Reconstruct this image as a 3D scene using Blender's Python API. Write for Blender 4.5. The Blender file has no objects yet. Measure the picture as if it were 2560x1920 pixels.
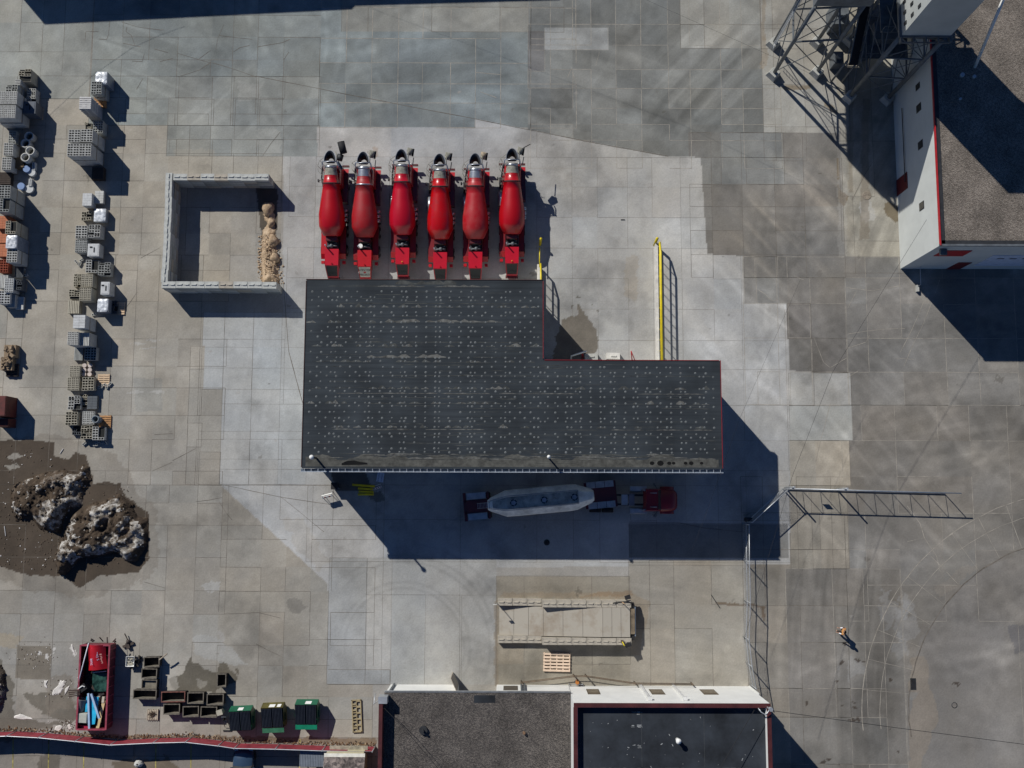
import bpy, bmesh, math, random
import numpy as np
from mathutils import Vector, Matrix
R = random.Random(7)
PI = math.pi
scene = bpy.context.scene
COL = scene.collection
# ---------------------------------------------------------------- camera (drone, 90 m up, almost straight down)
F, TILT, YAW, CH = 2500.0, 0.11410, 0.00284, 90.0
cf = np.array([0, math.sin(TILT), -math.cos(TILT)])
cu0 = np.array([0, math.cos(TILT), math.sin(TILT)])
cr0 = np.array([1.0, 0, 0])
cr = math.cos(YAW) * cr0 + math.sin(YAW) * cu0
cu = math.cos(YAW) * cu0 - math.sin(YAW) * cr0
CP = np.array([0, 0, CH])
cam = bpy.data.cameras.new("camera")
cam.sensor_width = 36
cam.lens = F / 2560 * 36
cam.clip_start = 1
cam.clip_end = 4000
camo = bpy.data.objects.new("camera", cam)
COL.objects.link(camo)
m = Matrix(((cr[0], cu[0], -cf[0], 0), (cr[1], cu[1], -cf[1], 0), (cr[2], cu[2], -cf[2], CH), (0, 0, 0, 1)))
camo.matrix_world = m
scene.camera = camo
# ---------------------------------------------------------------- light
SUN = Vector((0.853, -0.986, -1.0)).normalized()          # direction the light travels
ELEV = math.asin(-SUN.z)
w = bpy.data.worlds.new("World"); scene.world = w; w.use_nodes = True
nt = w.node_tree; nt.nodes.clear()
sky = nt.nodes.new("ShaderNodeTexSky"); sky.sky_type = 'NISHITA'; sky.sun_disc = False
sky.sun_elevation = ELEV
sky.sun_rotation = math.atan2(-SUN.x, -SUN.y)
sky.air_density = 1.0; sky.dust_density = 0.0; sky.ozone_density = 5.0
bg = nt.nodes.new("ShaderNodeBackground"); bg.inputs[1].default_value = 0.05
wo = nt.nodes.new("ShaderNodeOutputWorld")
tn = nt.nodes.new("ShaderNodeMix"); tn.data_type = 'RGBA'; tn.blend_type = 'MULTIPLY'; tn.inputs[0].default_value = 1; tn.inputs[7].default_value = (0.58, 0.80, 1.12, 1)
nt.links.new(sky.outputs[0], tn.inputs[6]); nt.links.new(tn.outputs[2], bg.inputs[0]); nt.links.new(bg.outputs[0], wo.inputs[0])
sl = bpy.data.lights.new("sun", 'SUN'); sl.energy = 5.0; sl.angle = math.radians(0.5); sl.color = (1.0, 0.97, 0.92)
so = bpy.data.objects.new("sun", sl); COL.objects.link(so)
so.rotation_euler = SUN.to_track_quat('-Z', 'Y').to_euler()
scene.view_settings.view_transform = 'Standard'; scene.view_settings.look = 'None'
scene.view_settings.exposure = -0.17; scene.view_settings.gamma = 1
scene.cycles.max_bounces = 4
# ---------------------------------------------------------------- helpers
def P(px, py, z=0.0):
    """point at height z that the photograph shows at pixel px, py (2560 x 1920)"""
    d = (px - 1280) / F * cr - (py - 960) / F * cu + cf
    t = (z - CH) / d[2]
    q = CP + t * d
    return Vector((q[0], q[1], z))
def height_at(base, px=None, py=None):
    """height above a ground point at which it appears in pixel row py / column px"""
    best = None
    for i in range(0, 400):
        z = i * 0.05
        d = np.array([base[0], base[1], z]) - CP
        u = 1280 + F * (d @ cr) / (d @ cf); v = 960 - F * (d @ cu) / (d @ cf)
        e = abs(v - py) if py is not None else abs(u - px)
        if best is None or e < best[0]: best = (e, z)
    return best[1]
MATS = {}
def mat(name, col, rough=0.7, metal=0.0, var=0.12, scale=2.0, bump=0.0, bscale=30, col2=None, spec=0.5, coat=0, thr=None, detail=5):
    if name in MATS: return MATS[name]
    mt = bpy.data.materials.new(name); mt.use_nodes = True
    n = mt.node_tree; b = n.nodes["Principled BSDF"]
    b.inputs["Roughness"].default_value = rough; b.inputs["Metallic"].default_value = metal
    b.inputs["Specular IOR Level"].default_value = spec
    if coat: b.inputs["Coat Weight"].default_value = coat; b.inputs["Coat Roughness"].default_value = 0.08
    tc = n.nodes.new("ShaderNodeTexCoord"); nz = n.nodes.new("ShaderNodeTexNoise")
    nz.inputs["Scale"].default_value = scale; nz.inputs["Detail"].default_value = detail; nz.inputs["Roughness"].default_value = 0.65
    n.links.new(tc.outputs["Object"], nz.inputs["Vector"])
    rp = n.nodes.new("ShaderNodeValToRGB")
    c2 = col2 if col2 else [c * (1 - var * 1.6) for c in col]
    c1 = col if col2 else [min(1, c * (1 + var)) for c in col]
    lo, hi = thr if thr else (0.32, 0.68)
    rp.color_ramp.elements[0].position = lo; rp.color_ramp.elements[1].position = hi
    rp.color_ramp.elements[0].color = (*c2, 1); rp.color_ramp.elements[1].color = (*c1, 1)
    n.links.new(nz.outputs["Fac"], rp.inputs["Fac"]); n.links.new(rp.outputs["Color"], b.inputs["Base Color"])
    if bump:
        nb = n.nodes.new("ShaderNodeTexNoise"); nb.inputs["Scale"].default_value = bscale; nb.inputs["Detail"].default_value = 4
        n.links.new(tc.outputs["Object"], nb.inputs["Vector"])
        bp = n.nodes.new("ShaderNodeBump"); bp.inputs["Strength"].default_value = bump; bp.inputs["Distance"].default_value = 0.05
        n.links.new(nb.outputs["Fac"], bp.inputs["Height"]); n.links.new(bp.outputs["Normal"], b.inputs["Normal"])
    MATS[name] = mt
    return mt
class MB:
    def __init__(s): s.v = []; s.f = []; s.mi = []; s.sm = []; s.M = Matrix.Identity(4)
    def add(s, vs, fs, m=0, smooth=False):
        o = len(s.v); M = s.M
        s.v += [tuple(M @ Vector(v)) for v in vs]
        s.f += [tuple(i + o for i in f) for f in fs]
        s.mi += [m] * len(fs); s.sm += [smooth] * len(fs)
        return s
    def box(s, c, d, m=0, rz=0, rx=0, ry=0, taper=1.0):
        x, y, z = d[0] / 2, d[1] / 2, d[2] / 2
        vs = [(-x, -y, -z), (x, -y, -z), (x, y, -z), (-x, y, -z), (-x * taper, -y * taper, z), (x * taper, -y * taper, z), (x * taper, y * taper, z), (-x * taper, y * taper, z)]
        Rm = Matrix.Translation(c) @ Matrix.Rotation(rz, 4, 'Z') @ Matrix.Rotation(ry, 4, 'Y') @ Matrix.Rotation(rx, 4, 'X')
        return s.add([Rm @ Vector(v) for v in vs], [(3, 2, 1, 0), (4, 5, 6, 7), (0, 1, 5, 4), (1, 2, 6, 5), (2, 3, 7, 6), (3, 0, 4, 7)], m)
    def bx(s, x0, x1, y0, y1, z0, z1, m=0):
        return s.box(((x0 + x1) / 2, (y0 + y1) / 2, (z0 + z1) / 2), (abs(x1 - x0), abs(y1 - y0), abs(z1 - z0)), m)
    def tube(s, pts, r, m=0, n=8, caps=True, radii=None):
        pts = [Vector(p) for p in pts]; rings = []
        for i, p in enumerate(pts):
            a = pts[max(0, i - 1)]; b = pts[min(len(pts) - 1, i + 1)]
            t = (b - a).normalized(); up = Vector((0, 0, 1)) if abs(t.z) < 0.95 else Vector((1, 0, 0))
            x = t.cross(up).normalized(); y = t.cross(x).normalized(); rr = radii[i] if radii else r
            rings.append([p + (x * math.cos(2 * PI * k / n) + y * math.sin(2 * PI * k / n)) * rr for k in range(n)])
        vs = [v for g in rings for v in g]; fs = []
        for i in range(len(rings) - 1):
            for k in range(n):
                a = i * n + k; b = i * n + (k + 1) % n
                fs.append((a, a + n, b + n, b))
        s.add(vs, fs, m, n > 6)
        if caps: s.add(rings[0], [tuple(range(n))], m); s.add(rings[-1], [tuple(reversed(range(n)))], m)
        return s
    def cyl(s, c, r, h, m=0, n=20, axis='Z', r2=None):
        d = {'X': Vector((h / 2, 0, 0)), 'Y': Vector((0, h / 2, 0)), 'Z': Vector((0, 0, h / 2))}[axis]; c = Vector(c)
        return s.tube([c - d, c + d], r, m, n, True, [r, r if r2 is None else r2])
    def prism(s, poly, z0, z1, m=0, mside=None):
        n = len(poly)
        a = sum(poly[i][0] * poly[(i + 1) % n][1] - poly[(i + 1) % n][0] * poly[i][1] for i in range(n))
        if a < 0: poly = poly[::-1]
        vs = [(p[0], p[1], z0) for p in poly] + [(p[0], p[1], z1) for p in poly]
        s.add(vs, [tuple(range(n, 2 * n)), tuple(reversed(range(n)))], m)
        return s.add(vs, [(i, (i + 1) % n, n + (i + 1) % n, n + i) for i in range(n)], m if mside is None else mside)
    def lathe(s, prof, p0, ax, m=0, n=32, mf=None):
        """prof: (t, r) along axis ax from p0"""
        p0 = Vector(p0); ax = Vector(ax).normalized()
        up = Vector((0, 0, 1)) if abs(ax.z) < 0.9 else Vector((1, 0, 0))
        x = ax.cross(up).normalized(); y = x.cross(ax).normalized()
        for i in range(len(prof) - 1):
            (t0, r0), (t1, r1) = prof[i], prof[i + 1]
            vs = [p0 + ax * t0 + (x * math.cos(2 * PI * k / n) + y * math.sin(2 * PI * k / n)) * r0 for k in range(n)] + \
                 [p0 + ax * t1 + (x * math.cos(2 * PI * k / n) + y * math.sin(2 * PI * k / n)) * r1 for k in range(n)]
            s.add(vs, [(k, k + n, (k + 1) % n + n, (k + 1) % n) for k in range(n)], mf(i) if mf else m, True)
        return s
    def build(s, name, mats, parent=None, loc=None, recalc=True, rot=None):
        me = bpy.data.meshes.new(name)
        me.from_pydata([tuple(v) for v in s.v], [], s.f)
        if not isinstance(mats, (list, tuple)): mats = [mats]
        for t in mats: me.materials.append(t)
        me.polygons.foreach_set("material_index", s.mi); me.polygons.foreach_set("use_smooth", s.sm)
        if recalc:
            bm = bmesh.new(); bm.from_mesh(me)
            if any(s.sm): bmesh.ops.remove_doubles(bm, verts=bm.verts, dist=0.0004)
            bmesh.ops.recalc_face_normals(bm, faces=bm.faces); bm.to_mesh(me); bm.free()
        o = bpy.data.objects.new(name, me); COL.objects.link(o)
        if parent: o.parent = parent
        if loc is not None: o.location = loc
        if rot: o.rotation_euler = (0, 0, rot)
        return o
def tag(o, label=None, cat=None, group=None, kind=None):
    if label: o["label"] = label
    if cat: o["category"] = cat
    if group: o["group"] = group
    if kind: o["kind"] = kind
    return o
def thing(name, label, cat, loc=(0, 0, 0), rz=0.0, group=None):
    o = bpy.data.objects.new(name, None); COL.objects.link(o); o.empty_display_size = 0.3
    o.location = loc; o.rotation_euler = (0, 0, rz)
    return tag(o, label, cat, group)
def dup(root, loc, rz=None, label=None, group=None):
    def cp(o, par):
        c = o.copy(); COL.objects.link(c); c.parent = par
        for ch in KIDS.get(o.name, None) or [x for x in o.children]: cp(ch, c)
        return c
    r = cp(root, None); r.location = loc
    if rz is not None: r.rotation_euler = (0, 0, rz)
    if label: r["label"] = label
    if group: r["group"] = group
    return r
KIDS = {}
def text_mesh(body, size, mt, name="lettering", parent=None, loc=(0, 0, 0), rot=(0, 0, 0), extrude=0.004, align='CENTER'):
    cu_ = bpy.data.curves.new(name, 'FONT'); cu_.body = body; cu_.size = size; cu_.extrude = extrude
    cu_.align_x = align; cu_.align_y = 'CENTER'
    to = bpy.data.objects.new(name, cu_); COL.objects.link(to)
    dg = bpy.context.evaluated_depsgraph_get(); me = bpy.data.meshes.new_from_object(to.evaluated_get(dg))
    bpy.data.objects.remove(to); me.materials.clear(); me.materials.append(mt)
    o = bpy.data.objects.new(name, me); COL.objects.link(o); o.parent = parent; o.location = loc; o.rotation_euler = rot
    return o
ORD = ["", "first", "second", "third", "fourth", "fifth", "sixth", "seventh", "eighth", "ninth", "tenth", "eleventh", "twelfth", "thirteenth", "fourteenth", "fifteenth", "sixteenth", "seventeenth", "eighteenth", "nineteenth", "twentieth"]
# ---------------------------------------------------------------- noise for painting real surface colour into the slabs
def lattice(X, Y, s, seed):
    rs = np.random.RandomState(seed); n = 256; g = rs.rand(n, n)
    x = X / s + 1000.37; y = Y / s + 1000.71
    xi = np.floor(x).astype(int); yi = np.floor(y).astype(int); fx = x - xi; fy = y - yi
    fx = fx * fx * (3 - 2 * fx); fy = fy * fy * (3 - 2 * fy)
    a = g[xi % n, yi % n]; b = g[(xi + 1) % n, yi % n]; c = g[xi % n, (yi + 1) % n]; d = g[(xi + 1) % n, (yi + 1) % n]
    return (a * (1 - fx) + b * fx) * (1 - fy) + (c * (1 - fx) + d * fx) * fy
def fbm(X, Y, s, seed, oc=4, g=0.55):
    o = 0; a = 1; t = 0
    for i in range(oc):
        o = o + a * lattice(X, Y, s / 2 ** i, seed + i); t += a; a *= g
    return o / t
def inpoly(X, Y, poly):
    r = np.zeros(X.shape, bool); n = len(poly)
    for i in range(n):
        x0, y0 = poly[i]; x1, y1 = poly[(i + 1) % n]
        if y0 == y1: continue
        c = ((y0 > Y) != (y1 > Y)) & (X < (x1 - x0) * (Y - y0) / (y1 - y0) + x0)
        r ^= c
    return r
# ================================================================ GROUND
GX0, GX1, GY0, GY1, ST = -50.0, 52.5, -29.0, 48.5, 0.11
nx = int((GX1 - GX0) / ST) + 1; ny = int((GY1 - GY0) / ST) + 1
xs = GX0 + np.arange(nx) * ST; ys = GY0 + np.arange(ny) * ST
X, Y = np.meshgrid(xs, ys)
dx = X; dy = Y; dz = -CH
den = dx * cf[0] + dy * cf[1] + dz * cf[2]
U = 1280 + F * (dx * cr[0] + dy * cr[1] + dz * cr[2]) / den
V = 960 - F * (dx * cu[0] + dy * cu[1] + dz * cu[2]) / den
C = np.zeros(X.shape + (3,)); C[...] = (0.30, 0.283, 0.25)
joints = MB()      # m 0 dark joint, 1 pale joint
def strip(pts, w=0.035, m=0, z=0.004, wob=0.015):
    pts = [Vector((p[0], p[1], 0)) for p in pts]
    out = []
    for a, b in zip(pts[:-1], pts[1:]):
        n = max(1, int((b - a).length / 1.2))
        for i in range(n): out.append(a.lerp(b, i / n))
    out.append(pts[-1])
    vs = []
    for i, p in enumerate(out):
        t = (out[min(i + 1, len(out) - 1)] - out[max(i - 1, 0)]); t = t.normalized() if t.length > 0 else Vector((1, 0, 0))
        nn = Vector((-t.y, t.x, 0)); q = p + nn * R.uniform(-wob, wob); ww = w * R.uniform(0.5, 1.2) / 2
        vs += [(q.x + nn.x * ww, q.y + nn.y * ww, z), (q.x - nn.x * ww, q.y - nn.y * ww, z)]
    joints.add(vs, [(2 * i, 2 * i + 1, 2 * i + 3, 2 * i + 2) for i in range(len(out) - 1)], m)
def grid(x0, y0, x1, y1, col, xc, yc, var=0.07, line=0, w=0.035, drop=0.25, clip=None, ydrop=None, tint=0.012):
    """slab grid: cuts in photo pixels at the region's own centre row"""
    ym = (y0 + y1) / 2
    A = P(x0, ym).x; B = P(x1, ym).x; T = P(1280, y0).y; Bm = P(1280, y1).y
    XS = [A] + [P(x, ym).x for x in xc if x0 < x < x1] + [B]
    YS = [T] + [P(1280, y).y for y in yc if y0 < y < y1] + [Bm]
    if clip is not None: cm = inpoly(U, V, clip)
    for i in range(len(XS) - 1):
        for j in range(len(YS) - 1):
            xa, xb, ya, yb = XS[i], XS[i + 1], YS[j + 1], YS[j]
            i0, i1 = np.searchsorted(xs, [xa, xb]); j0, j1 = np.searchsorted(ys, [ya, yb])
            k = 1 + R.gauss(0, var); tt = R.gauss(0, tint)
            c = np.array(col) * k * np.array([1 + tt, 1, 1 - tt])
            if clip is None: C[j0:j1, i0:i1] = c
            else:
                mk = cm[j0:j1, i0:i1]; C[j0:j1, i0:i1][mk] = c
    def ok(x, y):
        if clip is None: return True
        return bool(inpoly(np.array([x]), np.array([y]), CW)[0])
    if clip is not None: CW = [tuple(P(*p)[:2]) for p in clip]
    for i in range(0, len(XS)):
        for j in range(len(YS) - 1):
            if R.random() > drop and ok(XS[i], (YS[j] + YS[j + 1]) / 2): strip([(XS[i], YS[j]), (XS[i], YS[j + 1])], w, line)
    for j in range(0, len(YS)):
        for i in range(len(XS) - 1):
            if R.random() > (drop if ydrop is None else ydrop) and ok((XS[i] + XS[i + 1]) / 2, YS[j]): strip([(XS[i], YS[j]), (XS[i + 1], YS[j])], w, line)
BEI = (0.292, 0.272, 0.232); GRY = (0.205, 0.222, 0.212); DRK = (0.172, 0.163, 0.146); LGT = (0.350, 0.345, 0.325); BLU = (0.335, 0.338, 0.324)
# left yard and bottom-left
grid(-110, 250, 705, 640, BEI, [-60, 0, 50, 106, 160, 239, 305, 360, 420, 470, 528, 582, 644], [316, 351, 386, 455, 521, 585], 0.05)
grid(-110, 640, 565, 1215, BEI, [-60, 10, 50, 133, 205, 276, 332, 388, 442, 498], [678, 756, 850, 918, 972, 1041, 1101, 1180], 0.055)
grid(-110, 1215, 560, 1930, BEI, [-60, 50, 133, 208, 274, 351, 409, 482], [1260, 1315, 1396, 1479, 1538, 1608, 1666, 1743, 1800], 0.05)
grid(545, 1215, 935, 1930, (0.285, 0.262, 0.218), [648, 710, 774, 826], [1315, 1350, 1420, 1480, 1532, 1615, 1665, 1743, 1800], 0.055)
# top left, blue grey with pale joints
grid(-110, -60, 230, 250, (0.255, 0.262, 0.240), [-60, 50, 106, 160], [60, 133, 193], 0.05)
grid(230, -60, 800, 316, GRY, [305, 372, 444, 528, 582, 644, 710], [40, 95, 152, 193, 247, 287], 0.06)
grid(420, 193, 800, 392, (0.232, 0.240, 0.222), [444, 528, 582, 644, 710], [247, 316, 351], 0.07)
grid(800, -60, 1440, 320, (0.190, 0.208, 0.200), [866, 930, 996, 1057, 1127, 1189, 1252, 1327], [20, 97, 158, 210, 258], 0.07, 1, 0.05, 0.2)
grid(855, -60, 1410, 80, (0.235, 0.232, 0.205), [921, 1080, 1250], [18], 0.06)
grid(1320, -60, 1950, 420, (0.178, 0.182, 0.170), [1327, 1376, 1432, 1478, 1540, 1603, 1671, 1725, 1802, 1856], [60, 112, 173, 220, 270, 310, 350], 0.09, 1, 0.045, 0.2)
grid(1360, 68, 1520, 124, (0.300, 0.305, 0.292), [], [], 0, 1)
grid(1320, 76, 1362, 178, (0.150, 0.148, 0.142), [], [125], 0.05, 1)
grid(1700, -60, 2000, 120, (0.262, 0.258, 0.232), [1760, 1822, 1900], [60], 0.05)
grid(1905, -60, 2095, 400, (0.330, 0.318, 0.282), [1934, 2010], [70, 210, 315], 0.04, 0, 0.03)
grid(2095, -60, 2270, 680, (0.275, 0.258, 0.215), [2125, 2180], [350, 488, 600], 0.05)
grid(1725, 330, 2108, 692, DRK, [1780, 1856, 1938, 2011], [392, 459, 515, 575, 635], 0.08, 0)
grid(1752, 330, 1960, 460, (0.195, 0.197, 0.185), [1802, 1865], [392], 0.07)
# right middle
grid(1860, 640, 2620, 1010, DRK, [1891, 1945, 1972, 2028, 2117, 2169, 2254, 2362, 2443, 2540], [692, 758, 843, 928], 0.055, 1, 0.04, 0.25)
grid(2117, 1010, 2620, 1930, (0.180, 0.168, 0.148), [2169, 2254, 2362, 2443, 2540], [1099, 1188, 1280, 1372, 1460, 1550], 0.035, 1, 0.035, 0.4)
grid(1860, 1190, 2120, 1930, (0.222, 0.202, 0.168), [1914, 2001, 2088], [1280, 1372, 1420, 1512, 1604, 1719, 1791, 1908], 0.06, 0, 0.035, 0.2)
grid(1970, 1420, 2260, 1930, (0.188, 0.176, 0.155), [2088, 2166, 2213], [1512, 1604, 1719, 1791, 1908], 0.06, 1, 0.04, 0.25)
# bright newer concrete
NB = [(708, 392), (793, 392), (793, 318), (1187, 320), (1187, 297), (1474, 355), (1671, 391), (1752, 393), (1768, 635), (1860, 640), (1860, 757), (1968, 757), (1974, 926), (2030, 930), (2125, 1010), (2129, 1099), (1975, 1099), (1975, 1410), (1555, 1415), (1240, 1420), (1240, 1712), (820, 1710), (820, 1460), (553, 1214), (560, 975), (505, 975), (509, 783), (708, 783)]
grid(500, 297, 2130, 1712, LGT, [555, 628, 708, 775, 965, 1154, 1342, 1432, 1497, 1574, 1637, 1710, 1790, 1860, 1968], [393, 467, 543, 620, 696, 772, 850, 922, 1012, 1100, 1175, 1213, 1300, 1405, 1488, 1600], 0.025, 0, 0.022, 0.12, NB, tint=0.008)
grid(500, 783, 770, 1213, BLU, [555, 628, 700], [870, 975, 1080, 1150], 0.02, 0, 0.02, 0.1)
grid(500, 975, 553, 1213, BEI, [], [1041, 1132], 0.06, 0)
grid(470, 868, 506, 1213, BEI, [], [925, 1060, 1120], 0.06, 0)
grid(1968, 757, 2028, 845, (0.158, 0.145, 0.128), [], [], 0, 0)
grid(2028, 757, 2117, 1010, (0.165, 0.150, 0.130), [], [843, 928], 0.03, 1)
grid(1860, 640, 1945, 757, (0.185, 0.180, 0.165), [1891], [692], 0.08, 1)
grid(1972, 930, 2128, 1012, (0.33, 0.32, 0.29), [2035], [], 0.03)
grid(1974, 1012, 2130, 1099, (0.31, 0.31, 0.285), [], [], 0.03)
grid(1974, 1099, 2125, 1212, (0.325, 0.300, 0.250), [2038, 2100], [], 0.04)
grid(1975, 1212, 2120, 1420, (0.255, 0.232, 0.190), [2030, 2050], [1280, 1372], 0.05)
grid(1573, 1400, 1868, 1715, (0.276, 0.252, 0.208), [1625, 1686, 1780], [1412, 1510, 1570], 0.05, 0)
grid(1240, 1440, 1575, 1716, (0.262, 0.235, 0.185), [1310, 1480], [1508, 1660], 0.04, 0)
grid(820, 1396, 915, 1712, (0.272, 0.272, 0.256), [], [1600], 0.03)
grid(915, 1396, 1242, 1712, (0.315, 0.308, 0.282), [978, 1063, 1154], [1488], 0.02, 0, 0.02)
grid(820, 1675, 975, 1712, (0.262, 0.264, 0.250), [], [], 0.02)
grid(1573, 1308, 1972, 1393, (0.185, 0.182, 0.17), [], [], 0.02)
# parking lot beyond the bottom fence
grid(-110, 1846, 945, 2100, (0.232, 0.205, 0.172), [100, 330, 560], [1893], 0.03, 0, 0.05, 0)
# cracked panels: traced cracks, photo pixels
CR = [[(275, 53), (272, 85), (267, 99)], [(267, 99), (248, 97)], [(305, 55), (345, 68), (400, 76), (410, 75)], [(316, 68), (315, 80)], [(316, 80), (328, 88), (338, 112)], [(307, 108), (351, 117)], [(385, 124), (420, 131)], [(527, 125), (497, 146)], [(444, 135), (526, 156)], [(526, 156), (500, 176), (446, 192)], [(560, 62), (545, 96), (540, 125)], [(548, 90), (600, 95), (630, 99)], [(645, 118), (705, 106), (724, 98)], [(582, 130), (600, 118), (624, 114)], [(709, 150), (722, 130)], [(530, 157), (640, 192)], [(359, 196), (342, 224)], [(330, 152), (355, 153), (362, 135)], [(400, 155), (432, 145)], [(212, 82), (215, 78), (246, 80)], [(213, 82), (213, 102)], [(1896, 724), (1915, 735), (1930, 752), (1945, 748)], [(2075, 1010), (2010, 1275)],
      [(2120, 835), (2165, 828), (2262, 820)], [(2035, 845), (2060, 905), (2075, 920)], [(2075, 920), (2118, 895)], [(2120, 870), (2165, 855), (2172, 838)], [(2117, 720), (2180, 727), (2248, 715)], [(2118, 770), (2140, 730)], [(2260, 915), (2290, 850), (2325, 770), (2350, 700)], [(2250, 880), (2275, 830), (2310, 755)], [(2240, 895), (2285, 900)], [(2118, 945), (2145, 927)], [(548, 1254), (565, 1280), (580, 1300)], [(490, 1255), (520, 1250), (555, 1245)], [(380, 1177), (430, 1157)], [(432, 1152), (490, 1122)], [(386, 1085), (432, 1083)], [(2268, 1265), (2300, 1310), (2310, 1345), (2340, 1390), (2350, 1430)], [(2268, 1355), (2308, 1345)], [(300, 785), (345, 730)], [(352, 645), (400, 620)], [(2180, 405), (2130, 500)], [(1985, 690), (2010, 700)],
      [(640, 1610), (705, 1640)], [(560, 1535), (645, 1530), (700, 1545)], [(360, 1455), (412, 1470)], [(1420, 195), (1430, 170)], [(1500, 130), (1490, 165)], [(1440, 210), (1432, 180)], [(1200, 230), (1240, 245)], [(1190, 180), (1252, 188)], [(1700, 1610), (1640, 1600)], [(655, 390), (700, 330)]]
for c in CR: strip([P(*p) for p in c], 0.045, 1 if c[0][0] > 1050 and c[0][1] > 680 or (1150 < c[0][0] < 1550) else 0, 0.008, 0.06)
# long diagonal joint across the new paving, north of the mixer trucks
strip([P(640, 190), P(853, 233), P(1187, 297), P(1474, 355), P(1671, 391)], 0.06, 0, 0.008)
strip([P(708, 700), P(722, 880), P(757, 1010)], 0.06, 0, 0.008)
strip([P(561, 1213), P(700, 1242), P(830, 1262)], 0.04, 0, 0.008)
strip([P(1573, 1305), P(1700, 1307), P(1760, 1320), P(1860, 1330)], 0.05, 0, 0.008)
strip([P(700, 1240), P(810, 1330)], 0.04, 0, 0.008)
# round kerb of the old turning circle, lower right
def arc(cx, cy, r, a0, a1, ry=None, n=30):
    return [P(cx + r * math.cos(a0 + (a1 - a0) * i / n), cy + (ry or r) * math.sin(a0 + (a1 - a0) * i / n)) for i in range(n + 1)]
strip(arc(2700, 1775, 545, PI * 0.97, PI * 1.42), 0.09, 1, 0.008, 0.03)
strip(arc(2700, 1775, 500, PI * 0.97, PI * 1.42), 0.05, 1, 0.008, 0.03)
strip(arc(2700, 1775, 428, PI * 0.95, PI * 1.42), 0.10, 0, 0.008, 0.05)
for k in range(9):
    a = PI * (1.03 + 0.045 * k); strip([P(2700 + r * math.cos(a), 1775 + r * math.sin(a)) for r in (430, 545)], 0.04, 1, 0.009)
# -- broad painting
ci = inpoly(U, V, [(2270, 1930), (2275, 1700), (2300, 1600), (2360, 1510), (2460, 1420), (2640, 1350), (2640, 1930)])
C[ci] = np.array((0.190, 0.178, 0.160))
n1 = fbm(X, Y, 9, 11); n2 = fbm(X, Y, 2.6, 31); n3 = fbm(X, Y, 0.7, 51, 3); n4 = fbm(X, Y, 24, 71, 3)
C *= (0.89 + 0.30 * n1)[..., None]; C *= (0.80 + 0.40 * n2)[..., None]; n6 = fbm(X, Y, 5.5, 611, 5, .7); C *= (1 - .30 * np.clip((n6 - .55) * 5, 0, 1))[..., None]; C *= (1 + .22 * np.clip((.44 - n6) * 5, 0, 1))[..., None]; C *= (0.93 + 0.14 * n3)[..., None]
warm = (n4 - 0.5) * 0.14 + (fbm(X, Y, 3.1, 91) - 0.5) * 0.09
C *= np.stack([1 + warm * 0.6, 1 + warm * 0.1, 1 - warm * 0.8], -1)
def tooth(U, V, x0, y0, x1, y1, s=60):
    f = lambda a: 1 / (1 + np.exp(-a / s * 4)); return f(U - x0) * f(x1 - U) * f(V - y0) * f(y1 - V)
def streak(ang, lon, sho, seed, x0, y0, x1, y1, amt, s=80, sign=1, thr=0.0, tint=(1, 1, 1)):
    a = math.radians(ang); u = X * math.cos(a) + Y * math.sin(a); v = -X * math.sin(a) + Y * math.cos(a)
    v = v + 0.012 * u * u * 0.5 * (1 if seed % 2 else -1)
    n = fbm(u * sho / lon, v, sho, seed, 3) - 0.5
    n = np.clip(n - thr, 0, 1) if sign else n
    k = 1 + amt * 0.6 * n * 2 * tooth(U, V, x0, y0, x1, y1, s)
    C[...] *= np.stack([1 + (k - 1) * t for t in tint], -1)
streak(-52, 14, 0.7, 201, 240, 60, 460, 260, 1.0)
streak(42, 12, 0.8, 212, 360, 100, 620, 330, 0.8)
streak(-50, 16, 0.8, 221, 1850, 380, 2150, 680, 1.0, tint=(1.1, 1, .85))
streak(-32, 16, 0.7, 231, 1880, 650, 2300, 1000, 0.8)
streak(-48, 14, 0.8, 241, 1760, 640, 2000, 960, 0.6)
streak(-60, 16, 0.7, 252, 2050, 980, 2400, 1420, 0.75)
streak(35, 16, 0.7, 261, 2200, 700, 2600, 1200, 0.5)
streak(80, 16, 0.7, 271, 1950, 1350, 2250, 1900, 0.6, sign=0)
streak(75, 14, 0.8, 281, 1620, 60, 1900, 330, 0.7, sign=0)
streak(20, 14, 0.9, 291, 860, 100, 1300, 300, 0.5, sign=0)
streak(-25, 14, 0.9, 301, 1300, 100, 1700, 330, 0.5, sign=0)
streak(88, 20, 0.4, 311, 560, 700, 760, 1200, 0.12, sign=0)

streak(1, 16, 0.4, 331, 1240, 1420, 1870, 1720, 0.2, sign=0)
streak(85, 18, 0.5, 341, 2120, 250, 2250, 660, 0.5, sign=0, s=40)
for k_ in range(40):
    cx_, cy_, r0_ = R.uniform(1900, 2900), R.uniform(-200, 2100), R.uniform(300, 900)
    d_ = np.hypot(U - cx_, V - cy_) - r0_
    C *= (1 - R.uniform(-.17, .12) * (np.exp(-(d_ / R.uniform(5, 16)) ** 2) + np.exp(-((d_ - 36) / 9) ** 2)) * tooth(U, V, 1850, 250, 2640, 1700, 60) * (.4 + n2))[..., None]
for k_ in range(34):
    cx_, cy_, r0_ = R.uniform(-300, 1700), R.uniform(-900, 900), R.uniform(300, 900)
    d_ = np.hypot(U - cx_, V - cy_) - r0_
    C *= (1 - R.uniform(-.17, .12) * (np.exp(-(d_ / R.uniform(5, 16)) ** 2) + np.exp(-((d_ - 36) / 8) ** 2)) * tooth(U, V, 240, -40, 1900, 340, 60) * (.4 + n2))[..., None]
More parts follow.
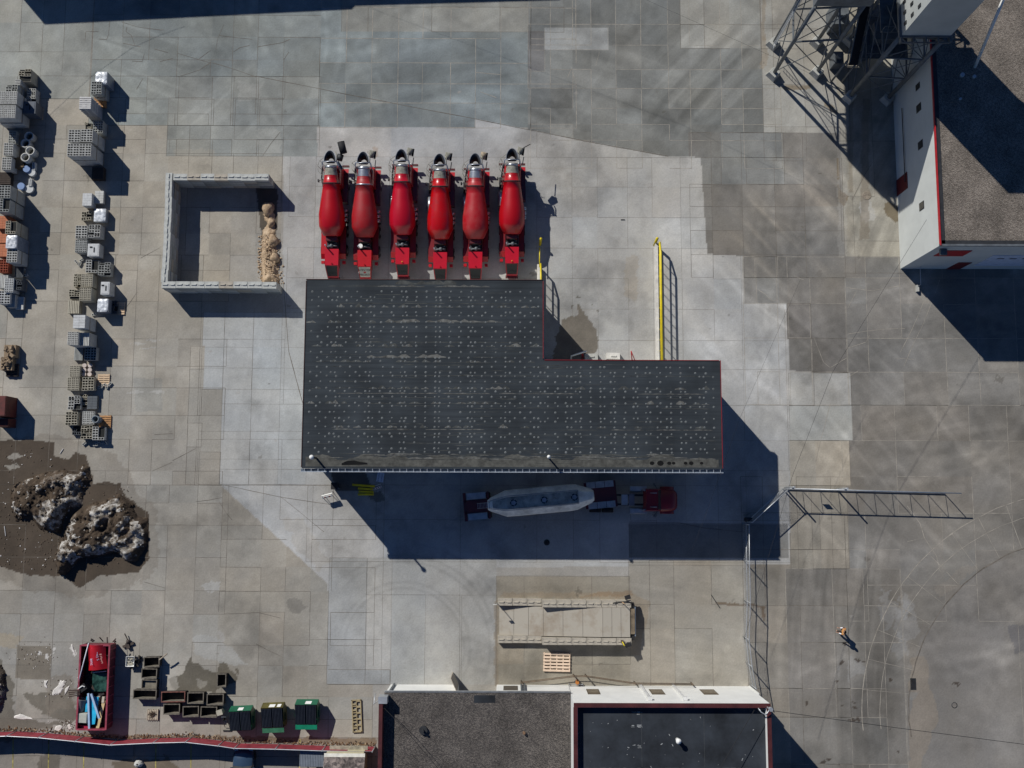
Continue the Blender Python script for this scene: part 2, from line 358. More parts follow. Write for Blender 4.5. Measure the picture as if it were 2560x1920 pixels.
def ring(cx, cy, r, wd, amt, x0, y0, x1, y1):          # tyre scrub arcs
    d = np.hypot(U - cx, V - cy) - r
    k = amt * np.exp(-(d / wd) ** 2) * tooth(U, V, x0, y0, x1, y1, 50) * (0.5 + n3)
    C[...] *= (1 - k)[..., None]
for r_ in (150, 165, 215, 232, 262): ring(1010, 1620, r_, 4, 0.13, 860, 1380, 1260, 1680)
for r_ in (520, 560, 640, 700): ring(1500, 1500, r_, 6, 0.08, 1880, 1000, 2300, 1700)
for r_ in (300, 322, 380): ring(2200, 1100, r_, 6, 0.07, 1850, 800, 2500, 1300)
for r_ in (600, 630, 700, 726): ring(2600, 700, r_, 7, 0.09, 1800, 300, 2300, 900)
for r_ in (240, 262, 300): ring(620, 1180, r_, 4, 0.05, 560, 900, 860, 1500)
def stain(poly, col, mix=1.0, amp=14, sc=1.2, seed=5, soft=4):
    """irregular patch: polygon in photo pixels with a ragged edge"""
    xa = min(p[0] for p in poly) - 60; xb = max(p[0] for p in poly) + 60; ya = min(p[1] for p in poly) - 60; yb = max(p[1] for p in poly) + 60
    sel = (U > xa) & (U < xb) & (V > ya) & (V < yb); Xs = X[sel]; Ys = Y[sel]
    wx = (fbm(Xs, Ys, sc, seed, 4) - 0.5) * amp * 2; wy = (fbm(Xs, Ys, sc, seed + 40, 4) - 0.5) * amp * 2
    mk = np.zeros(X.shape, bool); mk[sel] = inpoly(U[sel] + wx, V[sel] + wy, poly)
    cc = np.array(col) * (0.75 + 0.5 * n2[mk])[:, None] * (0.8 + 0.4 * n3[mk])[:, None]
    C[mk] = C[mk] * (1 - mix) + cc * mix
MUD = (0.062, 0.046, 0.032)
stain([(-60, 1080), (150, 1085), (260, 1120), (330, 1190), (395, 1270), (400, 1410), (330, 1470), (200, 1500), (60, 1470), (-60, 1440)], (0.15, 0.125, 0.095), 0.35, 26, 1.1, 3)
stain([(-60, 1098), (134, 1103), (137, 1142), (170, 1147), (190, 1132), (215, 1138), (233, 1195), (229, 1212), (262, 1205), (300, 1210), (310, 1235), (345, 1265), (372, 1280), (372, 1400), (345, 1430), (250, 1440), (200, 1470), (160, 1440), (80, 1440), (30, 1425), (-60, 1400)], MUD, 0.95, 5, 0.6, 5)
stain([(15, 1145), (38, 1132), (58, 1140), (35, 1150)], (.3, .28, .24), .8, 2, .4, 6)
stain([(12, 1165), (40, 1158), (50, 1168), (25, 1175)], (.3, .28, .24), .8, 2, .4, 7)
stain([(-60, 1690), (0, 1640), (30, 1700), (45, 1790), (100, 1810), (160, 1800), (100, 1780), (60, 1740), (190, 1720), (190, 1800), (60, 1850), (-60, 1850)], (0.11, 0.098, 0.075), .75, 18, 1.2, 9)
stain([(42, 1612), (128, 1615), (125, 1700), (38, 1695)], (0.17, 0.145, 0.11), .8, 5, .8, 11)
stain([(0, 1585), (60, 1590), (40, 1620), (-40, 1615)], (0.33, 0.27, 0.18), .5, 12, 1, 13)
stain([(110, 1700), (180, 1690), (190, 1760), (120, 1790)], (0.2, 0.175, 0.14), .6, 14, 1, 15)
stain([(462, 1680), (475, 1640), (482, 1660), (545, 1680), (548, 1650), (565, 1660), (590, 1690), (590, 1670), (598, 1675), (588, 1705), (560, 1715), (540, 1730), (440, 1735), (420, 1700)], (0.10, 0.088, 0.066), .9, 7, .7, 17)
stain([(545, 1575), (562, 1575), (560, 1640), (548, 1640)], (0.33, 0.32, 0.30), .5, 10, .6, 19)
stain([(480, 1590), (540, 1590), (600, 1640), (620, 1660), (560, 1660), (490, 1640)], (0.34, 0.34, 0.32), .55, 10, .8, 21)
stain([(418, 1670), (440, 1675), (448, 1720), (425, 1735)], (0.36, 0.34, 0.30), .6, 8, .6, 22)
stain([(530, 1450), (552, 1452), (553, 1475), (528, 1480), (500, 1465)], (0.40, 0.40, 0.38), .5, 9, .5, 23)
stain([(715, 1500), (735, 1498), (770, 1515), (750, 1535), (725, 1528)], (0.16, 0.15, 0.13), .55, 8, .5, 25)
stain([(1405, 797), (1440, 788), (1444, 765), (1452, 765), (1458, 785), (1478, 800), (1495, 830), (1495, 862), (1486, 885), (1500, 900), (1480, 920), (1372, 920), (1385, 870), (1395, 825), (1400, 805)], (0.135, 0.115, 0.088), .85, 11, .6, 27)
for (a, b, s_) in ((1446, 744, 6), (1446, 763, 5), (1482, 762, 4), (1430, 764, 4), (1430, 770, 3), (1495, 777, 4)):
    stain([(a - s_, b), (a, b - s_ * .6), (a + s_, b), (a, b + s_ * .6)], (0.10, 0.09, 0.07), .8, 3, .3, int(a))
stain([(640, 460), (695, 470), (692, 590), (655, 600), (645, 520)], (0.07, 0.055, 0.04), .9, 4, .8, 29)
stain([(1250, 1490), (1260, 1478), (1580, 1484), (1625, 1500), (1615, 1560), (1600, 1640), (1575, 1640), (1580, 1500)], (0.24, 0.19, 0.13), .5, 8, .8, 33)
stain([(1500, 1482), (1580, 1476), (1582, 1490), (1440, 1492)], (0.22, 0.155, 0.095), .6, 6, .4, 34)
stain([(1236, 1505), (1246, 1500), (1246, 1715), (1236, 1715)], (0.22, 0.18, 0.13), .6, 3, .6, 35)
stain([(1780, 1505), (1868, 1508), (1912, 1515), (1912, 1560), (1900, 1515), (1800, 1513)], (0.14, 0.10, 0.065), .8, 4, .5, 37)
stain([(1640, 905), (1650, 900), (1655, 600), (1640, 600)], (0.36, 0.32, 0.26), .3, 6, .6, 39)
stain([(1560, 640), (1592, 640), (1590, 760), (1565, 740)], (0.30, 0.25, 0.18), .35, 10, .7, 41)
stain([(2096, 455), (2100, 475), (2122, 490), (2110, 515), (2098, 505), (2094, 460)], (0.16, 0.12, 0.075), .9, 4, .5, 43)
stain([(2092, 395), (2099, 395), (2099, 450), (2094, 450)], (0.17, 0.13, 0.08), .8, 2, .4, 44)
stain([(2210, 510), (2222, 505), (2245, 515), (2250, 550), (2238, 555), (2214, 535)], (0.15, 0.12, 0.075), .9, 4, .5, 45)
stain([(1950, 215), (2026, 212), (2028, 222), (1965, 226)], (0.19, 0.15, 0.10), .8, 4, .5, 47)
stain([(2055, 250), (2080, 262), (2098, 285), (2085, 285), (2062, 265)], (0.19, 0.15, 0.10), .8, 4, .4, 48)
stain([(1905, 90), (1918, 100), (1918, 165), (1904, 175)], (0.24, 0.19, 0.13), .5, 10, .9, 49)
stain([(1905, -40), (1912, -40), (1912, 100), (1903, 100)], (0.24, 0.19, 0.13), .5, 5, .9, 50)
stain([(2150, 505), (2180, 500), (2185, 550), (2155, 555)], (0.42, 0.41, 0.38), .6, 14, .8, 51)
stain([(2155, 250), (2172, 250), (2172, 600), (2150, 600)], (0.20, 0.165, 0.12), .55, 6, 1.2, 52)
stain([(2120, 250), (2132, 250), (2132, 480), (2122, 480)], (0.21, 0.175, 0.125), .5, 5, 1.2, 53)
for (x_, y_, w_, h_) in ((2215, 1520, 26, 60), (2262, 1570, 30, 70), (2130, 1675, 24, 40), (2250, 1620, 26, 40), (2265, 1520, 12, 40)):
    stain([(x_ - w_, y_), (x_, y_ - h_), (x_ + w_, y_), (x_, y_ + h_)], (0.31, 0.31, 0.30), .30, 26, .8, x_)
for (x_, y_) in ((2105, 1657), (2136, 1757), (2133, 1768), (2226, 1700), (2130, 1800), (2103, 1766), (2070, 1900), (2244, 1880), (2160, 1655), (2095, 1705), (2016, 1758), (2390, 1711), (2144, 1798), (2227, 1822), (2060, 1907), (2145, 1650), (2110, 1610)):
    s_ = R.uniform(4, 10); stain([(x_ - s_, y_), (x_, y_ - s_ * .6), (x_ + s_, y_), (x_, y_ + s_ * .6)], (0.055, 0.042, 0.032), .85, 7, .3, x_)
stain([(2275, 1640), (2310, 1640), (2330, 1720), (2340, 1800), (2300, 1930), (2275, 1930)], (0.27, 0.22, 0.16), .4, 14, 1.5, 55)
stain([(2270, 1730), (2295, 1730), (2290, 1748), (2272, 1750)], (0.2, 0.2, 0.19), .5, 5, .8, 56)
stain([(2330, 1470), (2420, 1410), (2440, 1425), (2350, 1490)], (0.25, 0.22, 0.18), .4, 14, 1, 57)
stain([(2520, 1560), (2600, 1550), (2600, 1640), (2540, 1640)], (0.10, 0.10, 0.11), .5, 18, 1, 58)
stain([(825, 1165), (910, 1165), (930, 1225), (840, 1228)], (0.06, 0.055, 0.048), .8, 6, .8, 59)
stain([(925, 1235), (955, 1230), (965, 1250), (945, 1258), (925, 1250)], (0.10, 0.095, 0.08), .7, 5, .5, 60)
stain([(930, 365), (945, 370), (942, 395), (935, 398)], (0.26, 0.19, 0.13), .5, 5, .5, 61)
stain([(335, 945), (405, 948), (405, 1028), (338, 1030)], (0.22, 0.225, 0.21), .45, 4, .8, 62)
for (x_, y_) in ((345, 860), (380, 850), (345, 980), (395, 980), (370, 870), (330, 983)):
    stain([(x_ - 22, y_), (x_, y_ - 3), (x_ + 22, y_), (x_, y_ + 3)], (0.42, 0.41, 0.38), .6, 5, .4, x_ + 3)
stain([(1240, 450), (1262, 450), (1264, 455), (1242, 455)], (.3, .25, .18), .3, 3, .4, 64)
stain([(640, 325), (704, 325), (704, 385), (645, 388)], (0.32, 0.32, 0.29), .55, 10, .8, 65)
stain([(590, 205), (655, 205), (650, 250), (600, 250)], (0.31, 0.31, 0.285), .5, 12, .7, 66)
stain([(430, 370), (540, 375), (535, 410), (440, 410)], (0.34, 0.31, 0.25), .35, 8, .8, 67)
stain([(490, 1700), (520, 1700), (510, 1720), (500, 1722)], (.3, .28, .24), .5, 6, .4, 68)
for (x_, y_) in ((98, 1632), (118, 1642), (180, 1620), (186, 1634), (135, 1625)):
    stain([(x_ - 5, y_), (x_, y_ - 7), (x_ + 5, y_), (x_, y_ + 7)], (0.6, 0.58, 0.54), .9, 5, .25, x_)
stain([(90, 1845), (350, 1846), (940, 1862), (940, 1846), (200, 1836), (-50, 1832), (-50, 1846)], (0.16, 0.11, 0.065), .75, 6, .4, 70)
stain([(100, 1890), (150, 1885), (150, 1930), (95, 1930)], (0.10, 0.085, 0.065), .7, 14, .8, 71)
stain([(280, 1905), (420, 1890), (450, 1930), (280, 1930)], (0.12, 0.09, 0.055), .7, 12, .6, 72)
stain([(2095, 250), (2115, 250), (2118, 640), (2095, 640)], (0.36, 0.35, 0.32), .3, 6, .9, 73)
for k_ in range(150):
    x_, y_ = R.uniform(0, 2560), R.uniform(20, 1900); s_ = R.uniform(2, 6) if R.random() < .85 else R.uniform(8, 16)
    stain([(x_ - s_, y_), (x_, y_ - s_ * R.uniform(.4, 1)), (x_ + s_, y_), (x_, y_ + s_ * R.uniform(.4, 1))], (0.09, 0.08, 0.065) if k_ % 3 else (0.30, 0.28, 0.25), R.uniform(.2, .6), s_ * .9, .35, k_ + 500)
stain([(1640, 700), (1700, 720), (1760, 800), (1800, 860), (1770, 860), (1700, 790)], (0.40, 0.385, 0.35), .35, 16, .8, 801)
stain([(700, 1290), (760, 1300), (820, 1400), (800, 1430), (730, 1350)], (0.34, 0.31, 0.26), .4, 16, .8, 802)
# fine grit
gr = np.random.RandomState(3).rand(*X.shape); C *= (0.955 + 0.09 * gr)[..., None]
C = np.clip(C, 0.01, 0.8)
eb_ = np.clip(np.minimum(np.minimum(X - GX0, GX1 - X), np.minimum(Y - GY0, GY1 - Y)) / 1.0, 0, 1)[..., None]
C = C * eb_ + np.array((0.25, 0.23, 0.20)) * (1 - eb_)
zz = (fbm(X, Y, 14, 401, 2) - 0.5) * 0.0
vco = np.stack([X, Y, zz], -1).reshape(-1, 3).astype(np.float32)
FAR = 900.0
ov = np.array([[-FAR, -FAR, 0], [FAR, -FAR, 0], [FAR, FAR, 0], [-FAR, FAR, 0]], np.float32)
idx = np.arange(nx * ny).reshape(ny, nx)
q = np.stack([idx[:-1, :-1], idx[:-1, 1:], idx[1:, 1:], idx[1:, :-1]], -1).reshape(-1, 4)
me = bpy.data.meshes.new("ground")
B0 = nx * ny
cnr = [idx[0, 0], idx[0, -1], idx[-1, -1], idx[-1, 0]]
sides = [list(idx[0, :]), list(idx[:, -1]), list(idx[-1, ::-1]), list(idx[::-1, 0])]
polys_extra = [[B0 + i, B0 + (i + 1) % 4] + [int(t) for t in sides[i][::-1]] for i in range(4)]
loops = np.concatenate([q.reshape(-1)] + [np.array(p) for p in polys_extra]).astype(np.int32)
tot = np.concatenate([np.full(len(q), 4), [len(p) for p in polys_extra]]).astype(np.int32)
st_ = np.concatenate([[0], np.cumsum(tot)[:-1]]).astype(np.int32)
me.vertices.add(B0 + 4); me.vertices.foreach_set("co", np.concatenate([vco, ov]).reshape(-1))
me.loops.add(len(loops)); me.loops.foreach_set("vertex_index", loops)
me.polygons.add(len(tot)); me.polygons.foreach_set("loop_start", st_); me.polygons.foreach_set("loop_total", tot)
me.update(calc_edges=True)
ca = me.color_attributes.new("albedo", 'FLOAT_COLOR', 'POINT')
cc = np.ones((B0 + 4, 4), np.float32); cc[:B0, :3] = C.reshape(-1, 3); cc[B0:, :3] = (0.25, 0.23, 0.2)
ca.data.foreach_set("color", cc.reshape(-1))
gm = bpy.data.materials.new("old_concrete"); gm.use_nodes = True; n = gm.node_tree; b = n.nodes["Principled BSDF"]
b.inputs["Roughness"].default_value = 0.9; b.inputs["Specular IOR Level"].default_value = 0.25
at = n.nodes.new("ShaderNodeAttribute"); at.attribute_name = "albedo"
ge = n.nodes.new("ShaderNodeNewGeometry")
mx = n.nodes.new("ShaderNodeMix"); mx.data_type = 'RGBA'; mx.blend_type = 'MULTIPLY'; mx.inputs[0].default_value = 1
nz = n.nodes.new("ShaderNodeTexNoise"); nz.inputs["Scale"].default_value = 7; nz.inputs["Detail"].default_value = 6; nz.inputs["Roughness"].default_value = .75
mr = n.nodes.new("ShaderNodeMapRange"); mr.inputs[1].default_value = .3; mr.inputs[2].default_value = .7; mr.inputs[3].default_value = .87; mr.inputs[4].default_value = 1.13
n.links.new(ge.outputs["Position"], nz.inputs["Vector"]); n.links.new(nz.outputs["Fac"], mr.inputs[0])
n.links.new(at.outputs["Color"], mx.inputs[6]); n.links.new(mr.outputs[0], mx.inputs[7]); n.links.new(mx.outputs[2], b.inputs["Base Color"])
me.materials.append(gm)
go = bpy.data.objects.new("ground", me); COL.objects.link(go); tag(go, kind="structure")
jm0 = mat("joint_dark", (0.150, 0.130, 0.105), .9, var=.35, scale=1.5); jm1 = mat("joint_pale", (0.33, 0.30, 0.25), .9, var=.25, scale=1.5)
jo = joints.build("pavement_joints", [jm0, jm1], recalc=False); tag(jo, kind="structure")
del X, Y, U, V, C, n1, n2, n3, n4, n6, warm, vco
# ================================================================ BUILDINGS
M_WHT = mat("painted_white_wall", (0.74, 0.74, 0.70), .7, var=.05, scale=.6)
M_WHT2 = mat("grey_white_wall", (0.55, 0.57, 0.54), .7, var=.05, scale=.5)
M_MAR = mat("maroon_metal", (0.075, 0.018, 0.018), .5, var=.25, scale=1.2)
M_RED = mat("red_trim", (0.42, 0.015, 0.02), .45, var=.1)
M_MEM = mat("black_membrane", (0.026, 0.031, 0.038), .75, var=.42, scale=.3, spec=.3)
M_GLS = mat("window_glass", (0.05, 0.048, 0.04), .2, var=.2)
M_STL = mat("galvanised_steel", (0.50, 0.52, 0.53), .45, .6, var=.15)
M_DST = mat("dark_steel", (0.035, 0.037, 0.04), .6, .3, var=.2)
M_GST = mat("grey_painted_steel", (0.13, 0.145, 0.155), .55, .2, var=.2)
M_BLK = mat("black_rubber", (0.012, 0.012, 0.013), .8, var=.2)
M_CON = mat("block_concrete", (0.42, 0.42, 0.385), .9, var=.16, scale=1.3, bump=.3, bscale=14)
def gravel(name, a, b_, c_, sc=9):
    mt = bpy.data.materials.new(name); mt.use_nodes = True; n = mt.node_tree; b = n.nodes["Principled BSDF"]
    b.inputs["Roughness"].default_value = .95; b.inputs["Specular IOR Level"].default_value = .2
    tc = n.nodes.new("ShaderNodeTexCoord"); vo = n.nodes.new("ShaderNodeTexVoronoi"); vo.inputs["Scale"].default_value = sc
    sp = n.nodes.new("ShaderNodeSeparateColor"); rp = n.nodes.new("ShaderNodeValToRGB")
    rp.color_ramp.elements[0].color = (*a, 1); rp.color_ramp.elements[1].color = (*b_, 1); e = rp.color_ramp.elements.new(.5); e.color = (*c_, 1)
    nz = n.nodes.new("ShaderNodeTexNoise"); nz.inputs["Scale"].default_value = .55; nz.inputs["Detail"].default_value = 6
    mr = n.nodes.new("ShaderNodeMapRange"); mr.inputs[1].default_value = .3; mr.inputs[2].default_value = .7; mr.inputs[3].default_value = .72; mr.inputs[4].default_value = 1.25
    mx = n.nodes.new("ShaderNodeMix"); mx.data_type = 'RGBA'; mx.blend_type = 'MULTIPLY'; mx.inputs[0].default_value = 1
    bp = n.nodes.new("ShaderNodeBump"); bp.inputs["Strength"].default_value = .9; bp.inputs["Distance"].default_value = .06
    n.links.new(tc.outputs["Object"], vo.inputs["Vector"]); n.links.new(tc.outputs["Object"], nz.inputs["Vector"])
    n.links.new(vo.outputs["Color"], sp.inputs[0]); n.links.new(sp.outputs[0], rp.inputs[0]); n.links.new(nz.outputs["Fac"], mr.inputs[0])
    n.links.new(rp.outputs[0], mx.inputs[6]); n.links.new(mr.outputs[0], mx.inputs[7]); n.links.new(mx.outputs[2], b.inputs["Base Color"])
    n.links.new(vo.outputs["Distance"], bp.inputs["Height"]); n.links.new(bp.outputs[0], b.inputs["Normal"])
    return mt
M_GRV = gravel("dark_roof_gravel", (0.055, 0.050, 0.047), (0.175, 0.155, 0.135), (0.098, 0.088, 0.080), 15)
M_GRB = gravel("tan_roof_gravel", (0.11, 0.095, 0.078), (0.28, 0.245, 0.205), (0.185, 0.158, 0.132), 15)
# ---- L-shaped service building --------------------------------------------------
HL = 7.66
cor = [(765, 699), (1357, 699), (1357, 902), (1800, 901), (1806, 1172), (756, 1172)]
q = [P(a, b, HL) for a, b in cor]
xw = (q[0].x + q[5].x) / 2; xn = (q[1].x + q[2].x) / 2; xe = (q[3].x + q[4].x) / 2
yn = q[0].y; ym_ = (q[2].y + q[3].y) / 2; ys_ = (q[4].y + q[5].y) / 2
bx0 = (xw + xe) / 2; by0 = (yn + ys_) / 2
SB = thing("service_building", "long flat-roofed L-shaped building with a dark membrane roof in the middle of the yard", "building", (bx0, by0, 0))
def L(dx, out=0.0): return [(xw - bx0 - out, yn - by0 + out), (xn - bx0 + out, yn - by0 + out), (xn - bx0 + out, ym_ - by0 + out), (xe - bx0 + out, ym_ - by0 + out), (xe - bx0 + out, ys_ - by0 - out), (xw - bx0 - out, ys_ - by0 - out)]
MB().prism(L(0, -.12), 0, HL - .32).build("wall", M_WHT2, SB)
def roofmat():
    mt = bpy.data.materials.new("weathered_membrane"); mt.use_nodes = True; n = mt.node_tree; b = n.nodes["Principled BSDF"]
    b.inputs["Roughness"].default_value = .85; b.inputs["Specular IOR Level"].default_value = .25
    tc = n.nodes.new("ShaderNodeTexCoord"); mp = n.nodes.new("ShaderNodeMapping"); mp.inputs["Scale"].default_value = (.05, 2.4, 1)
    nz = n.nodes.new("ShaderNodeTexNoise"); nz.inputs["Scale"].default_value = 1.6; nz.inputs["Detail"].default_value = 8; nz.inputs["Roughness"].default_value = .8
    rp = n.nodes.new("ShaderNodeValToRGB"); rp.color_ramp.elements[0].position = .35; rp.color_ramp.elements[1].position = .68
    rp.color_ramp.elements[0].color = (.019, .024, .029, 1); rp.color_ramp.elements[1].color = (.038, .046, .052, 1)
    n2_ = n.nodes.new("ShaderNodeTexNoise"); n2_.inputs["Scale"].default_value = .35; n2_.inputs["Detail"].default_value = 6
    r2 = n.nodes.new("ShaderNodeMapRange"); r2.inputs[1].default_value = .35; r2.inputs[2].default_value = .7; r2.inputs[3].default_value = .8; r2.inputs[4].default_value = 1.4
    mx = n.nodes.new("ShaderNodeMix"); mx.data_type = 'RGBA'; mx.blend_type = 'MULTIPLY'; mx.inputs[0].default_value = 1
    n.links.new(tc.outputs["Object"], mp.inputs[0]); n.links.new(mp.outputs[0], nz.inputs["Vector"]); n.links.new(nz.outputs[0], rp.inputs[0])
    n.links.new(tc.outputs["Object"], n2_.inputs["Vector"]); n.links.new(n2_.outputs[0], r2.inputs[0])
    n.links.new(rp.outputs[0], mx.inputs[6]); n.links.new(r2.outputs[0], mx.inputs[7]); n.links.new(mx.outputs[2], b.inputs["Base Color"])
    return mt
M_ROOF = roofmat()
M_DUST = mat("dried_dust", (0.115, 0.115, 0.105), .95, var=.45, scale=2.5)
M_DUST2 = mat("thin_dust", (0.062, 0.066, 0.062), .95, var=.4, scale=1.6)
M_CAP = mat("pale_fastener_dust", (0.125, 0.135, 0.135), .9, var=.3, scale=3)
rf = MB(); rf.prism(L(0), HL - .32, HL, 0)
def inL(x, y, mgn=.3):
    if not (xw - bx0 + mgn < x < xe - bx0 - mgn and ys_ - by0 + mgn < y < yn - by0 - mgn): return False
    return not (x > xn - bx0 - mgn and y > ym_ - by0 - mgn)
def dome(x, y, r, h, m=1, n=7):
    vs = [(x + r * math.cos(2 * PI * k / n), y + r * math.sin(2 * PI * k / n), HL + .001) for k in range(n)]
    vs += [(x + .55 * r * math.cos(2 * PI * k / n), y + .55 * r * math.sin(2 * PI * k / n), HL + h * .8) for k in range(n)] + [(x, y, HL + h)]
    rf.add(vs, [(k, (k + 1) % n, n + (k + 1) % n, n + k) for k in range(n)] + [(n + k, n + (k + 1) % n, 2 * n) for k in range(n)], m, True)
SMZ = [0]
def smear(x0, x1, y, w, m, z=.003, side=1):
    """ragged dust line lying on the membrane"""
    n = max(3, int((x1 - x0) / .35)); vs = []; SMZ[0] += 1; z += SMZ[0] * .00002
    for i in range(n + 1):
        x = x0 + (x1 - x0) * i / n; a = w * R.uniform(.15, 1) * (0.35 if i in (0, n) else 1)
        vs += [(x, y, HL + z), (x, y + side * a, HL + z)]
    rf.add(vs, [(2 * i, 2 * i + 1, 2 * i + 3, 2 * i + 2) for i in range(n)], m)
px0, px1 = xw - bx0, xe - bx0
rowy = [P(1280, y_, HL).y - by0 for y_ in (730, 744, 752, 767, 782, 790, 806, 819, 829, 843, 857, 865, 881, 895, 904, 918, 932, 941, 955, 971, 979, 993, 1008, 1016, 1031, 1046, 1054, 1068, 1085, 1093, 1107, 1122, 1131)]
for j, yy in enumerate(rowy):
    x = px0 + .5 + (0, .55)[j % 2]; k = 0
    big = j in (3, 6, 11, 14, 19, 22, 27)
    xlim = px1
    while x < xlim - .5:
        if inL(x, yy, .25) and R.random() > .10:
            r = R.uniform(.075, .11)
            dome(x, yy + R.uniform(-.02, .02), r, .03, 1)
            if big and R.random() < .45:
                smear(x - R.uniform(.2, .5), x + R.uniform(.2, .5), yy - .08, R.uniform(.18, .38), 3 if R.random() < .6 else 2, .002)
            if R.random() < .0 and inL(x + .8, yy, .3): dome(x + .34, yy, r * .9, .03, 1)
        x += (0.82, 0.78, 0.34, 0.80)[k % 4] * (1.0 if j % 2 else 1.06); k += 1
for y_, w_, m_ in ((712, .5, 3), (718, .22, 2), (806, .3, 2), (895, .32, 2), (985, .10, 2), (1075, .09, 2), (1010, .05, 3), (1088, .05, 3), (940, .06, 3), (760, .08, 3), (1110, .05, 3), (857, .08, 3)):
    yy = P(1280, y_, HL).y - by0; x = px0 + .3
    while x < px1 - .5:
        ln = R.uniform(1.5, 7)
        if inL(x, yy, .3) and inL(x + ln, yy, .3) and R.random() < .75: smear(x, x + ln, yy, w_, m_, .0035)
        x += ln * R.uniform(1, 1.3)
for i in range(230):
    x = R.uniform(px0, px1); yy = R.uniform(ys_ - by0, yn - by0); ln = R.uniform(.8, 4.5)
    if inL(x, yy) and inL(x + ln, yy, .3): smear(x, x + ln, yy, R.uniform(.02, .07), 3, .0025)
# dried-out ponding band along the south gutter, with the odd puddle
yb = ys_ - by0; n = 150; vs = []
for i in range(n + 1):
    x = px0 + .3 + (px1 - px0 - .6) * i / n
    vs += [(x, yb + .15, HL + .0015), (x, yb + .95 + .28 * math.sin(i * .35) * math.sin(i * .11) + R.uniform(-.06, .06), HL + .0015)]
rf.add(vs, [(2 * i, 2 * i + 1, 2 * i + 3, 2 * i + 2) for i in range(n)], 4)
for i in range(60):
    x = R.uniform(px0 + 1, px1 - 3); smear(x, x + R.uniform(.6, 3), yb + R.uniform(.7, 1.2), R.uniform(.05, .16), 2 if R.random() < .5 else 3, .0045)
pud = [P(a, b, HL) for a, b in ((854, 1158), (868, 1152), (886, 1151), (902, 1155), (918, 1157), (919, 1161), (896, 1162), (854, 1163))]
rf.add([(p.x - bx0, p.y - by0, HL + .006) for p in pud], [tuple(range(8))], 5)
for a, b, r_ in ((1630, 1158, .2), (1651, 1158, .28), (1673, 1158, .18), (1684, 1158, .15), (1714, 1158, .16), (1728, 1158, .2), (1754, 1158, .15)):
    c_ = P(a, b, HL); rf.add([(c_.x - bx0 + r_ * math.cos(k * PI / 4), c_.y - by0 + .8 * r_ * math.sin(k * PI / 4), HL + .006) for k in range(8)], [tuple(range(8))], 5)
M_POND = mat("pond_dust", (0.078, 0.078, 0.068), .95, var=.35, scale=1.8)
M_WET = mat("standing_water", (0.012, 0.011, 0.008), .25, var=.2)
rf.build("roof", [M_ROOF, M_CAP, M_DUST, M_DUST2, M_POND, M_WET], SB)
tr = MB()
def trim(ax, ay, bx_, by_, wd=.05, m=0, z0=HL - .35, z1=HL + .05):
    c_ = ((ax + bx_) / 2, (ay + by_) / 2, (z0 + z1) / 2); tr.box(c_, (abs(bx_ - ax) + wd, abs(by_ - ay) + wd, z1 - z0), m)
l = L(0, .03)
trim(l[0][0], l[0][1], l[1][0], l[1][1], m=1); trim(l[1][0], l[1][1] - .14, l[2][0], l[2][1] + .14); trim(l[2][0] + .14, l[2][1], l[3][0] - .14, l[3][1]); trim(l[3][0], l[3][1] - .02, l[4][0], l[4][1] + .14); trim(l[5][0], l[5][1] + .14, l[0][0], l[0][1] - .14, m=1)
tr.build("fascia", [mat("crimson_fascia", (0.22, 0.012, 0.016), .5), mat("dark_red_brown_fascia", (0.05, 0.018, 0.016), .5)], SB)
gt = MB(); g0, g1 = px0 - .1, px1 + .1; yg = yb - .3
gt.bx(g0, g1, yg, yg + .03, HL - .22, HL - .02, 1); gt.bx(g0, g1, yg, yb - .03, HL - .24, HL - .21, 0)
x = g0 + .3
while x < g1: gt.bx(x, x + .03, yg + .03, yb - .03, HL - .05, HL - .02, 1); x += .56
gt.build("gutter", [mat("gutter_inside", (0.10, 0.13, 0.17), .6), mat("gutter_lip", (0.62, 0.66, 0.7), .4, .3)], SB)
# bay doors on the north face of the wing
for a in (1460, 1640):
    c_ = P(a, 902, HL); MB().bx(c_.x - bx0 - 2, c_.x - bx0 + 2, ym_ - by0 - .13, ym_ - by0 - .07, 0, 4.3).build("overhead_door", mat("door_panel", (.5, .5, .48), .6), SB)
def vent(px, py, z, h, r, nm, label, par=None):
    c_ = P(px, py, z + h); v = thing(nm, label, "roof vent", (c_.x, c_.y, z)) if par is None else None
    return v
for px_, py_, r_, hh in ((779, 1143, .19, 2.0), (1372, 1142, .15, 1.25)):
    c_ = P(px_, py_, HL + hh); o = MB().cyl((0, 0, hh / 2), r_ * .45, hh, 0, 12).cyl((0, 0, hh), r_ * .9, .12, 1, 16).lathe([(0, r_), (.08, r_ * .9), (.14, r_ * .5), (.17, .001)], (0, 0, hh + .04), (0, 0, 1), 1, 16).build("vent_pipe", [M_DST, M_WHT], SB, (c_.x - bx0, c_.y - by0, HL))
# ---- concrete plant building, upper right -----------------------------------------
HB = 8.55
b0 = P(2251, 672); BW, BS = b0.x, b0.y
PB = thing("plant_building", "tall white-walled plant building with a tan gravel roof, upper right", "building", (BW, BS, 0))
BE, BN = 34.0, 46.0
wl = MB()
def wallbox(x0, x1, y0, y1, z0, z1): wl.bx(x0, x1, y0, y1, z0, z1, 0)
wallbox(0, BE, 0, BN, 0, HB - .06)
wl.build("wall", M_WHT2, PB)
MB().bx(.42, BE, .42, BN, HB - .06, HB + .02).build("roof", M_GRB, PB)
cp = MB(); cp.bx(-.03, .05, -.02, BN, HB - .10, HB + .14, 0); cp.bx(.05, .1, .0, BN, HB - .1, HB + .12, 1); cp.bx(.1, .42, .1, BN, HB - .05, HB + .06, 1); cp.bx(.1, BE, .1, .42, HB - .05, HB + .06, 1); cp.bx(-.05, BE, -.06, .1, HB - .1, HB + .1, 2)
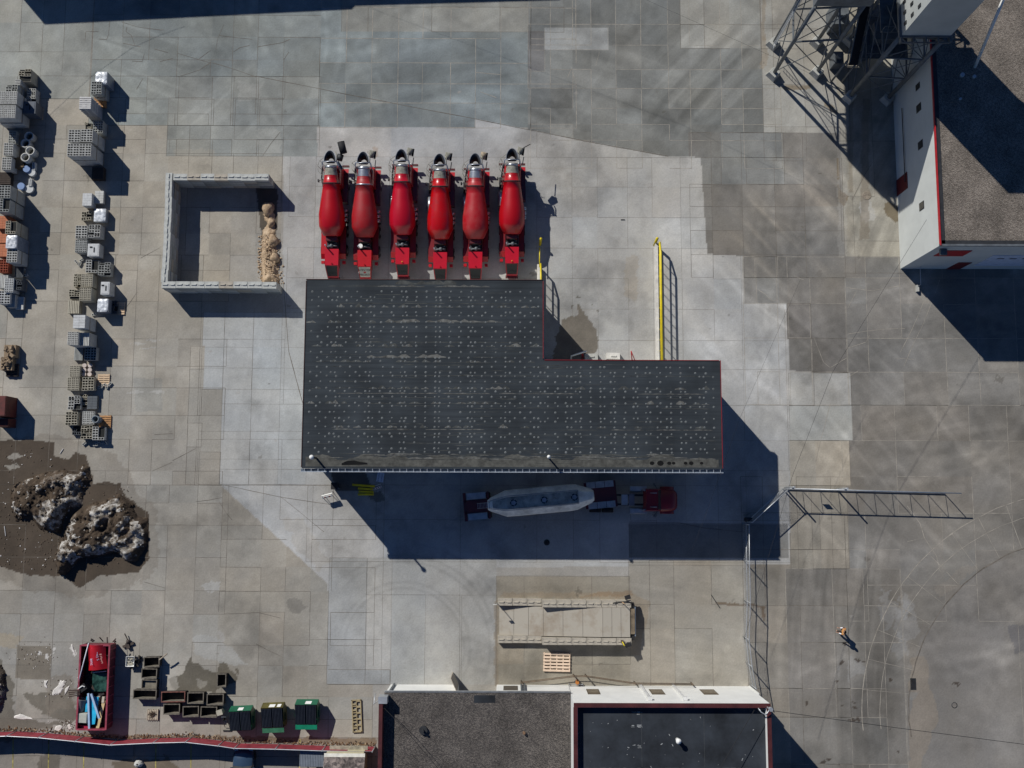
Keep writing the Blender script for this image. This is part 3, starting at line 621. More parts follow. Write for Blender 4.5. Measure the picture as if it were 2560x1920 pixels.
cp.build("coping", [M_RED, M_DST, M_GST], PB)
def onW(px, pxs, py, z):      # y position along west wall for a photo pixel at height z
    return P(px, py, z).y - BS
for z_, py_, hgt, wd in ((5.6, 217, .9, .55), (5.6, 270, 1.0, .7), (5.6, 362, 1.0, .7), (5.3, 515, 1.0, .7)):
    # windows on the west wall, sitting 2 cm proud
    base = None
    best = min(((abs((CP + 0).sum() * 0 + (lambda dd: 960 - F * (dd @ cu) / (dd @ cf))(np.array([BW, BS + t * .05, z_]) - CP) - py_), t * .05) for t in range(0, 900)))
    yy = best[1]; f = MB().bx(-.03, 0, yy - wd / 2, yy + wd / 2, z_ - hgt / 2, z_ + hgt / 2).build("window", M_DST, PB)
    MB().bx(-.045, -.03, yy - wd / 2 + .06, yy + wd / 2 - .06, z_ - hgt / 2 + .06, z_ + hgt / 2 - .06).build("pane", M_GLS, f)
def wy(py_, z_): return min(((abs((lambda dd: 960 - F * (dd @ cu) / (dd @ cf))(np.array([BW, BS + t * .05, z_]) - CP) - py_), t * .05) for t in range(0, 900)))[1]
yd = wy(462, 1.1); MB().bx(-.05, 0, yd - .75, yd + .75, 0, 2.5).build("door", mat("dull_red_door", (.14, .012, .012), .5), PB)
# south face
def wx(px_, z_): return min(((abs((lambda dd: 1280 + F * (dd @ cr) / (dd @ cf))(np.array([BW + t * .05, BS, z_]) - CP) - px_), t * .05) for t in range(0, 680)))[1]
MB().bx(wx(2343, 5.8), wx(2416, 5.8), -.05, 0, 5.0, 6.9).build("sign_panel", M_RED, PB)
MB().bx(wx(2378, 1.1), wx(2412, 1.1), -.05, 0, 0, 2.6).build("door", mat("dull_red_door2", (.14, .012, .012), .5), PB)
gd = MB().bx(wx(2447, 2.5), wx(2447, 2.5) + 7, -.05, 0, 1.5, 5.2).build("overhead_door", mat("pale_blue_door", (.55, .62, .75), .5), PB)
for k in range(6): x = wx(2447, 2.5) + .8 + k * 1.1; MB().bx(x, x + .6, -.06, -.05, 4.1, 4.35).build("pane", M_GLS, gd)
c_ = MB(); yy = wy(250, 3); c_.tube([(-.12, wy(455, 2.2), 2.2), (-.12, wy(270, 2.2), 2.2)], .04); c_.build("conduit", M_DST, PB)
c_ = MB(); c_.bx(wx(2352, 7.6), wx(2368, 7.6), -.55, -.05, 7.3, 7.6).build("wall_lamp", M_GST, PB)
for (a, b, r_) in ((2407, 186, .18), (2402, 246, .1), (2437, 190, .14)):
    c_ = P(a, b, HB + .4); MB().cyl((0, 0, .2), r_, .4, 0, 12).build("vent_pipe", M_STL, PB, (c_.x - BW, c_.y - BS, HB))
c_ = P(2290, 640); 
hr = thing("handrail", "thin pale metal rail standing out from the plant building's corner", "railing", (P(2290, 690).x, P(2290, 690).y, 0))
MB().tube([(0, 1.9, 0), (0, 1.9, 1.0), (0, -1.0, 1.0), (0, -1.0, 0)], .035).build("rail", M_STL, hr)
MB().bx(-.1, .1, -1.5, -.9, 0, .35).build("post_base", M_CON, hr)
# ---- buildings along the bottom ---------------------------------------------------
wb = P(977, 1711); HW = height_at((wb.x, wb.y), py=1731); HW = max(3.2, HW)
eb = P(1870, 1715.5); HE = height_at((eb.x, eb.y), py=1760)
OB = thing("gravel_roofed_building", "low white building with a dark gravel roof at the bottom of the yard", "building", (wb.x, wb.y, 0))
xm = P(1427, 1733, HW).x - wb.x; D = 22.0
xa = P(1147, 1711).x - wb.x; xb = P(1242, 1711).x - wb.x; yd0 = -.0
w_ = MB(); w_.bx(0, xa, -D, 0, 0, HW - .25); w_.bx(xb, xm, -D, 0, 0, HW - .25); w_.bx(xa, xb, -D, -1.9, 0, HW - .25); w_.bx(xa, xb, -1.9, 0, HW - .6, HW - .25)
w_.build("wall", M_WHT, OB)
ro = MB(); ro.bx(-.1, xm - .02, -D, .02, HW - .25, HW); ro.build("roof", M_GRV, OB)
pt = P(1224, 1744, HW); pt2 = P(1270, 1756, HW)
MB().bx(P(1185, 1740, HW).x - wb.x, P(1238, 1740, HW).x - wb.x, P(1185, 1757, HW).y - wb.y, P(1185, 1738, HW).y - wb.y, HW + .002, HW + .012).build("membrane_patch", M_MEM, OB)
g_ = MB(); g_.bx(-.1, xm, .10, .13, HW - .2, HW + .06, 1); g_.bx(-.1, xm, .02, .05, HW - .15, HW + .05, 1); x = .5
g_.bx(-.1, xm, .05, .10, HW - .2, HW - .15, 0)
while x < xm: g_.bx(x, x + .04, .05, .10, HW - .06, HW - .02, 1); x += 1.2
g_.build("gutter", [M_DST, M_STL], OB)
pw = MB(); yp0 = P(945, 1752, HW).y - wb.y; pw.bx(-.42, -.1, -D, yp0, 0, HW + 1.05, 0); pw.build("parapet", M_MAR, OB)
ub = MB(); ub.box((-.1, yp0 + .25, HW + .55), (.75, .55, 1.1), 0); ub.tube([(-.5, yp0 + .2, HW + .9), (-.85, yp0 - .1, HW + .9), (-.8, yp0 + .7, HW + .5)], .035, 0); ub.build("roof_unit", M_STL, OB)
for a in (987, 1303, 1311): x = P(a, 1712).x - wb.x; MB().bx(x - .07, x + .07, .02, .16, 0.2, HW - .2).build("downspout", M_GST, OB)
MB().bx(P(1259, 1712).x - wb.x, P(1294, 1712).x - wb.x, .003, .03, .6, 2.6).build("window", mat("brown_shutter", (.085, .072, .055), .6), OB)
MB().bx(xa, xb, -1.92, -1.89, 0, 3.0).build("overhead_door", mat("brown_grey_door", (.13, .115, .095), .6), OB)
dd = MB(); dd.add([(xa, 0.02, .1), (xa - .5, 1.1, .1), (xa, 0.02, HW - .4), (xa - .5, 1.1, HW - .4), (xa - .06, 0.02, .1), (xa - .56, 1.1, .1), (xa - .06, 0.02, HW - .4), (xa - .56, 1.1, HW - .4)], [(0, 1, 3, 2), (4, 6, 7, 5), (2, 3, 7, 6), (0, 4, 5, 1), (1, 5, 7, 3), (0, 2, 6, 4)])
dd.build("open_door", mat("tan_door", (.42, .36, .28), .6), OB)
c_ = P(1058, 1826, HW + .2); rv = MB().cyl((0, 0, .12), .35, .24, 0, 14).cyl((0, 0, .4), .1, .4, 0, 10); rv.build("roof_drain", M_DST, OB, (c_.x - wb.x, c_.y - wb.y, HW))
c_ = P(1310, 1833, HW + .3); MB().cyl((0, 0, .15), .12, .3, 0, 10).build("vent_pipe", mat("rust", (.2, .12, .07), .9), OB, (c_.x - wb.x, c_.y - wb.y, HW))
HB2 = HE
EB = thing("membrane_roofed_building", "white building with a black membrane roof ringed by a maroon parapet, bottom centre right", "building", (eb.x, eb.y, 0))
xl = xm + wb.x - eb.x
w_ = MB(); w_.bx(xl, 0, -D, 0, 0, HE - .9); w_.bx(xl, 0, -.32, 0, HE - .9, HE - .04); w_.bx(xl, xl + .32, -D, -.32, HE - .9, HE - .04); w_.bx(-.32, 0, -D, -.32, HE - .9, HE - .04)
w_.build("wall", M_WHT, EB)
mk = MB(); mk.bx(xl + .32, -.32, -D, -.32, HE - .9, HE - .55, 2)
for i in range(70):
    x = R.uniform(xl + 1, -1); y = R.uniform(-9, -1); r = R.uniform(.02, .07); mk.box((x, y, HE - .545), (r * R.uniform(1, 3), r, .006), 0, R.uniform(0, 3))
for y in (-5.1,): 
    for i in range(26): x = xl + .6 + i * .58; mk.box((x, y + R.uniform(-.03, .03), HE - .546), (R.uniform(.2, .6), R.uniform(.02, .06), .005), 1)
for px_ in (1450, 1604, 1760): x = P(px_, 1800, HE - .5).x - eb.x; mk.box((x, -2.9, HE - .546), (.03, 4.2, .005), 1)
for a, b in ((1594, 1783), (1590, 1866), (1592, 1816)):
    c_ = P(a, b, HE - .5)
    for i in range(7): mk.box((c_.x - eb.x + R.uniform(-.35, .35), c_.y - eb.y + R.uniform(-.12, .12), HE - .545), (R.uniform(.1, .4), R.uniform(.02, .07), .005), 0)
mk.build("roof", [mat("chalk_marks", (.28, .29, .29), .9, var=.4), mat("seam_dust", (.055, .06, .063), .9, var=.3), M_MEM], EB)
cp = MB(); cp.bx(xl, 0, -.30, .04, HE - .04, HE + .04); cp.bx(xl - .03, xl + .30, -D, -.30, HE - .04, HE + .04); cp.bx(-.30, .04, -D, -.30, HE - .04, HE + .04)
cp.build("coping", M_MAR, EB)
for a, b in ((1467, 1498), (1625, 1658), (1753, 1789)):
    f = MB().bx(P(a, 1718, 2.6).x - eb.x, P(b, 1718, 2.6).x - eb.x, .003, .04, 1.7, 3.9).build("window", mat("brown_frame", (.11, .085, .055), .6), EB)
    MB().bx(P(a, 1718, 2.6).x - eb.x + .08, P(b, 1718, 2.6).x - eb.x - .08, .04, .05, 1.8, 3.3).build("pane", mat("brown_glass", (.16, .13, .09), .3), f)
for a in (1600, 1682):
    x = P(a, 1712).x - eb.x; MB().bx(x - .09, x + .09, .03, .2, .1, HE - 1.5).bx(x - .16, x + .16, .02, .3, HE - 1.5, HE - 1.15).build("downspout", mat("pale_downspout", (.6, .6, .58), .5), EB)
MB().bx(.02, .14, -.1, .06, 0.1, HE * .45).build("corner_pipe", M_WHT, EB)
c_ = P(1697, 1854, HE + .2); MB().cyl((0, 0, .35), .16, .7, 0, 14).lathe([(0, .22), (.1, .18), (.16, .01)], (0, 0, .7), (0, 0, 1), 0, 14).build("roof_vent", M_WHT, EB, (c_.x - eb.x, c_.y - eb.y, HE - .55))
mp_ = MB(); mp_.tube([(-.25, -.25, HE - .3), (-.25, -.25, HE + .9)], .07); mp_.cyl((-.25, -.2, HE + 1.0), .17, .3, 0, 12); mp_.tube([(-.2, -.3, HE + .5), (-.45, -.8, HE + .3), (-.8, -.6, HE + .15), (-1.0, -.3, HE + .1)], .05); mp_.build("service_mast", M_STL, EB)
# small shed with shingles and the metal lean-to beside it
c_ = P(868, 1897, 2.4); SH = thing("shed", "small cream shed with a grey shingle roof and a bright eave", "shed", (c_.x, c_.y, 0))
a_ = P(810, 1893, 2.2); b_ = P(918, 1893, 2.2); wS = b_.x - a_.x; x0_ = a_.x - c_.x; y0_ = a_.y - c_.y
M_CRM = mat("cream_siding", (.52, .47, .30), .7, var=.06)
MB().bx(x0_ + .2, x0_ + wS - .3, y0_ - 5, y0_ + .4, 0, 2.15).build("wall", M_CRM, SH)
MB().add([(x0_, y0_, 2.2), (x0_ + wS - .2, y0_, 2.2), (x0_ + wS - .2, y0_ - 3, 3.6), (x0_, y0_ - 3, 3.6), (x0_, y0_, 2.12), (x0_ + wS - .2, y0_, 2.12), (x0_ + wS - .2, y0_ - 3, 3.5), (x0_, y0_ - 3, 3.5)], [(0, 1, 2, 3), (7, 6, 5, 4), (0, 4, 5, 1), (1, 5, 6, 2), (2, 6, 7, 3), (3, 7, 4, 0)]).build("roof", gravel("grey_shingles", (.07, .06, .058), (.25, .21, .19), (.14, .12, .11), 4), SH)
MB().bx(x0_, x0_ + wS - .2, y0_ + .01, y0_ + .3, 2.06, 2.16).build("eave", mat("eave_white", (.8, .78, .68), .5), SH)
MB().bx(x0_ + .3, x0_ + wS - .1, y0_ + .34, y0_ + .72, 1.2, 1.3).build("awning", mat("tan_awning", (.32, .29, .22), .8, var=.3), SH)
c_ = P(782, 1896, 1.4); ln_ = MB().box((0, 0, 1.4), (2.25, 1.35, .06), 0)
for i in range(16): ln_.box((-1.05 + i * .14, 0, 1.44), (.03, 1.35, .03), 0)
ln_.box((-1.1, .6, .7), (.06, .06, 1.36)); ln_.box((1.0, .6, .7), (.06, .06, 1.36)); ln_.box((-1.1, -.6, .7), (.06, .06, 1.36)); ln_.box((1.0, -.6, .7), (.06, .06, 1.36))
tag(ln_.build("canopy", mat("ribbed_grey_sheet", (.20, .225, .26), .5, .2), None, (c_.x, c_.y, 0)), "grey ribbed metal canopy between the parking bays and the shed", "canopy")
# ---- building north of the frame, seen only by its shadow ---------------------------
HN = 10.0
def shad(px_, py_): v = P(px_, py_); return Vector((v.x - SUN.x / -SUN.z * HN, v.y - SUN.y / -SUN.z * HN, 0))
s0 = shad(112, 62); s1 = shad(880, 24); s2 = shad(1400, 1); 
NBD = MB().prism([(0, 0), (s1.x - s0.x, s1.y - s0.y), (s1.x - s0.x + .3, s1.y - s0.y + .35), (s2.x - s0.x, s2.y - s0.y), (s2.x - s0.x, 16), (0, 18)], 0, HN).build("warehouse", M_WHT2, None, s0)
tag(NBD, "long warehouse beyond the north edge that shades the top of the yard", "building")
sp_ = shad(463, 74); 
# ================================================================ BATCH PLANT TOWERS (upper right)
def tower(name, label, feet, H, mb_top=None, r=.17, levels=3):
    c = sum((f for f in feet), Vector((0, 0, 0))) / 4
    T = thing(name, label, "steel tower", (c.x, c.y, 0))
    ft = [f - c for f in feet]
    for f in ft:
        MB().tube([(f.x, f.y, .7), (f.x, f.y, H)], r, 0, 10).build("leg", M_GST, T)
        MB().box((f.x, f.y, .35), (1.0, 1.0, .7), 0, PI / 4, taper=.75).build("footing", M_CON, T)
    br = MB()
    for lv in range(levels):
        z0 = .9 + (H - 1.2) * lv / levels; z1 = .9 + (H - 1.2) * (lv + 1) / levels
        for i in range(4):
            a, b = ft[i], ft[(i + 1) % 4]
            br.tube([(a.x, a.y, z1), (b.x, b.y, z1)], .09, 0, 6); br.tube([(a.x, a.y, z0), (b.x, b.y, z1)], .045, 0, 6); br.tube([(b.x, b.y, z0), (a.x, a.y, z1)], .045, 0, 6)
    br.build("bracing", M_GST, T)
    return T, c
f1 = [P(1932, 188), P(2040, 183), P(2040, 108), P(1932, 112)]
T1, c1 = tower("aggregate_tower", "grey steel frame tower on four diamond footings, left of the silo", f1, 13.2, levels=2)
bn = MB(); hx = (f1[1].x - f1[0].x) / 2; hy = (f1[1].y - f1[2].y) / -2
bn.box((0, 0, 15.2), (2 * hx + .5, 2 * hy + .5, 3.4), 0)
bn.add([(-hx, -hy, 13.5), (hx, -hy, 13.5), (hx, hy, 13.5), (-hx, hy, 13.5), (-.4, -.4, 11.4), (.4, -.4, 11.4), (.4, .4, 11.4), (-.4, .4, 11.4)], [(0, 4, 5, 1), (1, 5, 6, 2), (2, 6, 7, 3), (3, 7, 4, 0), (4, 7, 6, 5), (0, 1, 2, 3)], 0)
sw_ = P(1807, 64); se_ = P(2092, 64)
bn.bx(sw_.x - c1.x, se_.x - c1.x, sw_.y - c1.y, sw_.y - c1.y + 9, 13.2, 17.0)
bn.build("bin", M_GST, T1)
ld = MB()
for s_ in (-.22, .22): ld.tube([(-hx - .35, s_ + .5, 1.5), (-hx - .35, s_ + .5, 13)], .03, 0, 6)
for k in range(38): ld.tube([(-hx - .35, .28, 1.6 + k * .3), (-hx - .35, .72, 1.6 + k * .3)], .015, 0, 4)
ld.build("ladder", M_STL, T1)
f2 = [P(2122, 245), P(2216, 250), P(2216, 105), P(2122, 103)]
T2, c2 = tower("silo_tower", "tall boxed white silo on grey steel legs beside the plant building", f2, 12.8, levels=3, r=.2)
si = MB(); ax_, ay_ = P(2255, 95, 13), P(2377, 82, 13)
sx0, sx1 = ax_.x - c2.x, ay_.x - c2.x; sy0 = (ax_.y + ay_.y) / 2 - c2.y; SD = 5.2; 
tip = P(2515, 500, HB); HS = HB + ((tip.x - ax_.x) / .853 + (ax_.y - tip.y) / .986) / 2
si.bx(sx0, sx1, sy0, sy0 + SD, 13.0, min(HS, 27)); 
M_SILO = mat("silo_white", (.42, .44, .42), .6, var=.08, scale=.4)
so_ = si.build("silo", M_SILO, T2)
for k in range(9): MB().bx(sx0 - .06, sx0 - .01, sy0 + .5 + (k % 3) * .9, sy0 + .75 + (k % 3) * .9, 13.6 + (k // 3) * 1.4, 14.1 + (k // 3) * 1.4).build("louvre", M_DST, T2)
pf = MB(); pf.bx(sx0 - .2, sx1 + .2, sy0 - .1, sy0 + SD, 12.75, 12.98); 
for k in range(5): x = sx0 + (sx1 - sx0) * k / 4; pf.bx(x - .05, x + .05, sy0 - .5, sy0 - .1, 12.5, 12.95)
pf.bx(sx0, sx1, sy0 - .5, sy0 - .42, 12.6, 12.75); pf.build("platform", M_GST, T2)
hp = MB(); hp.add([(sx0 + .3, sy0 + .5, 12.7), (sx1 - .3, sy0 + .5, 12.7), (sx1 - .3, sy0 + 4, 12.7), (sx0 + .3, sy0 + 4, 12.7), (-.5, 1.5, 8.2), (.5, 1.5, 8.2), (.5, 2.5, 8.2), (-.5, 2.5, 8.2)], [(0, 4, 5, 1), (1, 5, 6, 2), (2, 6, 7, 3), (3, 7, 4, 0), (4, 7, 6, 5)], 0)
hp.cyl((0, 2, 6.6), .45, 3.0, 0, 14); hp.box((0, 1.2, 5.0), (2.6, 1.6, 1.2), 0); hp.tube([(0, 1.2, 4.6), (-.6, .2, 3.4)], .35, 0, 10); hp.build("hopper", M_GST, T2)
for z_ in (4.4, 9.5):
    pl = MB(); pl.bx(-2.3, 2.0, -.9, 4.2, z_, z_ + .08)
    for s_ in (0, 1):
        yy = -.9 + s_ * 5.1
        pl.tube([(-2.3, yy, z_ + 1.1), (2.0, yy, z_ + 1.1)], .03, 0, 5); pl.tube([(-2.3, yy, z_ + .6), (2.0, yy, z_ + .6)], .02, 0, 5)
        for k in range(6): pl.tube([(-2.3 + .86 * k, yy, z_), (-2.3 + .86 * k, yy, z_ + 1.1)], .025, 0, 5)
    pl.build("walkway", M_GST, T2)
# conveyor between the towers, running north out of frame
CV = thing("conveyor", "dark truss conveyor climbing behind the two steel towers", "conveyor", (c1.x + 3.9, c1.y + 1, 0))
cv = MB()
for sx_ in (-.5, .5):
    for dz_ in (0, .9): cv.tube([(sx_, -3.6, 4.2 + dz_), (sx_ + 1.5, 13, 13.5 + dz_)], .06, 0, 6)
for k in range(16):
    t = k / 15; y = -3.6 + 16.6 * t; z = 4.2 + 9.3 * t; x = 1.5 * t
    cv.tube([(x - .5, y, z), (x - .5, y, z + .9)], .03, 0, 5); cv.tube([(x + .5, y, z), (x + .5, y, z + .9)], .03, 0, 5); cv.tube([(x - .5, y, z), (x + .5, y, z)], .03, 0, 5)
    if k < 15: y2 = y + 16.6 / 15; z2 = z + 9.3 / 15; cv.tube([(x - .5, y, z), (x - .4, y2, z2 + .9)], .025, 0, 5); cv.tube([(x + .5, y, z), (x + .6, y2, z2 + .9)], .025, 0, 5)
cv.build("truss", M_GST, CV)
MB().add([(-.4, -3.6, 4.5), (.4, -3.6, 4.5), (1.9, 13, 13.8), (1.1, 13, 13.8), (-.4, -3.6, 4.44), (.4, -3.6, 4.44), (1.9, 13, 13.74), (1.1, 13, 13.74)], [(0, 1, 2, 3), (7, 6, 5, 4), (0, 4, 5, 1), (1, 5, 6, 2), (2, 6, 7, 3), (3, 7, 4, 0)]).build("belt", M_BLK, CV)
for (x, y) in ((-.5, -3.2), (.5, -3.2), (.3, 4), (1.2, 4)): MB().tube([(x, y, 0), (x, y, 4.2 + (y + 3.6) * .56)], .09, 0, 8).build("leg", M_GST, CV)
# two pale fill pipes rising from the gravel roof
for k, (a, b, c_, d_) in enumerate((((2437, 168), HB + .1, (2516, -20), 16), ((2368, 96), HB + .1, (2470, -12), 15))):
    p_, q_ = P(a[0], a[1], b), P(c_[0], c_[1], d_)
    o = MB().tube([(0, 0, 0), tuple(q_ - p_)], .13 if k == 0 else .07, 0, 10).build("fill_pipe", [M_WHT, mat("tan_pipe", (.33, .3, .25), .6)][k], None, p_)
    tag(o, ["thick white fill pipe slanting up from the gravel roof", "thin tan fill pipe slanting up beside the silo"][k], "pipe")
# concrete plinth and pump gear under the towers
for k, (a, b, s_, h_) in enumerate(((2150, 130, 1.3, 2.2), (2085, 60, 1.5, 2.0), (2085, 160, .9, 1.4))):
    p_ = P(a, b); o = MB().box((0, 0, h_ / 2), (s_, s_ * 1.3, h_), 0).cyl((0, 0, h_ + .3), s_ * .3, .6, 0, 12).box((s_ * .4, -s_ * .5, h_ * .4), (.3, .3, h_ * .8), 0).build("machine_housing", M_GST, None, p_)
    tag(o, ["grey machine housing under the silo", "grey machine housing between the towers at the top edge", "small grey machine housing right of the aggregate tower legs"][k], "machinery", "machine housings under the plant")
# ================================================================ FENCES AND GATES
def mesh_alpha(name, col, fac, sc):
    mt = bpy.data.materials.new(name); mt.use_nodes = True; n = mt.node_tree; b = n.nodes["Principled BSDF"]; b.inputs["Base Color"].default_value = (*col, 1); b.inputs["Roughness"].default_value = .6
    tc = n.nodes.new("ShaderNodeTexCoord"); mp = n.nodes.new("ShaderNodeMapping"); mp.inputs["Rotation"].default_value = (.785, .785, 0)
    ch = n.nodes.new("ShaderNodeTexVoronoi"); ch.feature = 'DISTANCE_TO_EDGE'; ch.inputs["Scale"].default_value = sc
    lt = n.nodes.new("ShaderNodeMath"); lt.operation = 'LESS_THAN'; lt.inputs[1].default_value = fac
    n.links.new(tc.outputs["Object"], mp.inputs[0]); n.links.new(mp.outputs[0], ch.inputs[0]); n.links.new(ch.outputs[0], lt.inputs[0]); n.links.new(lt.outputs[0], b.inputs["Alpha"])
    return mt
M_MESH = mesh_alpha("chain_link", (.35, .36, .36), .05, 14)
def fence(name, label, pts, h, spacing, fabric, rails=(1.0,), r=.035, cat="fence", slat=None):
    o0 = pts[0]; Fc = thing(name, label, cat, (o0.x, o0.y, 0)); lp = [p - o0 for p in pts]
    for a, b in zip(lp[:-1], lp[1:]):
        n = max(1, round((b - a).length / spacing))
        for i in range(n + (1 if b is lp[-1] else 0)):
            p = a.lerp(b, i / n); MB().tube([(p.x, p.y, 0), (p.x, p.y, h + .06)], r * 1.25, 0, 8).build("post", M_STL, Fc)
    for k in rails: MB().tube([(p.x, p.y, h * k) for p in lp], r, 0, 8).build("rail", M_STL, Fc)
    fb = MB()
    for a, b in zip(lp[:-1], lp[1:]): fb.add([(a.x, a.y, .08), (b.x, b.y, .08), (b.x, b.y, h), (a.x, a.y, h)], [(0, 1, 2, 3)], 0)
    fb.build("fabric", fabric, Fc, recalc=False)
    return Fc
fence("chain_link_fence", "tall bare chain-link fence running south to the membrane-roofed building", [P(1857, 1310), P(1858, 1400), P(1860, 1500), P(1857, 1590), P(1864, 1655), P(1874, 1709)], 2.4, 4.2, M_MESH, (1.0, .52))
fence("swing_gate", "narrow galvanised gate slanting from the fence up to the cantilever gate", [P(1956, 1222), P(1866, 1304)], 2.3, 4.6, M_MESH, (1.0, .1), .04, "gate")
G = thing("cantilever_gate", "long galvanised cantilever gate frame with diagonal braces, casting a truss shadow", "gate", tuple(P(1958, 1222)))
g0 = P(1958, 1222); g1 = P(2360, 1233); d_ = (g1 - g0); Lg = d_.length; G.rotation_euler = (0, 0, math.atan2(d_.y, d_.x))
fr = MB(); hg = 2.25; fr.tube([(0, 0, .15), (Lg, 0, .15)], .055); fr.tube([(0, 0, hg), (Lg + .55, 0, hg)], .05); fr.tube([(Lg, 0, .15), (Lg + .0, 0, hg)], .04); fr.build("frame", M_STL, G)
bb = MB(); nb = 9
for k in range(nb):
    x0 = Lg * k / nb; x1 = Lg * (k + 1) / nb; bb.tube([(x0, 0, .15), (x0, 0, hg)], .025); bb.tube([(x0, 0, hg), (x1, 0, .15)], .02)
bb.build("brace", M_STL, G)
for x in (.15, 4.75): MB().tube([(x, .12, 0), (x, .12, 3.1)], .075, 0, 10).build("post", M_STL, G)
MB().box((2.6, .05, 1.6), (.6, .02, .45)).build("sign_plate", M_STL, G)
MB().cyl((0, 0, .5), .12, 1.0, 0, 12).box((.18, 0, .45), (.5, .35, .9), 0).build("gate_motor", M_DST, G, (-3.4, 2.2 - 5.0, 0))
# bottom fence with red slats
M_SLAT = mat("red_privacy_slats", (0.27, 0.035, 0.05), .6, var=.25, scale=1.5)
bp_ = [P(-60, 1832), P(42, 1828), P(120, 1832), P(210, 1841), P(295, 1850), P(400, 1845), P(480, 1843), P(560, 1852), P(600, 1858), P(700, 1860), P(815, 1864), P(938, 1866)]
bf = fence("slatted_fence", "chain-link fence with faded red privacy slats along the bottom edge", bp_, 1.85, 3.1, M_SLAT, (1.0,), .04)
# handrail by the bottom building
hp_ = [P(1303, 1702), P(1433, 1686), P(1463, 1686), P(1585, 1704), P(1727, 1706)]
HR = thing("pipe_railing", "rusty two-bar pipe railing zigzagging in front of the white wall", "railing", tuple(hp_[0])); hl_ = [p - hp_[0] for p in hp_]
M_RUST = mat("rusty_pipe", (.12, .085, .055), .8, var=.3)
for p in hl_: MB().tube([(p.x, p.y, 0), (p.x, p.y, 1.2)], .06, 0, 8).build("post", M_RUST, HR)
for z_ in (.62, 1.15): MB().tube([(p.x, p.y, z_) for p in hl_], .035, 0, 8).build("rail", M_RUST, HR)
# yellow railings on concrete kerbs either side of the wash bay
M_YEL = mat("safety_yellow", (.66, .52, .008), .45, var=.12, scale=2)
M_KERB = mat("white_kerb", (.62, .60, .55), .85, var=.15, scale=1.5)
for (px_, pt_, pb_, nm) in ((1637, 612, 930, "long yellow railing on a white kerb right of the wash bay"), (1344, 665, 930, "yellow railing on a white kerb beside the trucks")):
    a = P(px_, pt_); b = P(px_ + (7 if px_ > 1500 else 2), pb_); o = thing("guard_railing", nm, "railing", (a.x, a.y, 0), 0, "yellow railings round the wash bay"); ln = a.y - b.y
    MB().bx(-.06, .18, -ln, 0, 0, .7).build("kerb", M_KERB, o)
    rl = MB(); rl.tube([(.25, -ln, 1.95), (.25, -1.2, 1.95), (.25, -.15, 1.45), (.25, -.15, .4)], .085, 0, 8); rl.tube([(.25, -ln, 1.35), (.25, -.2, 1.35)], .07, 0, 8); rl.build("rail", M_YEL, o)
    k = 0
    while .15 + k * .98 < ln: MB().tube([(.25, -.15 - k * .98 - (.0 if k else 0), .1), (.25, -.15 - k * .98, 1.95 if k else 1.45)], .035, 0, 6).build("post", M_YEL, o); k += 1
for (a, b, h_, nm, ln) in ((1636, 613, 1.5, "stout yellow bollard at the head of the long railing", .25), (1350, 612, 1.2, "yellow bollard in the shade of the end mixer truck", .1)):
    p_ = P(a, b); o = MB().tube([(0, 0, 0), (.05, .25, h_)], .125, 0, 14).lathe([(0, .125), (.06, .1), (.1, .01)], (.05, .25, h_), (0, .1, 1), 0, 14).build("bollard", M_YEL, None, p_); tag(o, nm, "bollard", "yellow bollards at the wash bay")
# sweep bar from first bollard (yellow rail to kerb)
o = MB().tube([P(1349, 618, .9), P(1349, 668, .9)], .05, 0, 8).build("rail_bar", M_YEL); o2 = o; tag(o, "single yellow bar linking the shaded bollard to its railing", "railing")
# gear along the notch wall
for k, (a, b, nm) in enumerate(((1278, 0, ""),)): pass
def conc_block(px_, py_, rz, nm, col):
    p_ = P(px_, py_); o = MB().box((0, 0, .3), (1.25, .6, .6), 0, taper=.94).box((0, 0, .64), (.5, .12, .08), 0).build("concrete_block", col, None, p_, rot=rz); tag(o, nm, "concrete block", "loose concrete blocks in the wash bay")
conc_block(1477, 894, .03, "grey concrete block half in shade against the wash bay wall", M_CON)
conc_block(1532, 892, -.03, "pale concrete block in the sun against the wash bay wall", M_KERB)
for k, (a, b, c_, d_) in enumerate(((1455, 900, 1456, 880), (1580, 900, 1578, 878))):
    p_ = P(a, b); q_ = P(c_, d_, .9); o = MB().tube([(0, 0, 0), (q_.x - p_.x, q_.y - p_.y, .9)], .05, 0, 8).tube([(.25, .0, 0), (q_.x - p_.x, q_.y - p_.y, .9)], .04, 0, 8).build("red_stand", M_RED, None, p_); tag(o, ["red pipe stand in the shade by the wash bay wall", "red pipe stand in the sun by the wash bay wall"][k], "stand", "red stands in the wash bay")
p_ = P(1427, 903, 2.0); q1_ = P(1428, 890, 2.6); q2_ = P(1466, 878, 2.8)
o = MB().tube([(0, 0, 0), tuple(q1_ - p_), tuple(q2_ - p_)], .07, 0, 8).build("wash_boom", M_WHT, None, p_); tag(o, "white swinging wash boom arm over the shaded wash bay", "boom arm")
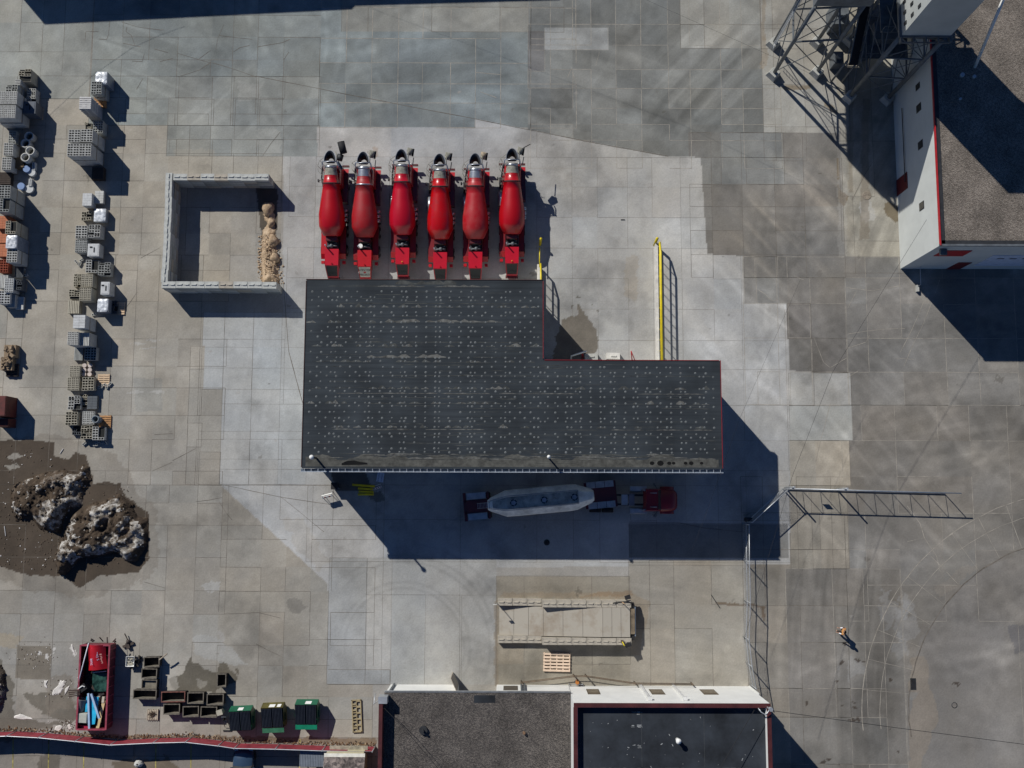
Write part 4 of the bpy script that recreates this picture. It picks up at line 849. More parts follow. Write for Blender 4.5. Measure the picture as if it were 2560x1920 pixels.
# overhead cables, thin and high
def cable(pts, nm, r=.011):
    o = MB().tube(pts, r, 0, 5).build("overhead_cable", M_BLK, None, None); tag(o, nm, "cable", "overhead cables")
def shp(px_, py_, h): v = P(px_, py_); return Vector((v.x - .853 * h, v.y + .986 * h, h))
cable([shp(120, 292, 7), shp(230, 190, 7), shp(330, 120, 7.2), shp(400, 88, 7.5), shp(462, 66, 8)], "drooping cable over the block stacks in the top left")
cable([shp(925, 20, 9.5), shp(1290, 155, 9.3), shp(1700, 310, 9.2), shp(2230, 560, 9.5)], "cable crossing above the yard north of the mixer trucks", .008)
cable([shp(2450, 890, 10), shp(2240, 1240, 10), shp(2150, 1480, 10), shp(2045, 1850, 10)], "cable slanting over the turning area on the right", .012)
cable([shp(2165, 1030, 10), shp(2030, 1350, 10), shp(1955, 1570, 10), shp(1925, 1650, 10)], "shorter parallel cable left of the long slanting one", .008)
cable([P(1897, 1772, HE + .9), P(2230, 1818, 6.5), P(2600, 1866, 7)], "black cable leaving the membrane-roofed building eastwards", .022)
cable([P(1886, 1775, HE + .9), P(1812, 1900, HE + 1.0), P(1780, 1960, HE + 1.2)], "grey cable crossing the black roof to its corner mast", .022)
cable([P(955, 1765, HW + .9), P(1010, 1820, HW + 1.2), P(1120, 1950, HW + 1.3)], "pair of cables over the gravel roof", .022)
# ================================================================ VEHICLES
def paint(name, col, rough=.32, coat=.4, var=.06): return mat(name, col, rough, 0, var=var, scale=.8, coat=coat)
M_TRD = paint("red_truck_paint", (0.40, 0.002, 0.007), .36, .15)
M_TRK = paint("red_hood_paint", (0.43, 0.003, 0.016), .34, .2)
M_DRK = paint("deep_and_shaded_red", (0.085, 0.008, 0.010), .4)
M_TIR = mat("tyre_rubber", (.016, .016, .017), .85)
M_RIM = mat("polished_rim", (.55, .56, .58), .3, .8)
M_CEM = mat("cement_crusted_steel", (.30, .29, .24), .9, var=.35, scale=3, bump=.3)
M_CHR = mat("bare_steel", (.42, .44, .47), .35, .7, var=.2)
M_INS = mat("hopper_inside", (.05, .055, .065), .6, .3)
def wheel(par, x, y, r=.52, wd=.34):
    t = MB().lathe([(-wd / 2, r * .6), (-wd / 2, r * .95), (-wd / 2 + .04, r), (wd / 2 - .04, r), (wd / 2, r * .95), (wd / 2, r * .6)], (x, y, r), (1, 0, 0), 0, 20).build("wheel", M_TIR, par)
    s = 1 if x > 0 else -1
    MB().lathe([(-.02, r * .6), (0, r * .55), (.02, .16), (.06, .14), (.07, .001)], (x + s * (wd / 2 - .03), y, r), (s, 0, 0), 0, 16).build("rim", M_RIM, t)
def mixer(label, loc, rz, v):
    T = thing("mixer_truck", label, "mixer truck", loc, rz, "red mixer trucks parked in a row")
    RB = v.get("rear", 0)
    # origin mid length: y from -5.15 (engine, south) to +5.2 (hopper, north)
    fr = MB(); fr.bx(-.55, -.35, -4.6, 4.6, .72, 1.0); fr.bx(.35, .55, -4.6, 4.6, .72, 1.0)
    for y in (-4, -2.4, -.8, .8, 2.4, 4): fr.bx(-.35, .35, y - .08, y + .08, .76, .96)
    fr.build("frame", M_DRK, T)
    for y in (3.2, .1, -1.2, -3.0):
        for x in (-1.02, 1.02): wheel(T, x, y)
    # fenders and deck
    for sx_ in (-1, 1):
        f = MB(); wf = 1.22 if sx_ > 0 else .98; ye = 4.1 if sx_ > 0 else 3.6
        f.bx(sx_ * .55, sx_ * wf, 2.3, ye, 1.12, 1.2, 1); f.box((sx_ * (.55 + wf) / 2, ye + .2, 1.12), (wf - .55, .40, .12), 0 if sx_ > 0 else 1, rx=-.25); f.bx(sx_ * (wf - .07), sx_ * wf, 2.3, ye - .1, .85, 1.10, 1); f.build("front_fender", [M_TRD, M_DRK], T)  # dark red panel has the drum and cab shade painted in; right lip bright
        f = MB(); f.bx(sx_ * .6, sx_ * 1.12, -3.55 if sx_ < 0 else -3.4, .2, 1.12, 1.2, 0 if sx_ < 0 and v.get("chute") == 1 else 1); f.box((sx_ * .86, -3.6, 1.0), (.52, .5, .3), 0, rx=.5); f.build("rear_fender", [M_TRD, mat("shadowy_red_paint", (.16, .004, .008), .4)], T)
    cb = MB(); cb.bx(-.82, .82, 2.5, 4.45, .95, 2.1); cb.add([(-.78, 2.5, 2.05), (.78, 2.5, 2.05), (.78, 4.35, 2.05), (-.78, 4.35, 2.05), (-.68, 2.7, 2.72), (.68, 2.7, 2.72), (.68, 4.05, 2.72), (-.68, 4.05, 2.72)], [(0, 1, 5, 4), (1, 2, 6, 5), (2, 3, 7, 6), (3, 0, 4, 7), (4, 5, 6, 7)], 0)
    c_ = cb.build("cab", M_TRD, T)
    MB().add([(-.66, 4.33, 2.1), (.66, 4.33, 2.1), (.6, 4.09, 2.66), (-.6, 4.09, 2.66)], [(0, 1, 2, 3)], 0).build("windscreen", M_GLS, c_)
    for s_ in (-.6, .6): MB().cyl((s_, 4.9, .95), .11, .06, 0, 12, 'Y').build("headlight", M_RIM, T)
    MB().bx(-1.2, 1.2, 4.86, 4.98, .5, .8).build("bumper", M_DRK, T)
    # drum: fat end south and low, mouth north and high
    p0 = Vector((0, -2.02, 1.95)); p1 = Vector((0, 4.08, 3.40)); ax = (p1 - p0); Ld = ax.length
    prof = [(0, .001), (0, .6), (.05, .78), (.75, 1.09), (.9, 1.15), (1.4, 1.16), (1.95, 1.155), (2.6, 1.05), (3.3, .935), (4.0, .82), (4.6, .72), (4.62, .76), (4.72, .76), (4.74, .70), (5.4, .59), (5.85, .53), (6.25, .50), (Ld, .49), (Ld, .40), (Ld - .7, .36), (Ld - .75, .001)]
    def mf(i):
        t = prof[i][0]
        return 2 if 11 <= i <= 12 else (1 if (t >= v.get("neck", 5.4) and i < 17) else (3 if i >= 17 else 0))
    d = MB().lathe(prof, p0, ax, 0, 44, mf)
    mr_ = bpy.data.materials
    d.build("drum", [v.get("dm") or (M_TRK if v.get("pink") else M_TRD), M_CEM if v.get("cem", 1) else M_CHR, v.get("band", M_BLK), M_INS], T)
    axn = ax.normalized()
    for t, r_ in ((.9, 1.14), (1.95, 1.137), (5.15, .63)): MB().lathe([(t, r_ - .02), (t, r_ + .004), (t + .025, r_ + .004), (t + .025, r_ - .02)], p0, ax, 0, 40).build("weld_ring", M_TRD, T)
    MB().lathe([(6.05, .5), (6.05, .54), (6.22, .54), (6.22, .5)], p0, ax, 0, 32).build("mouth_ring", M_CHR, T)
    # pedestal under the fat end, motor
    MB().bx(-.5, .5, -2.5, -2.1, .95, 2.3).build("pedestal", M_DRK, T)
    MB().cyl((0, -2.35, 1.98), .3, .4, 0, 14, 'Y').build("drum_motor", M_DST, T)
    # hopper
    hp = MB(); hc = Vector((0, 4.72, 3.72)); n = 20; top = []; bot = []
    for k in range(n + 1):
        a = PI * k / n; top.append((.56 * math.cos(a), hc.y - .42 + .98 * math.sin(a), 3.98)); bot.append((.30 * math.cos(a), hc.y - .42 + .45 * math.sin(a), 3.3))
    top2 = [(x * .92, y - .03 * (1 if y > hc.y else 0), z) for x, y, z in top]
    vs = top + bot + top2; N = n + 1
    hp.add(vs, [(k, k + 1, N + k + 1, N + k) for k in range(n)], 0, True)
    hp.add(vs, [(2 * N + k, 2 * N + k + 1, N + k + 1, N + k) for k in range(n)], 1, True)
    hp.add(vs, [(k, k + 1, 2 * N + k + 1, 2 * N + k) for k in range(n)], 0)
    hp.add([top[0], top[-1], bot[-1], bot[0]], [(0, 1, 2, 3)], 1)
    hp.tube([(-.66, hc.y - .5, 4.02), (.66, hc.y - .5, 4.02)], .045, 0, 8); hp.tube([(.60, hc.y - .5, 4.02), (.62, hc.y + .1, 4.02), (.5, hc.y + .4, 4.0)], .05, 2, 8)
    hp.tube([(-.66, hc.y - .5, 4.02), (-.70, hc.y - .75, 3.7), (-.72, hc.y - 1.0, 3.0)], .05, 0, 8); hp.tube([(.66, hc.y - .5, 4.02), (.72, hc.y - .8, 3.6), (.74, hc.y - 1.1, 2.9)], .06, 0, 8)
    hp.build("hopper", [M_CHR, M_INS, M_CEM], T)
    # railing loop and ladder at the left
    rl = MB(); z = 3.2
    rp = [(-.75, 3.2, z), (-1.15, 3.6, z), (-1.22, 4.1, z), (-1.05, 4.6, z), (-.45, 5.05, z), (.1, 5.15, z), (.3, 5.1, z)] if v.get("rail", 1) else [(-.75, 3.4, z), (-1.1, 3.9, z), (-1.1, 4.5, z), (-.7, 4.75, z), (-.4, 4.55, z)]
    rl.tube(rp, .022, 0, 6); rl.tube([(x * .9, y - .04, z - .42) for x, y, _ in rp], .018, 0, 6)
    for p in rp[1:-1]: rl.tube([p, (p[0] * .78, p[1] - .12, 2.4)], .018, 0, 5)
    rl.build("railing", M_CEM, T)
    MB().add([(-1.0, 3.3, 2.36), (-.5, 3.3, 2.36), (-.35, 4.6, 2.36), (-.9, 4.4, 2.36), (-1.0, 3.3, 2.32), (-.5, 3.3, 2.32), (-.35, 4.6, 2.32), (-.9, 4.4, 2.32)], [(0, 1, 2, 3), (7, 6, 5, 4), (0, 4, 5, 1), (1, 5, 6, 2), (2, 6, 7, 3), (3, 7, 4, 0)]).build("platform", mesh_alpha("grating", (.2, .2, .19), .12, 30), T)
    ladr = MB()
    for s_ in (0, .32): ladr.tube([(-1.12 + s_, 2.9, .9), (-.95 + s_, 2.9, 3.0)], .022, 0, 5)
    for k in range(7): ladr.tube([(-1.1 + k * .025, 2.9, 1.1 + k * .28), (-.78 + k * .025, 2.9, 1.1 + k * .28)], .02, 0, 5)
    ladr.build("ladder", M_CEM, T)
    MB().box((-1.3, 3.05, 2.2), (.12, .2, .34), 0).tube([(-1.25, 3.05, 2.2), (-.85, 3.2, 2.3)], .02, 0, 5).build("mirror", M_DST, T)
    arm = MB(); arm.tube([(-.78, 4.0, 3.3), (-.95, 3.2, 2.6), (-.95, 2.9, 1.9)], .06, 0, 6); arm.build("support_arm", M_DST, T)
    # discharge chute folded at the right front
    ch = MB(); cs = v.get("chute", 0)
    if cs == 1:
        a = Vector((.72, 4.6, 3.2)); b_ = Vector((1.05, 6.1, 3.3)); ch.tube([a, a.lerp(b_, .35)], .30, 2, 10, True, [.26, .30]); ch.tube([Vector((1.15, 5.15, 3.5)), Vector((.9, 6.15, 3.75))], .32, 1, 14); ch.box((.8, 4.1, 3.3), (.25, .8, .2), 0, .6)
    else:
        a = Vector((.62, 4.9, 3.45)); ch.tube([a, a + Vector((.16, .55, .25))], .26, 0, 14, True, [.22, .27]); ch.tube([a + Vector((.32, -.1, 0)), a + Vector((.42, .55, .1))], .09, 1, 8); ch.tube([a + Vector((.42, -.2, -.1)), a + Vector((.3, -.8, -.5))], .04, 0, 6)
        if cs == 2: ch.tube([a + Vector((.4, .6, 0)), a + Vector((1.0, 1.15, -.6))], .04, 1, 6)
    ch.build("chute", [M_CEM if cs != 3 else mat("tan_chute", (.42, .34, .24), .8, var=.3), M_BLK, M_DST], T)
    # right side boxes and tanks
    MB().box((.98, 1.85, 1.35), (.5, 1.3, .75), 0).build("tool_box", M_DRK, T)
    for k in range(3): MB().cyl((1.02, .55 - k * .42, 1.25), .17, .55, 0, 14, 'X').build("air_tank", M_CHR, T)
    MB().cyl((-1.0, 1.4, 1.3), .3, 1.3, 0, 16, 'Y').build("water_tank", M_CHR, T)
    MB().bx(-1.2, -.66, -.1, .55, .95, 1.5).build("step_box", M_DST, T)
    # engine bay, hood and grille at the south end
    h = MB(); y1, y2 = -3.2, -4.68
    h.add([(-.63, y1, 1.0), (.63, y1, 1.0), (.63, y1, 2.02), (-.63, y1, 2.02), (-.56, y2, 1.0), (.56, y2, 1.0), (.60, y2, 1.98), (-.60, y2, 1.98)], [(0, 1, 2, 3), (4, 7, 6, 5), (3, 2, 6, 7), (0, 3, 7, 4), (1, 5, 6, 2)], 0)
    nose = y2 - .92
    h.add([(-.6, y2, 1.98), (.6, y2, 1.98), (.5, nose, 1.05), (-.5, nose, 1.05), (-.56, y2, .9), (.56, y2, .9), (.47, nose, .8), (-.47, nose, .8)], [(0, 3, 2, 1), (0, 4, 7, 3), (1, 2, 6, 5), (3, 7, 6, 2)], 0)
    hd = h.build("hood", v.get("hood", M_TRK), T)
    def sl(x, t, o=.012): y = y2 + (nose - y2) * t; zz = 1.98 - .93 * t; hw = .6 - .1 * t; return (x * hw / .6, y - o * .83, zz + o * .55)
    g = MB(); g.add([sl(-.52, .06), sl(.52, .06), sl(.52, .86), sl(-.52, .86)], [(0, 1, 2, 3)], 1 if v.get("sign") else 0)
    if v.get("sign"):
        g.add([sl(-.46, .10, .02), sl(.46, .10, .02), sl(.46, .82, .02), sl(-.46, .82, .02)], [(0, 1, 2, 3)], 2)
    else:
        for k in range(4): g.tube([sl(-.42 + .2 * k, .55, .02), sl(-.35 + .25 * k, .75, .03)], .03, 3, 6)
        g.tube([sl(-.5, .05, .02), sl(.5, .05, .02), sl(.5, .88, .02), sl(-.5, .88, .02), sl(-.5, .05, .02)], .022, 4, 6)
    g.build("grille", [mat("grille_black", (.01, .011, .012), .5), mat("sign_border", (.62, .56, .46), .6), mat("sign_field", (.42, .43, .37), .6), M_DST, M_DRK], hd)
    if v.get("sign"):
        e = Vector(sl(0, .3, .03)); tl = math.atan2(.93, .92)
        text_mesh("WINTER", .30, M_BLK, "lettering", hd, tuple(e), (tl, 0, 0), .003)
        text_mesh("FRONT", .30, M_BLK, "lettering", hd, sl(0, .68, .03), (tl, 0, 0), .003)
        MB().box(sl(0, .47, .035), (.2, .14, .02), 0, rx=tl).build("badge", M_RED, hd)
    MB().box((0, nose - .05, .72), (1.15, .3, .28), 0, taper=.8).add([(-.4, nose - .2, .85), (.4, nose - .2, .85), (0, nose - .5, .7), (-.4, nose - .2, .6), (.4, nose - .2, .6)], [(0, 1, 2), (3, 2, 4), (0, 2, 3), (1, 4, 2)]).build("rear_bumper", M_DRK, T)
    MB().cyl((0, -4.5, 2.06), .05, .12, 0, 10).build("beacon", mat("amber", (.7, .35, .03), .3) if v.get("amber") else M_TRD, T)
    en = MB(); en.box((0, -2.8, 1.35), (1.0, .7, .7), 0); en.tube([(-.4, -2.95, 1.8), (0, -2.85, 1.9), (.45, -2.9, 1.75)], .09, 1, 8); en.tube([(.1, -2.7, 1.7), (.4, -2.6, 1.9)], .05, 1, 6); en.build("engine", [M_DST, M_GST], T)
    ac = MB()
    if v.get("cap"): ac.cyl((-.35, -2.85, 2.05), .2, .3, 0, 20); ac.build("air_cleaner", M_WHT, T)
    else: ac.lathe([(-.2, .17), (0, .17), (.07, .15), (.13, .08), (.15, .001)], (-.05 + v.get("ax", 0), -2.9, 2.0), (0, 0, 1), 0, 18); ac.tube([(.1, -2.9, 1.95), (.42, -2.9, 1.95)], .06, 0, 8); ac.build("air_cleaner", M_GST, T)
    ex = MB(); ex.tube([(-.48, -3.0, 1.2), (-.48, -3.0, 2.75)], .06, 0, 10); ex.build("exhaust", M_CHR, T)
    for s_ in (-.95, .95): MB().box((s_, -4.2, .95), (.28, .25, .3), 0).build("tail_light_box", M_TRD, T)
    return T
TR = [
    (841, 0, dict(chute=1, neck=5.0, cem=1, pink=0, ), "first mixer truck from the left, its black chute swung out at the top"),
    (921, 3, dict(chute=0, sign=1, cap=1, rail=0, cem=0, neck=5.4, hood=M_TRD, band=M_CHR), "second mixer truck from left, lettered board over its grille, white cap"),
    (1013, -3, dict(chute=0, neck=4.95, pink=1, amber=1), "third mixer truck from the left, with an amber hood light and a grey chute"),
    (1105, 8, dict(chute=0, neck=5.1), "fourth mixer truck from the left, parked slightly nearer the building"),
    (1191, 7, dict(chute=3, neck=5.1, cem=0), "fifth mixer truck from the left, with a tan folded chute"),
    (1280, -5, dict(chute=2, neck=5.1, amber=1, pink=0), "rightmost of the six mixer trucks, a rod poking from its chute")]
for i, (px_, dy_, v, lb) in enumerate(TR):
    p_ = P(px_, 551 + dy_); v["dm"] = (None, mat("dusty_red_drum", (.33, .006, .010), .5, col2=(.25, .035, .032), scale=1.3, thr=(.25, .55)), None, mat("scuffed_red_drum", (.42, .002, .004), .3, col2=(.30, .02, .022), scale=2.2, thr=(.22, .5), coat=.2), mat("faded_red_drum", (.36, .004, .010), .42, col2=(.36, .06, .055), scale=.9, thr=(.2, .6)), None)[i]; v["ax"] = (.0, 0, .05, .1, .12, .12)[i]
    mixer("red " + lb, (p_.x, p_.y, 0), 0, v)
# ---- tanker trailer and tractor ---------------------------------------------------
rr = P(1161, 1268, 0); ff = P(1540, 1233, 0); ang = math.atan2(ff.y - rr.y, ff.x - rr.x)
TT = thing("tanker_trailer", "pale dry-bulk tanker trailer with red frame standing in the building's shadow", "trailer", (rr.x, rr.y, 0), ang)
M_TANK = mat("dusty_white_tank", (.80, .78, .70), .6, var=.22, scale=.9)
M_TANK2 = mat("tank_walkway", (.36, .37, .34), .8, var=.3, scale=1.5)
M_FEN = mat("aluminium_fender", (.48, .49, .50), .35, .5, var=.15)
LT = (ff - rr).length
f = MB()
for s_ in (-.5, .5): f.bx(.1, LT - .2, s_ - .09, s_ + .09, 1.0, 1.25)
f.bx(0, .25, -1.25, 1.25, .75, 1.25); f.bx(.25, 2.2, -.45, .45, 1.2, 1.35); f.bx(LT - 2.9, LT - .1, -1.15, 1.15, 1.1, 1.3); f.bx(2.1, 2.3, -1.2, 1.2, .9, 1.25)
for x in (2.5, 5, 7.5, 10): f.bx(x, x + .15, -.5, .5, 1.05, 1.2)
f.build("frame", M_DRK, TT)
tk = MB(); ns = 12
def sec(x, hw, zt, zb, ky=.62, wt=.45):
    return [(x, -hw, zb + (zt - zb) * .45), (x, -hw * .94, zb + (zt - zb) * .70), (x, -hw * wt - .02, zt - .05), (x, 0, zt), (x, hw * wt + .02, zt - .05), (x, hw * .94, zb + (zt - zb) * .70), (x, hw, zb + (zt - zb) * .45), (x, hw * .55, zb + .2), (x, 0, zb), (x, -hw * .55, zb + .2)]
S = [sec(2.15, .42, 3.0, 2.0), sec(2.45, .62, 3.15, 1.8), sec(3.75, 1.15, 3.5, 1.3), sec(4.5, 1.17, 3.5, 1.3), sec(9.2, 1.17, 3.5, 1.3), sec(9.9, 1.12, 3.48, 1.35), sec(11.2, .62, 3.1, 1.8), sec(11.4, .45, 3.0, 2.0)]
vs = [p for s_ in S for p in s_]; k = 10
tk.add(vs, [(i * k + j, i * k + (j + 1) % k, (i + 1) * k + (j + 1) % k, (i + 1) * k + j) for i in range(len(S) - 1) for j in range(k)], 0)
tk.add(S[0], [tuple(range(10))], 0); tk.add(S[-1], [tuple(reversed(range(10)))], 0)
tk.build("tank", M_TANK, TT)
wk = MB(); wk.add([(2.6, -.28, 3.22), (2.6, .28, 3.22), (3.8, .52, 3.535), (3.8, -.52, 3.535), (10.0, .52, 3.535), (10.0, -.52, 3.535)], [(0, 1, 2, 3), (3, 2, 4, 5)], 0)
wk.build("walkway", M_TANK2, TT, recalc=False)
rl = MB()
for s_ in (-1, 1): rl.tube([(2.2, s_ * .3, 3.1), (3.8, s_ * .62, 3.58), (10.0, s_ * .58, 3.58)], .03, 0, 6)
rl.tube([(10.0, -.58, 3.56), (10.0, .58, 3.56)], .03, 0, 6); rl.build("handrail", M_CHR, TT)
for x in (4.4, 7.05, 9.65):
    h = MB().cyl((x, 0, 3.56), .30, .10, 0, 20).cyl((x, 0, 3.64), .2, .08, 1, 16)
    for a in range(5): h.cyl((x + .27 * math.cos(a * 1.257), .27 * math.sin(a * 1.257), 3.63), .045, .1, 1, 8)
    h.build("hatch", [M_DST, M_CHR], TT)
ld = MB()
for s_ in (-.22, .22): ld.tube([(1.2, s_, 1.4), (2.35, s_, 3.15)], .025, 0, 5)
for q_ in range(9): ld.tube([(1.25 + q_ * .13, -.22, 1.5 + q_ * .2), (1.25 + q_ * .13, .22, 1.5 + q_ * .2)], .02, 0, 5)
ld.build("ladder", M_CHR, TT)
for nm, x0, x1 in (("rear_fender", .3, 2.05), ("front_fender", LT - 2.7, LT - .25)):
    for s_ in (-1, 1):
        fe = MB(); nseg = 3 if nm[0] == 'f' else 1; w_ = (x1 - x0) / nseg
        for q_ in range(nseg): fe.bx(x0 + q_ * w_ + .03, x0 + (q_ + 1) * w_ - .03, s_ * .62, s_ * 1.18, 1.32, 1.38)
        for q_ in range(5): fe.bx(x0 + .04, x1 - .04, s_ * (.68 + q_ * .11) - .012, s_ * (.68 + q_ * .11) + .012, 1.38, 1.40)
        fe.build(nm, M_FEN, TT)
for x in (.8, 1.9, LT - 2.1, LT - .8):
    for s_ in (-1.0, 1.0):
        t = MB().lathe([(-.25, .3), (-.25, .48), (-.2, .52), (.2, .52), (.25, .48), (.25, .3)], (x, s_ * .88, .52), (0, 1, 0), 0, 18).build("wheel", M_TIR, TT)
MB().bx(LT - .1, LT + .0, -1.1, 1.1, .5, .62).build("rear_bar", M_GST, TT)
p_ = P(1690, 1253, .8); tra = P(1545, 1249, .8)
TC = thing("semi_tractor", "dark red conventional semi tractor with a rounded hood facing right, in shade", "truck", (tra.x, tra.y, 0), math.radians(-.5))
LL = (p_ - tra).length
f = MB(); f.bx(-2.4, LL - .4, -.5, -.32, .85, 1.1); f.bx(-2.4, LL - .4, .32, .5, .85, 1.1); f.build("frame", M_DST, TC)
M_CRM2 = paint("maroon_cab_paint", (.22, .006, .012), .4, .15)
xc0, xc1 = LL - 2.95, LL - 1.55
c_ = MB(); c_.add([(xc0, -.98, 1.0), (xc1, -.98, 1.0), (xc1, .98, 1.0), (xc0, .98, 1.0), (xc0, -.98, 2.1), (xc1, -.98, 2.1), (xc1, .98, 2.1), (xc0, .98, 2.1), (xc0 + .05, -.88, 2.9), (xc1 - .35, -.86, 2.85), (xc1 - .35, .86, 2.85), (xc0 + .05, .88, 2.9)], [(0, 1, 5, 4), (1, 2, 6, 5), (2, 3, 7, 6), (3, 0, 4, 7), (4, 5, 9, 8), (5, 6, 10, 9), (6, 7, 11, 10), (7, 4, 8, 11), (8, 9, 10, 11)], 0)
cb_ = c_.build("cab", M_CRM2, TC)
MB().add([(xc1 + .01, -.9, 2.15), (xc1 + .01, .9, 2.15), (xc1 - .32, .8, 2.80), (xc1 - .32, -.8, 2.80)], [(0, 1, 2, 3)], 0).build("windscreen", M_GLS, cb_)
hn = MB()
for s_ in (-.6, .6): hn.tube([(xc0 + .35, s_, 2.95), (xc0 + .95, s_, 2.95)], .03, 0, 6, True, [.02, .05])
hn.build("air_horn", M_CHR, cb_)
hd_ = MB(); pr = []
for i, t in enumerate((0, .3, .6, .85, 1.0)):
    x = xc1 + t * 1.55; hw = (1.0, 1.0, .96, .86, .66)[i]; zt = (2.1, 2.02, 1.92, 1.78, 1.5)[i]
    pr.append([(x, -hw, .85), (x, -hw, zt - .25), (x, -hw * .72, zt - .04), (x, 0, zt), (x, hw * .72, zt - .04), (x, hw, zt - .25), (x, hw, .85)])
vs = [p for s_ in pr for p in s_]; hd_.add(vs, [(i * 7 + j, i * 7 + j + 1, (i + 1) * 7 + j + 1, (i + 1) * 7 + j) for i in range(4) for j in range(6)], 0, True); hd_.add(pr[-1], [tuple(range(7))], 0)
hd_.build("hood", M_CRM2, TC)
for s_ in (-1, 1):
    fe = MB(); vs = []
    for i in range(9):
        a = PI * i / 8; vs += [(xc1 + .75 - .62 * math.cos(a), s_ * .78, .75 + .62 * math.sin(a)), (xc1 + .75 - .62 * math.cos(a), s_ * 1.2, .72 + .6 * math.sin(a))]
    fe.add(vs, [(2 * i, 2 * i + 1, 2 * i + 3, 2 * i + 2) for i in range(8)], 0, True); fe.build("fender", M_CRM2, TC)
    MB().cyl((xc0 - .4, s_ * .95, .8), .3, 1.5, 0, 18, 'X').build("fuel_tank", M_FEN, TC)
    MB().bx(xc0 - 1.15, xc0 + .3, s_ * .78, s_ * 1.18, 1.12, 1.16).build("tank_step", M_FEN, TC)
    MB().tube([(xc1 - .3, s_ * .95, 2.2), (xc1 - .55, s_ * 1.3, 2.3)], .035, 0, 6).box((xc1 - .6, s_ * 1.35, 2.25), (.1, .2, .4), 0).build("mirror", M_GST, TC)
    MB().cyl((xc0 - .12, s_ * .85, 2.2), .07, 1.7, 0, 12).build("exhaust", M_CHR, TC)
    for x in (xc1 + .75, -.9, -2.0): MB().lathe([(-.2, .3), (-.2, .48), (-.15, .52), (.15, .52), (.2, .48), (.2, .3)], (x, s_ * .95, .52), (0, 1, 0), 0, 18).build("wheel", M_TIR, TC)
MB().bx(.25, .8, -.46, .46, 1.12, 1.4).build("battery_box", M_FEN, TC); MB().bx(.9, 1.4, -.5, .5, 1.12, 1.3).build("deck_plate", mat("deck_grey", (.2, .21, .26), .5, .3), TC)
MB().cyl((LL - .05, -.1, 1.45), .05, .12, 0, 10).build("hood_ornament", M_CHR, TC); MB().bx(LL - .25, LL - .1, -1.1, 1.1, .45, .75).build("bumper", M_CHR, TC)
# parked car at the bottom edge
p_ = P(605, 1902, 1.2); CA = thing("parked_car", "dark blue car nosed up to the slatted fence, cut by the bottom edge", "car", (p_.x, p_.y - 1.2, 0))
M_CAR = paint("blue_car_paint", (.030, .055, .095), .25, .8)
b_ = MB(); st = []
for (y, hw, zt) in ((2.1, .55, .62), (1.9, .8, .78), (1.2, .88, .92), (.7, .88, 1.0), (-1.8, .88, 1.02), (-2.2, .8, .95), (-2.4, .6, .7)): st.append([(-hw, y, .3), (-hw, y, zt - .12), (-hw * .85, y, zt), (0, y, zt + .04), (hw * .85, y, zt), (hw, y, zt - .12), (hw, y, .3)])
b_.add([p for s_ in st for p in s_], [(i * 7 + j, i * 7 + j + 1, (i + 1) * 7 + j + 1, (i + 1) * 7 + j) for i in range(6) for j in range(6)], 0, True); b_.add(st[0], [tuple(range(7))], 0); b_.build("body", M_CAR, CA)
r_ = MB(); r_.add([(-.8, .75, .98), (.8, .75, .98), (.8, -2.0, 1.0), (-.8, -2.0, 1.0), (-.66, .1, 1.42), (.66, .1, 1.42), (.64, -1.5, 1.42), (-.64, -1.5, 1.42)], [(4, 5, 6, 7)], 0); r_.build("roof", M_CAR, CA)
g_ = MB(); g_.add([(-.8, .75, .98), (.8, .75, .98), (.8, -2.0, 1.0), (-.8, -2.0, 1.0), (-.66, .1, 1.415), (.66, .1, 1.415), (.64, -1.5, 1.415), (-.64, -1.5, 1.415)], [(0, 1, 5, 4), (1, 2, 6, 5), (2, 3, 7, 6), (3, 0, 4, 7)], 0); g_.build("window", M_GLS, CA)
for s_ in (-.62, .62): MB().box((s_, 1.98, .68), (.3, .18, .14), 0).build("headlight", M_CHR, CA)
for x in (-.82, .82):
    for y in (1.35, -1.5): MB().cyl((x, y, .32), .32, .2, 0, 18, 'X').build("wheel", M_TIR, CA)
    MB().box((x * 1.15, .55, 1.0), (.18, .1, .12), 0).build("mirror", M_CAR, CA)
# ================================================================ INTERLOCKING BLOCK BAY
BLK = 1.235; CH_ = .575
def big_block(n=0, ln=BLK, w=.6, h=CH_, tl=True):
    b = MB(); b.box((0, 0, h / 2), (ln - .025, w, h - .012), 0)
    b.box((0, 0, h / 2), (ln, w - .03, h - .04), 0)
    if tl:
        b.add([(-ln * .42, -.07, h - .006), (-ln * .08, -.07, h - .006), (-ln * .02, .07, h - .006), (-ln * .42, .07, h - .006), (-ln * .42, -.04, h + .07), (-ln * .1, -.04, h + .07), (-ln * .05, .04, h + .07), (-ln * .42, .04, h + .07)], [(4, 5, 6, 7), (0, 1, 5, 4), (1, 2, 6, 5), (2, 3, 7, 6), (3, 0, 4, 7)], 0)
        b.box((ln * .29, 0, h + .03), (ln * .3, .12, .08), 0, taper=.8); b.box((ln * .08, 0, h + .015), (.14, .05, .04), 0)
    return b
M_BK = [mat("bay_block_pale", (.46, .47, .44), .9, var=.16, scale=1.4, bump=.4, bscale=10), mat("bay_block_grey", (.34, .35, .32), .9, var=.2, scale=1.2, bump=.4, bscale=10), mat("bay_block_tan", (.42, .38, .31), .9, var=.2, scale=1.2, bump=.4, bscale=10)]
proto = {}
for i, mt in enumerate(M_BK): proto[i] = big_block(0, 1.27).build("concrete_block", mt).data
for o in [o for o in COL.objects if o.name.startswith("concrete_block") and o.data in proto.values()]: bpy.data.objects.remove(o)
COURSE = ["bottom", "second", "third", "top"]
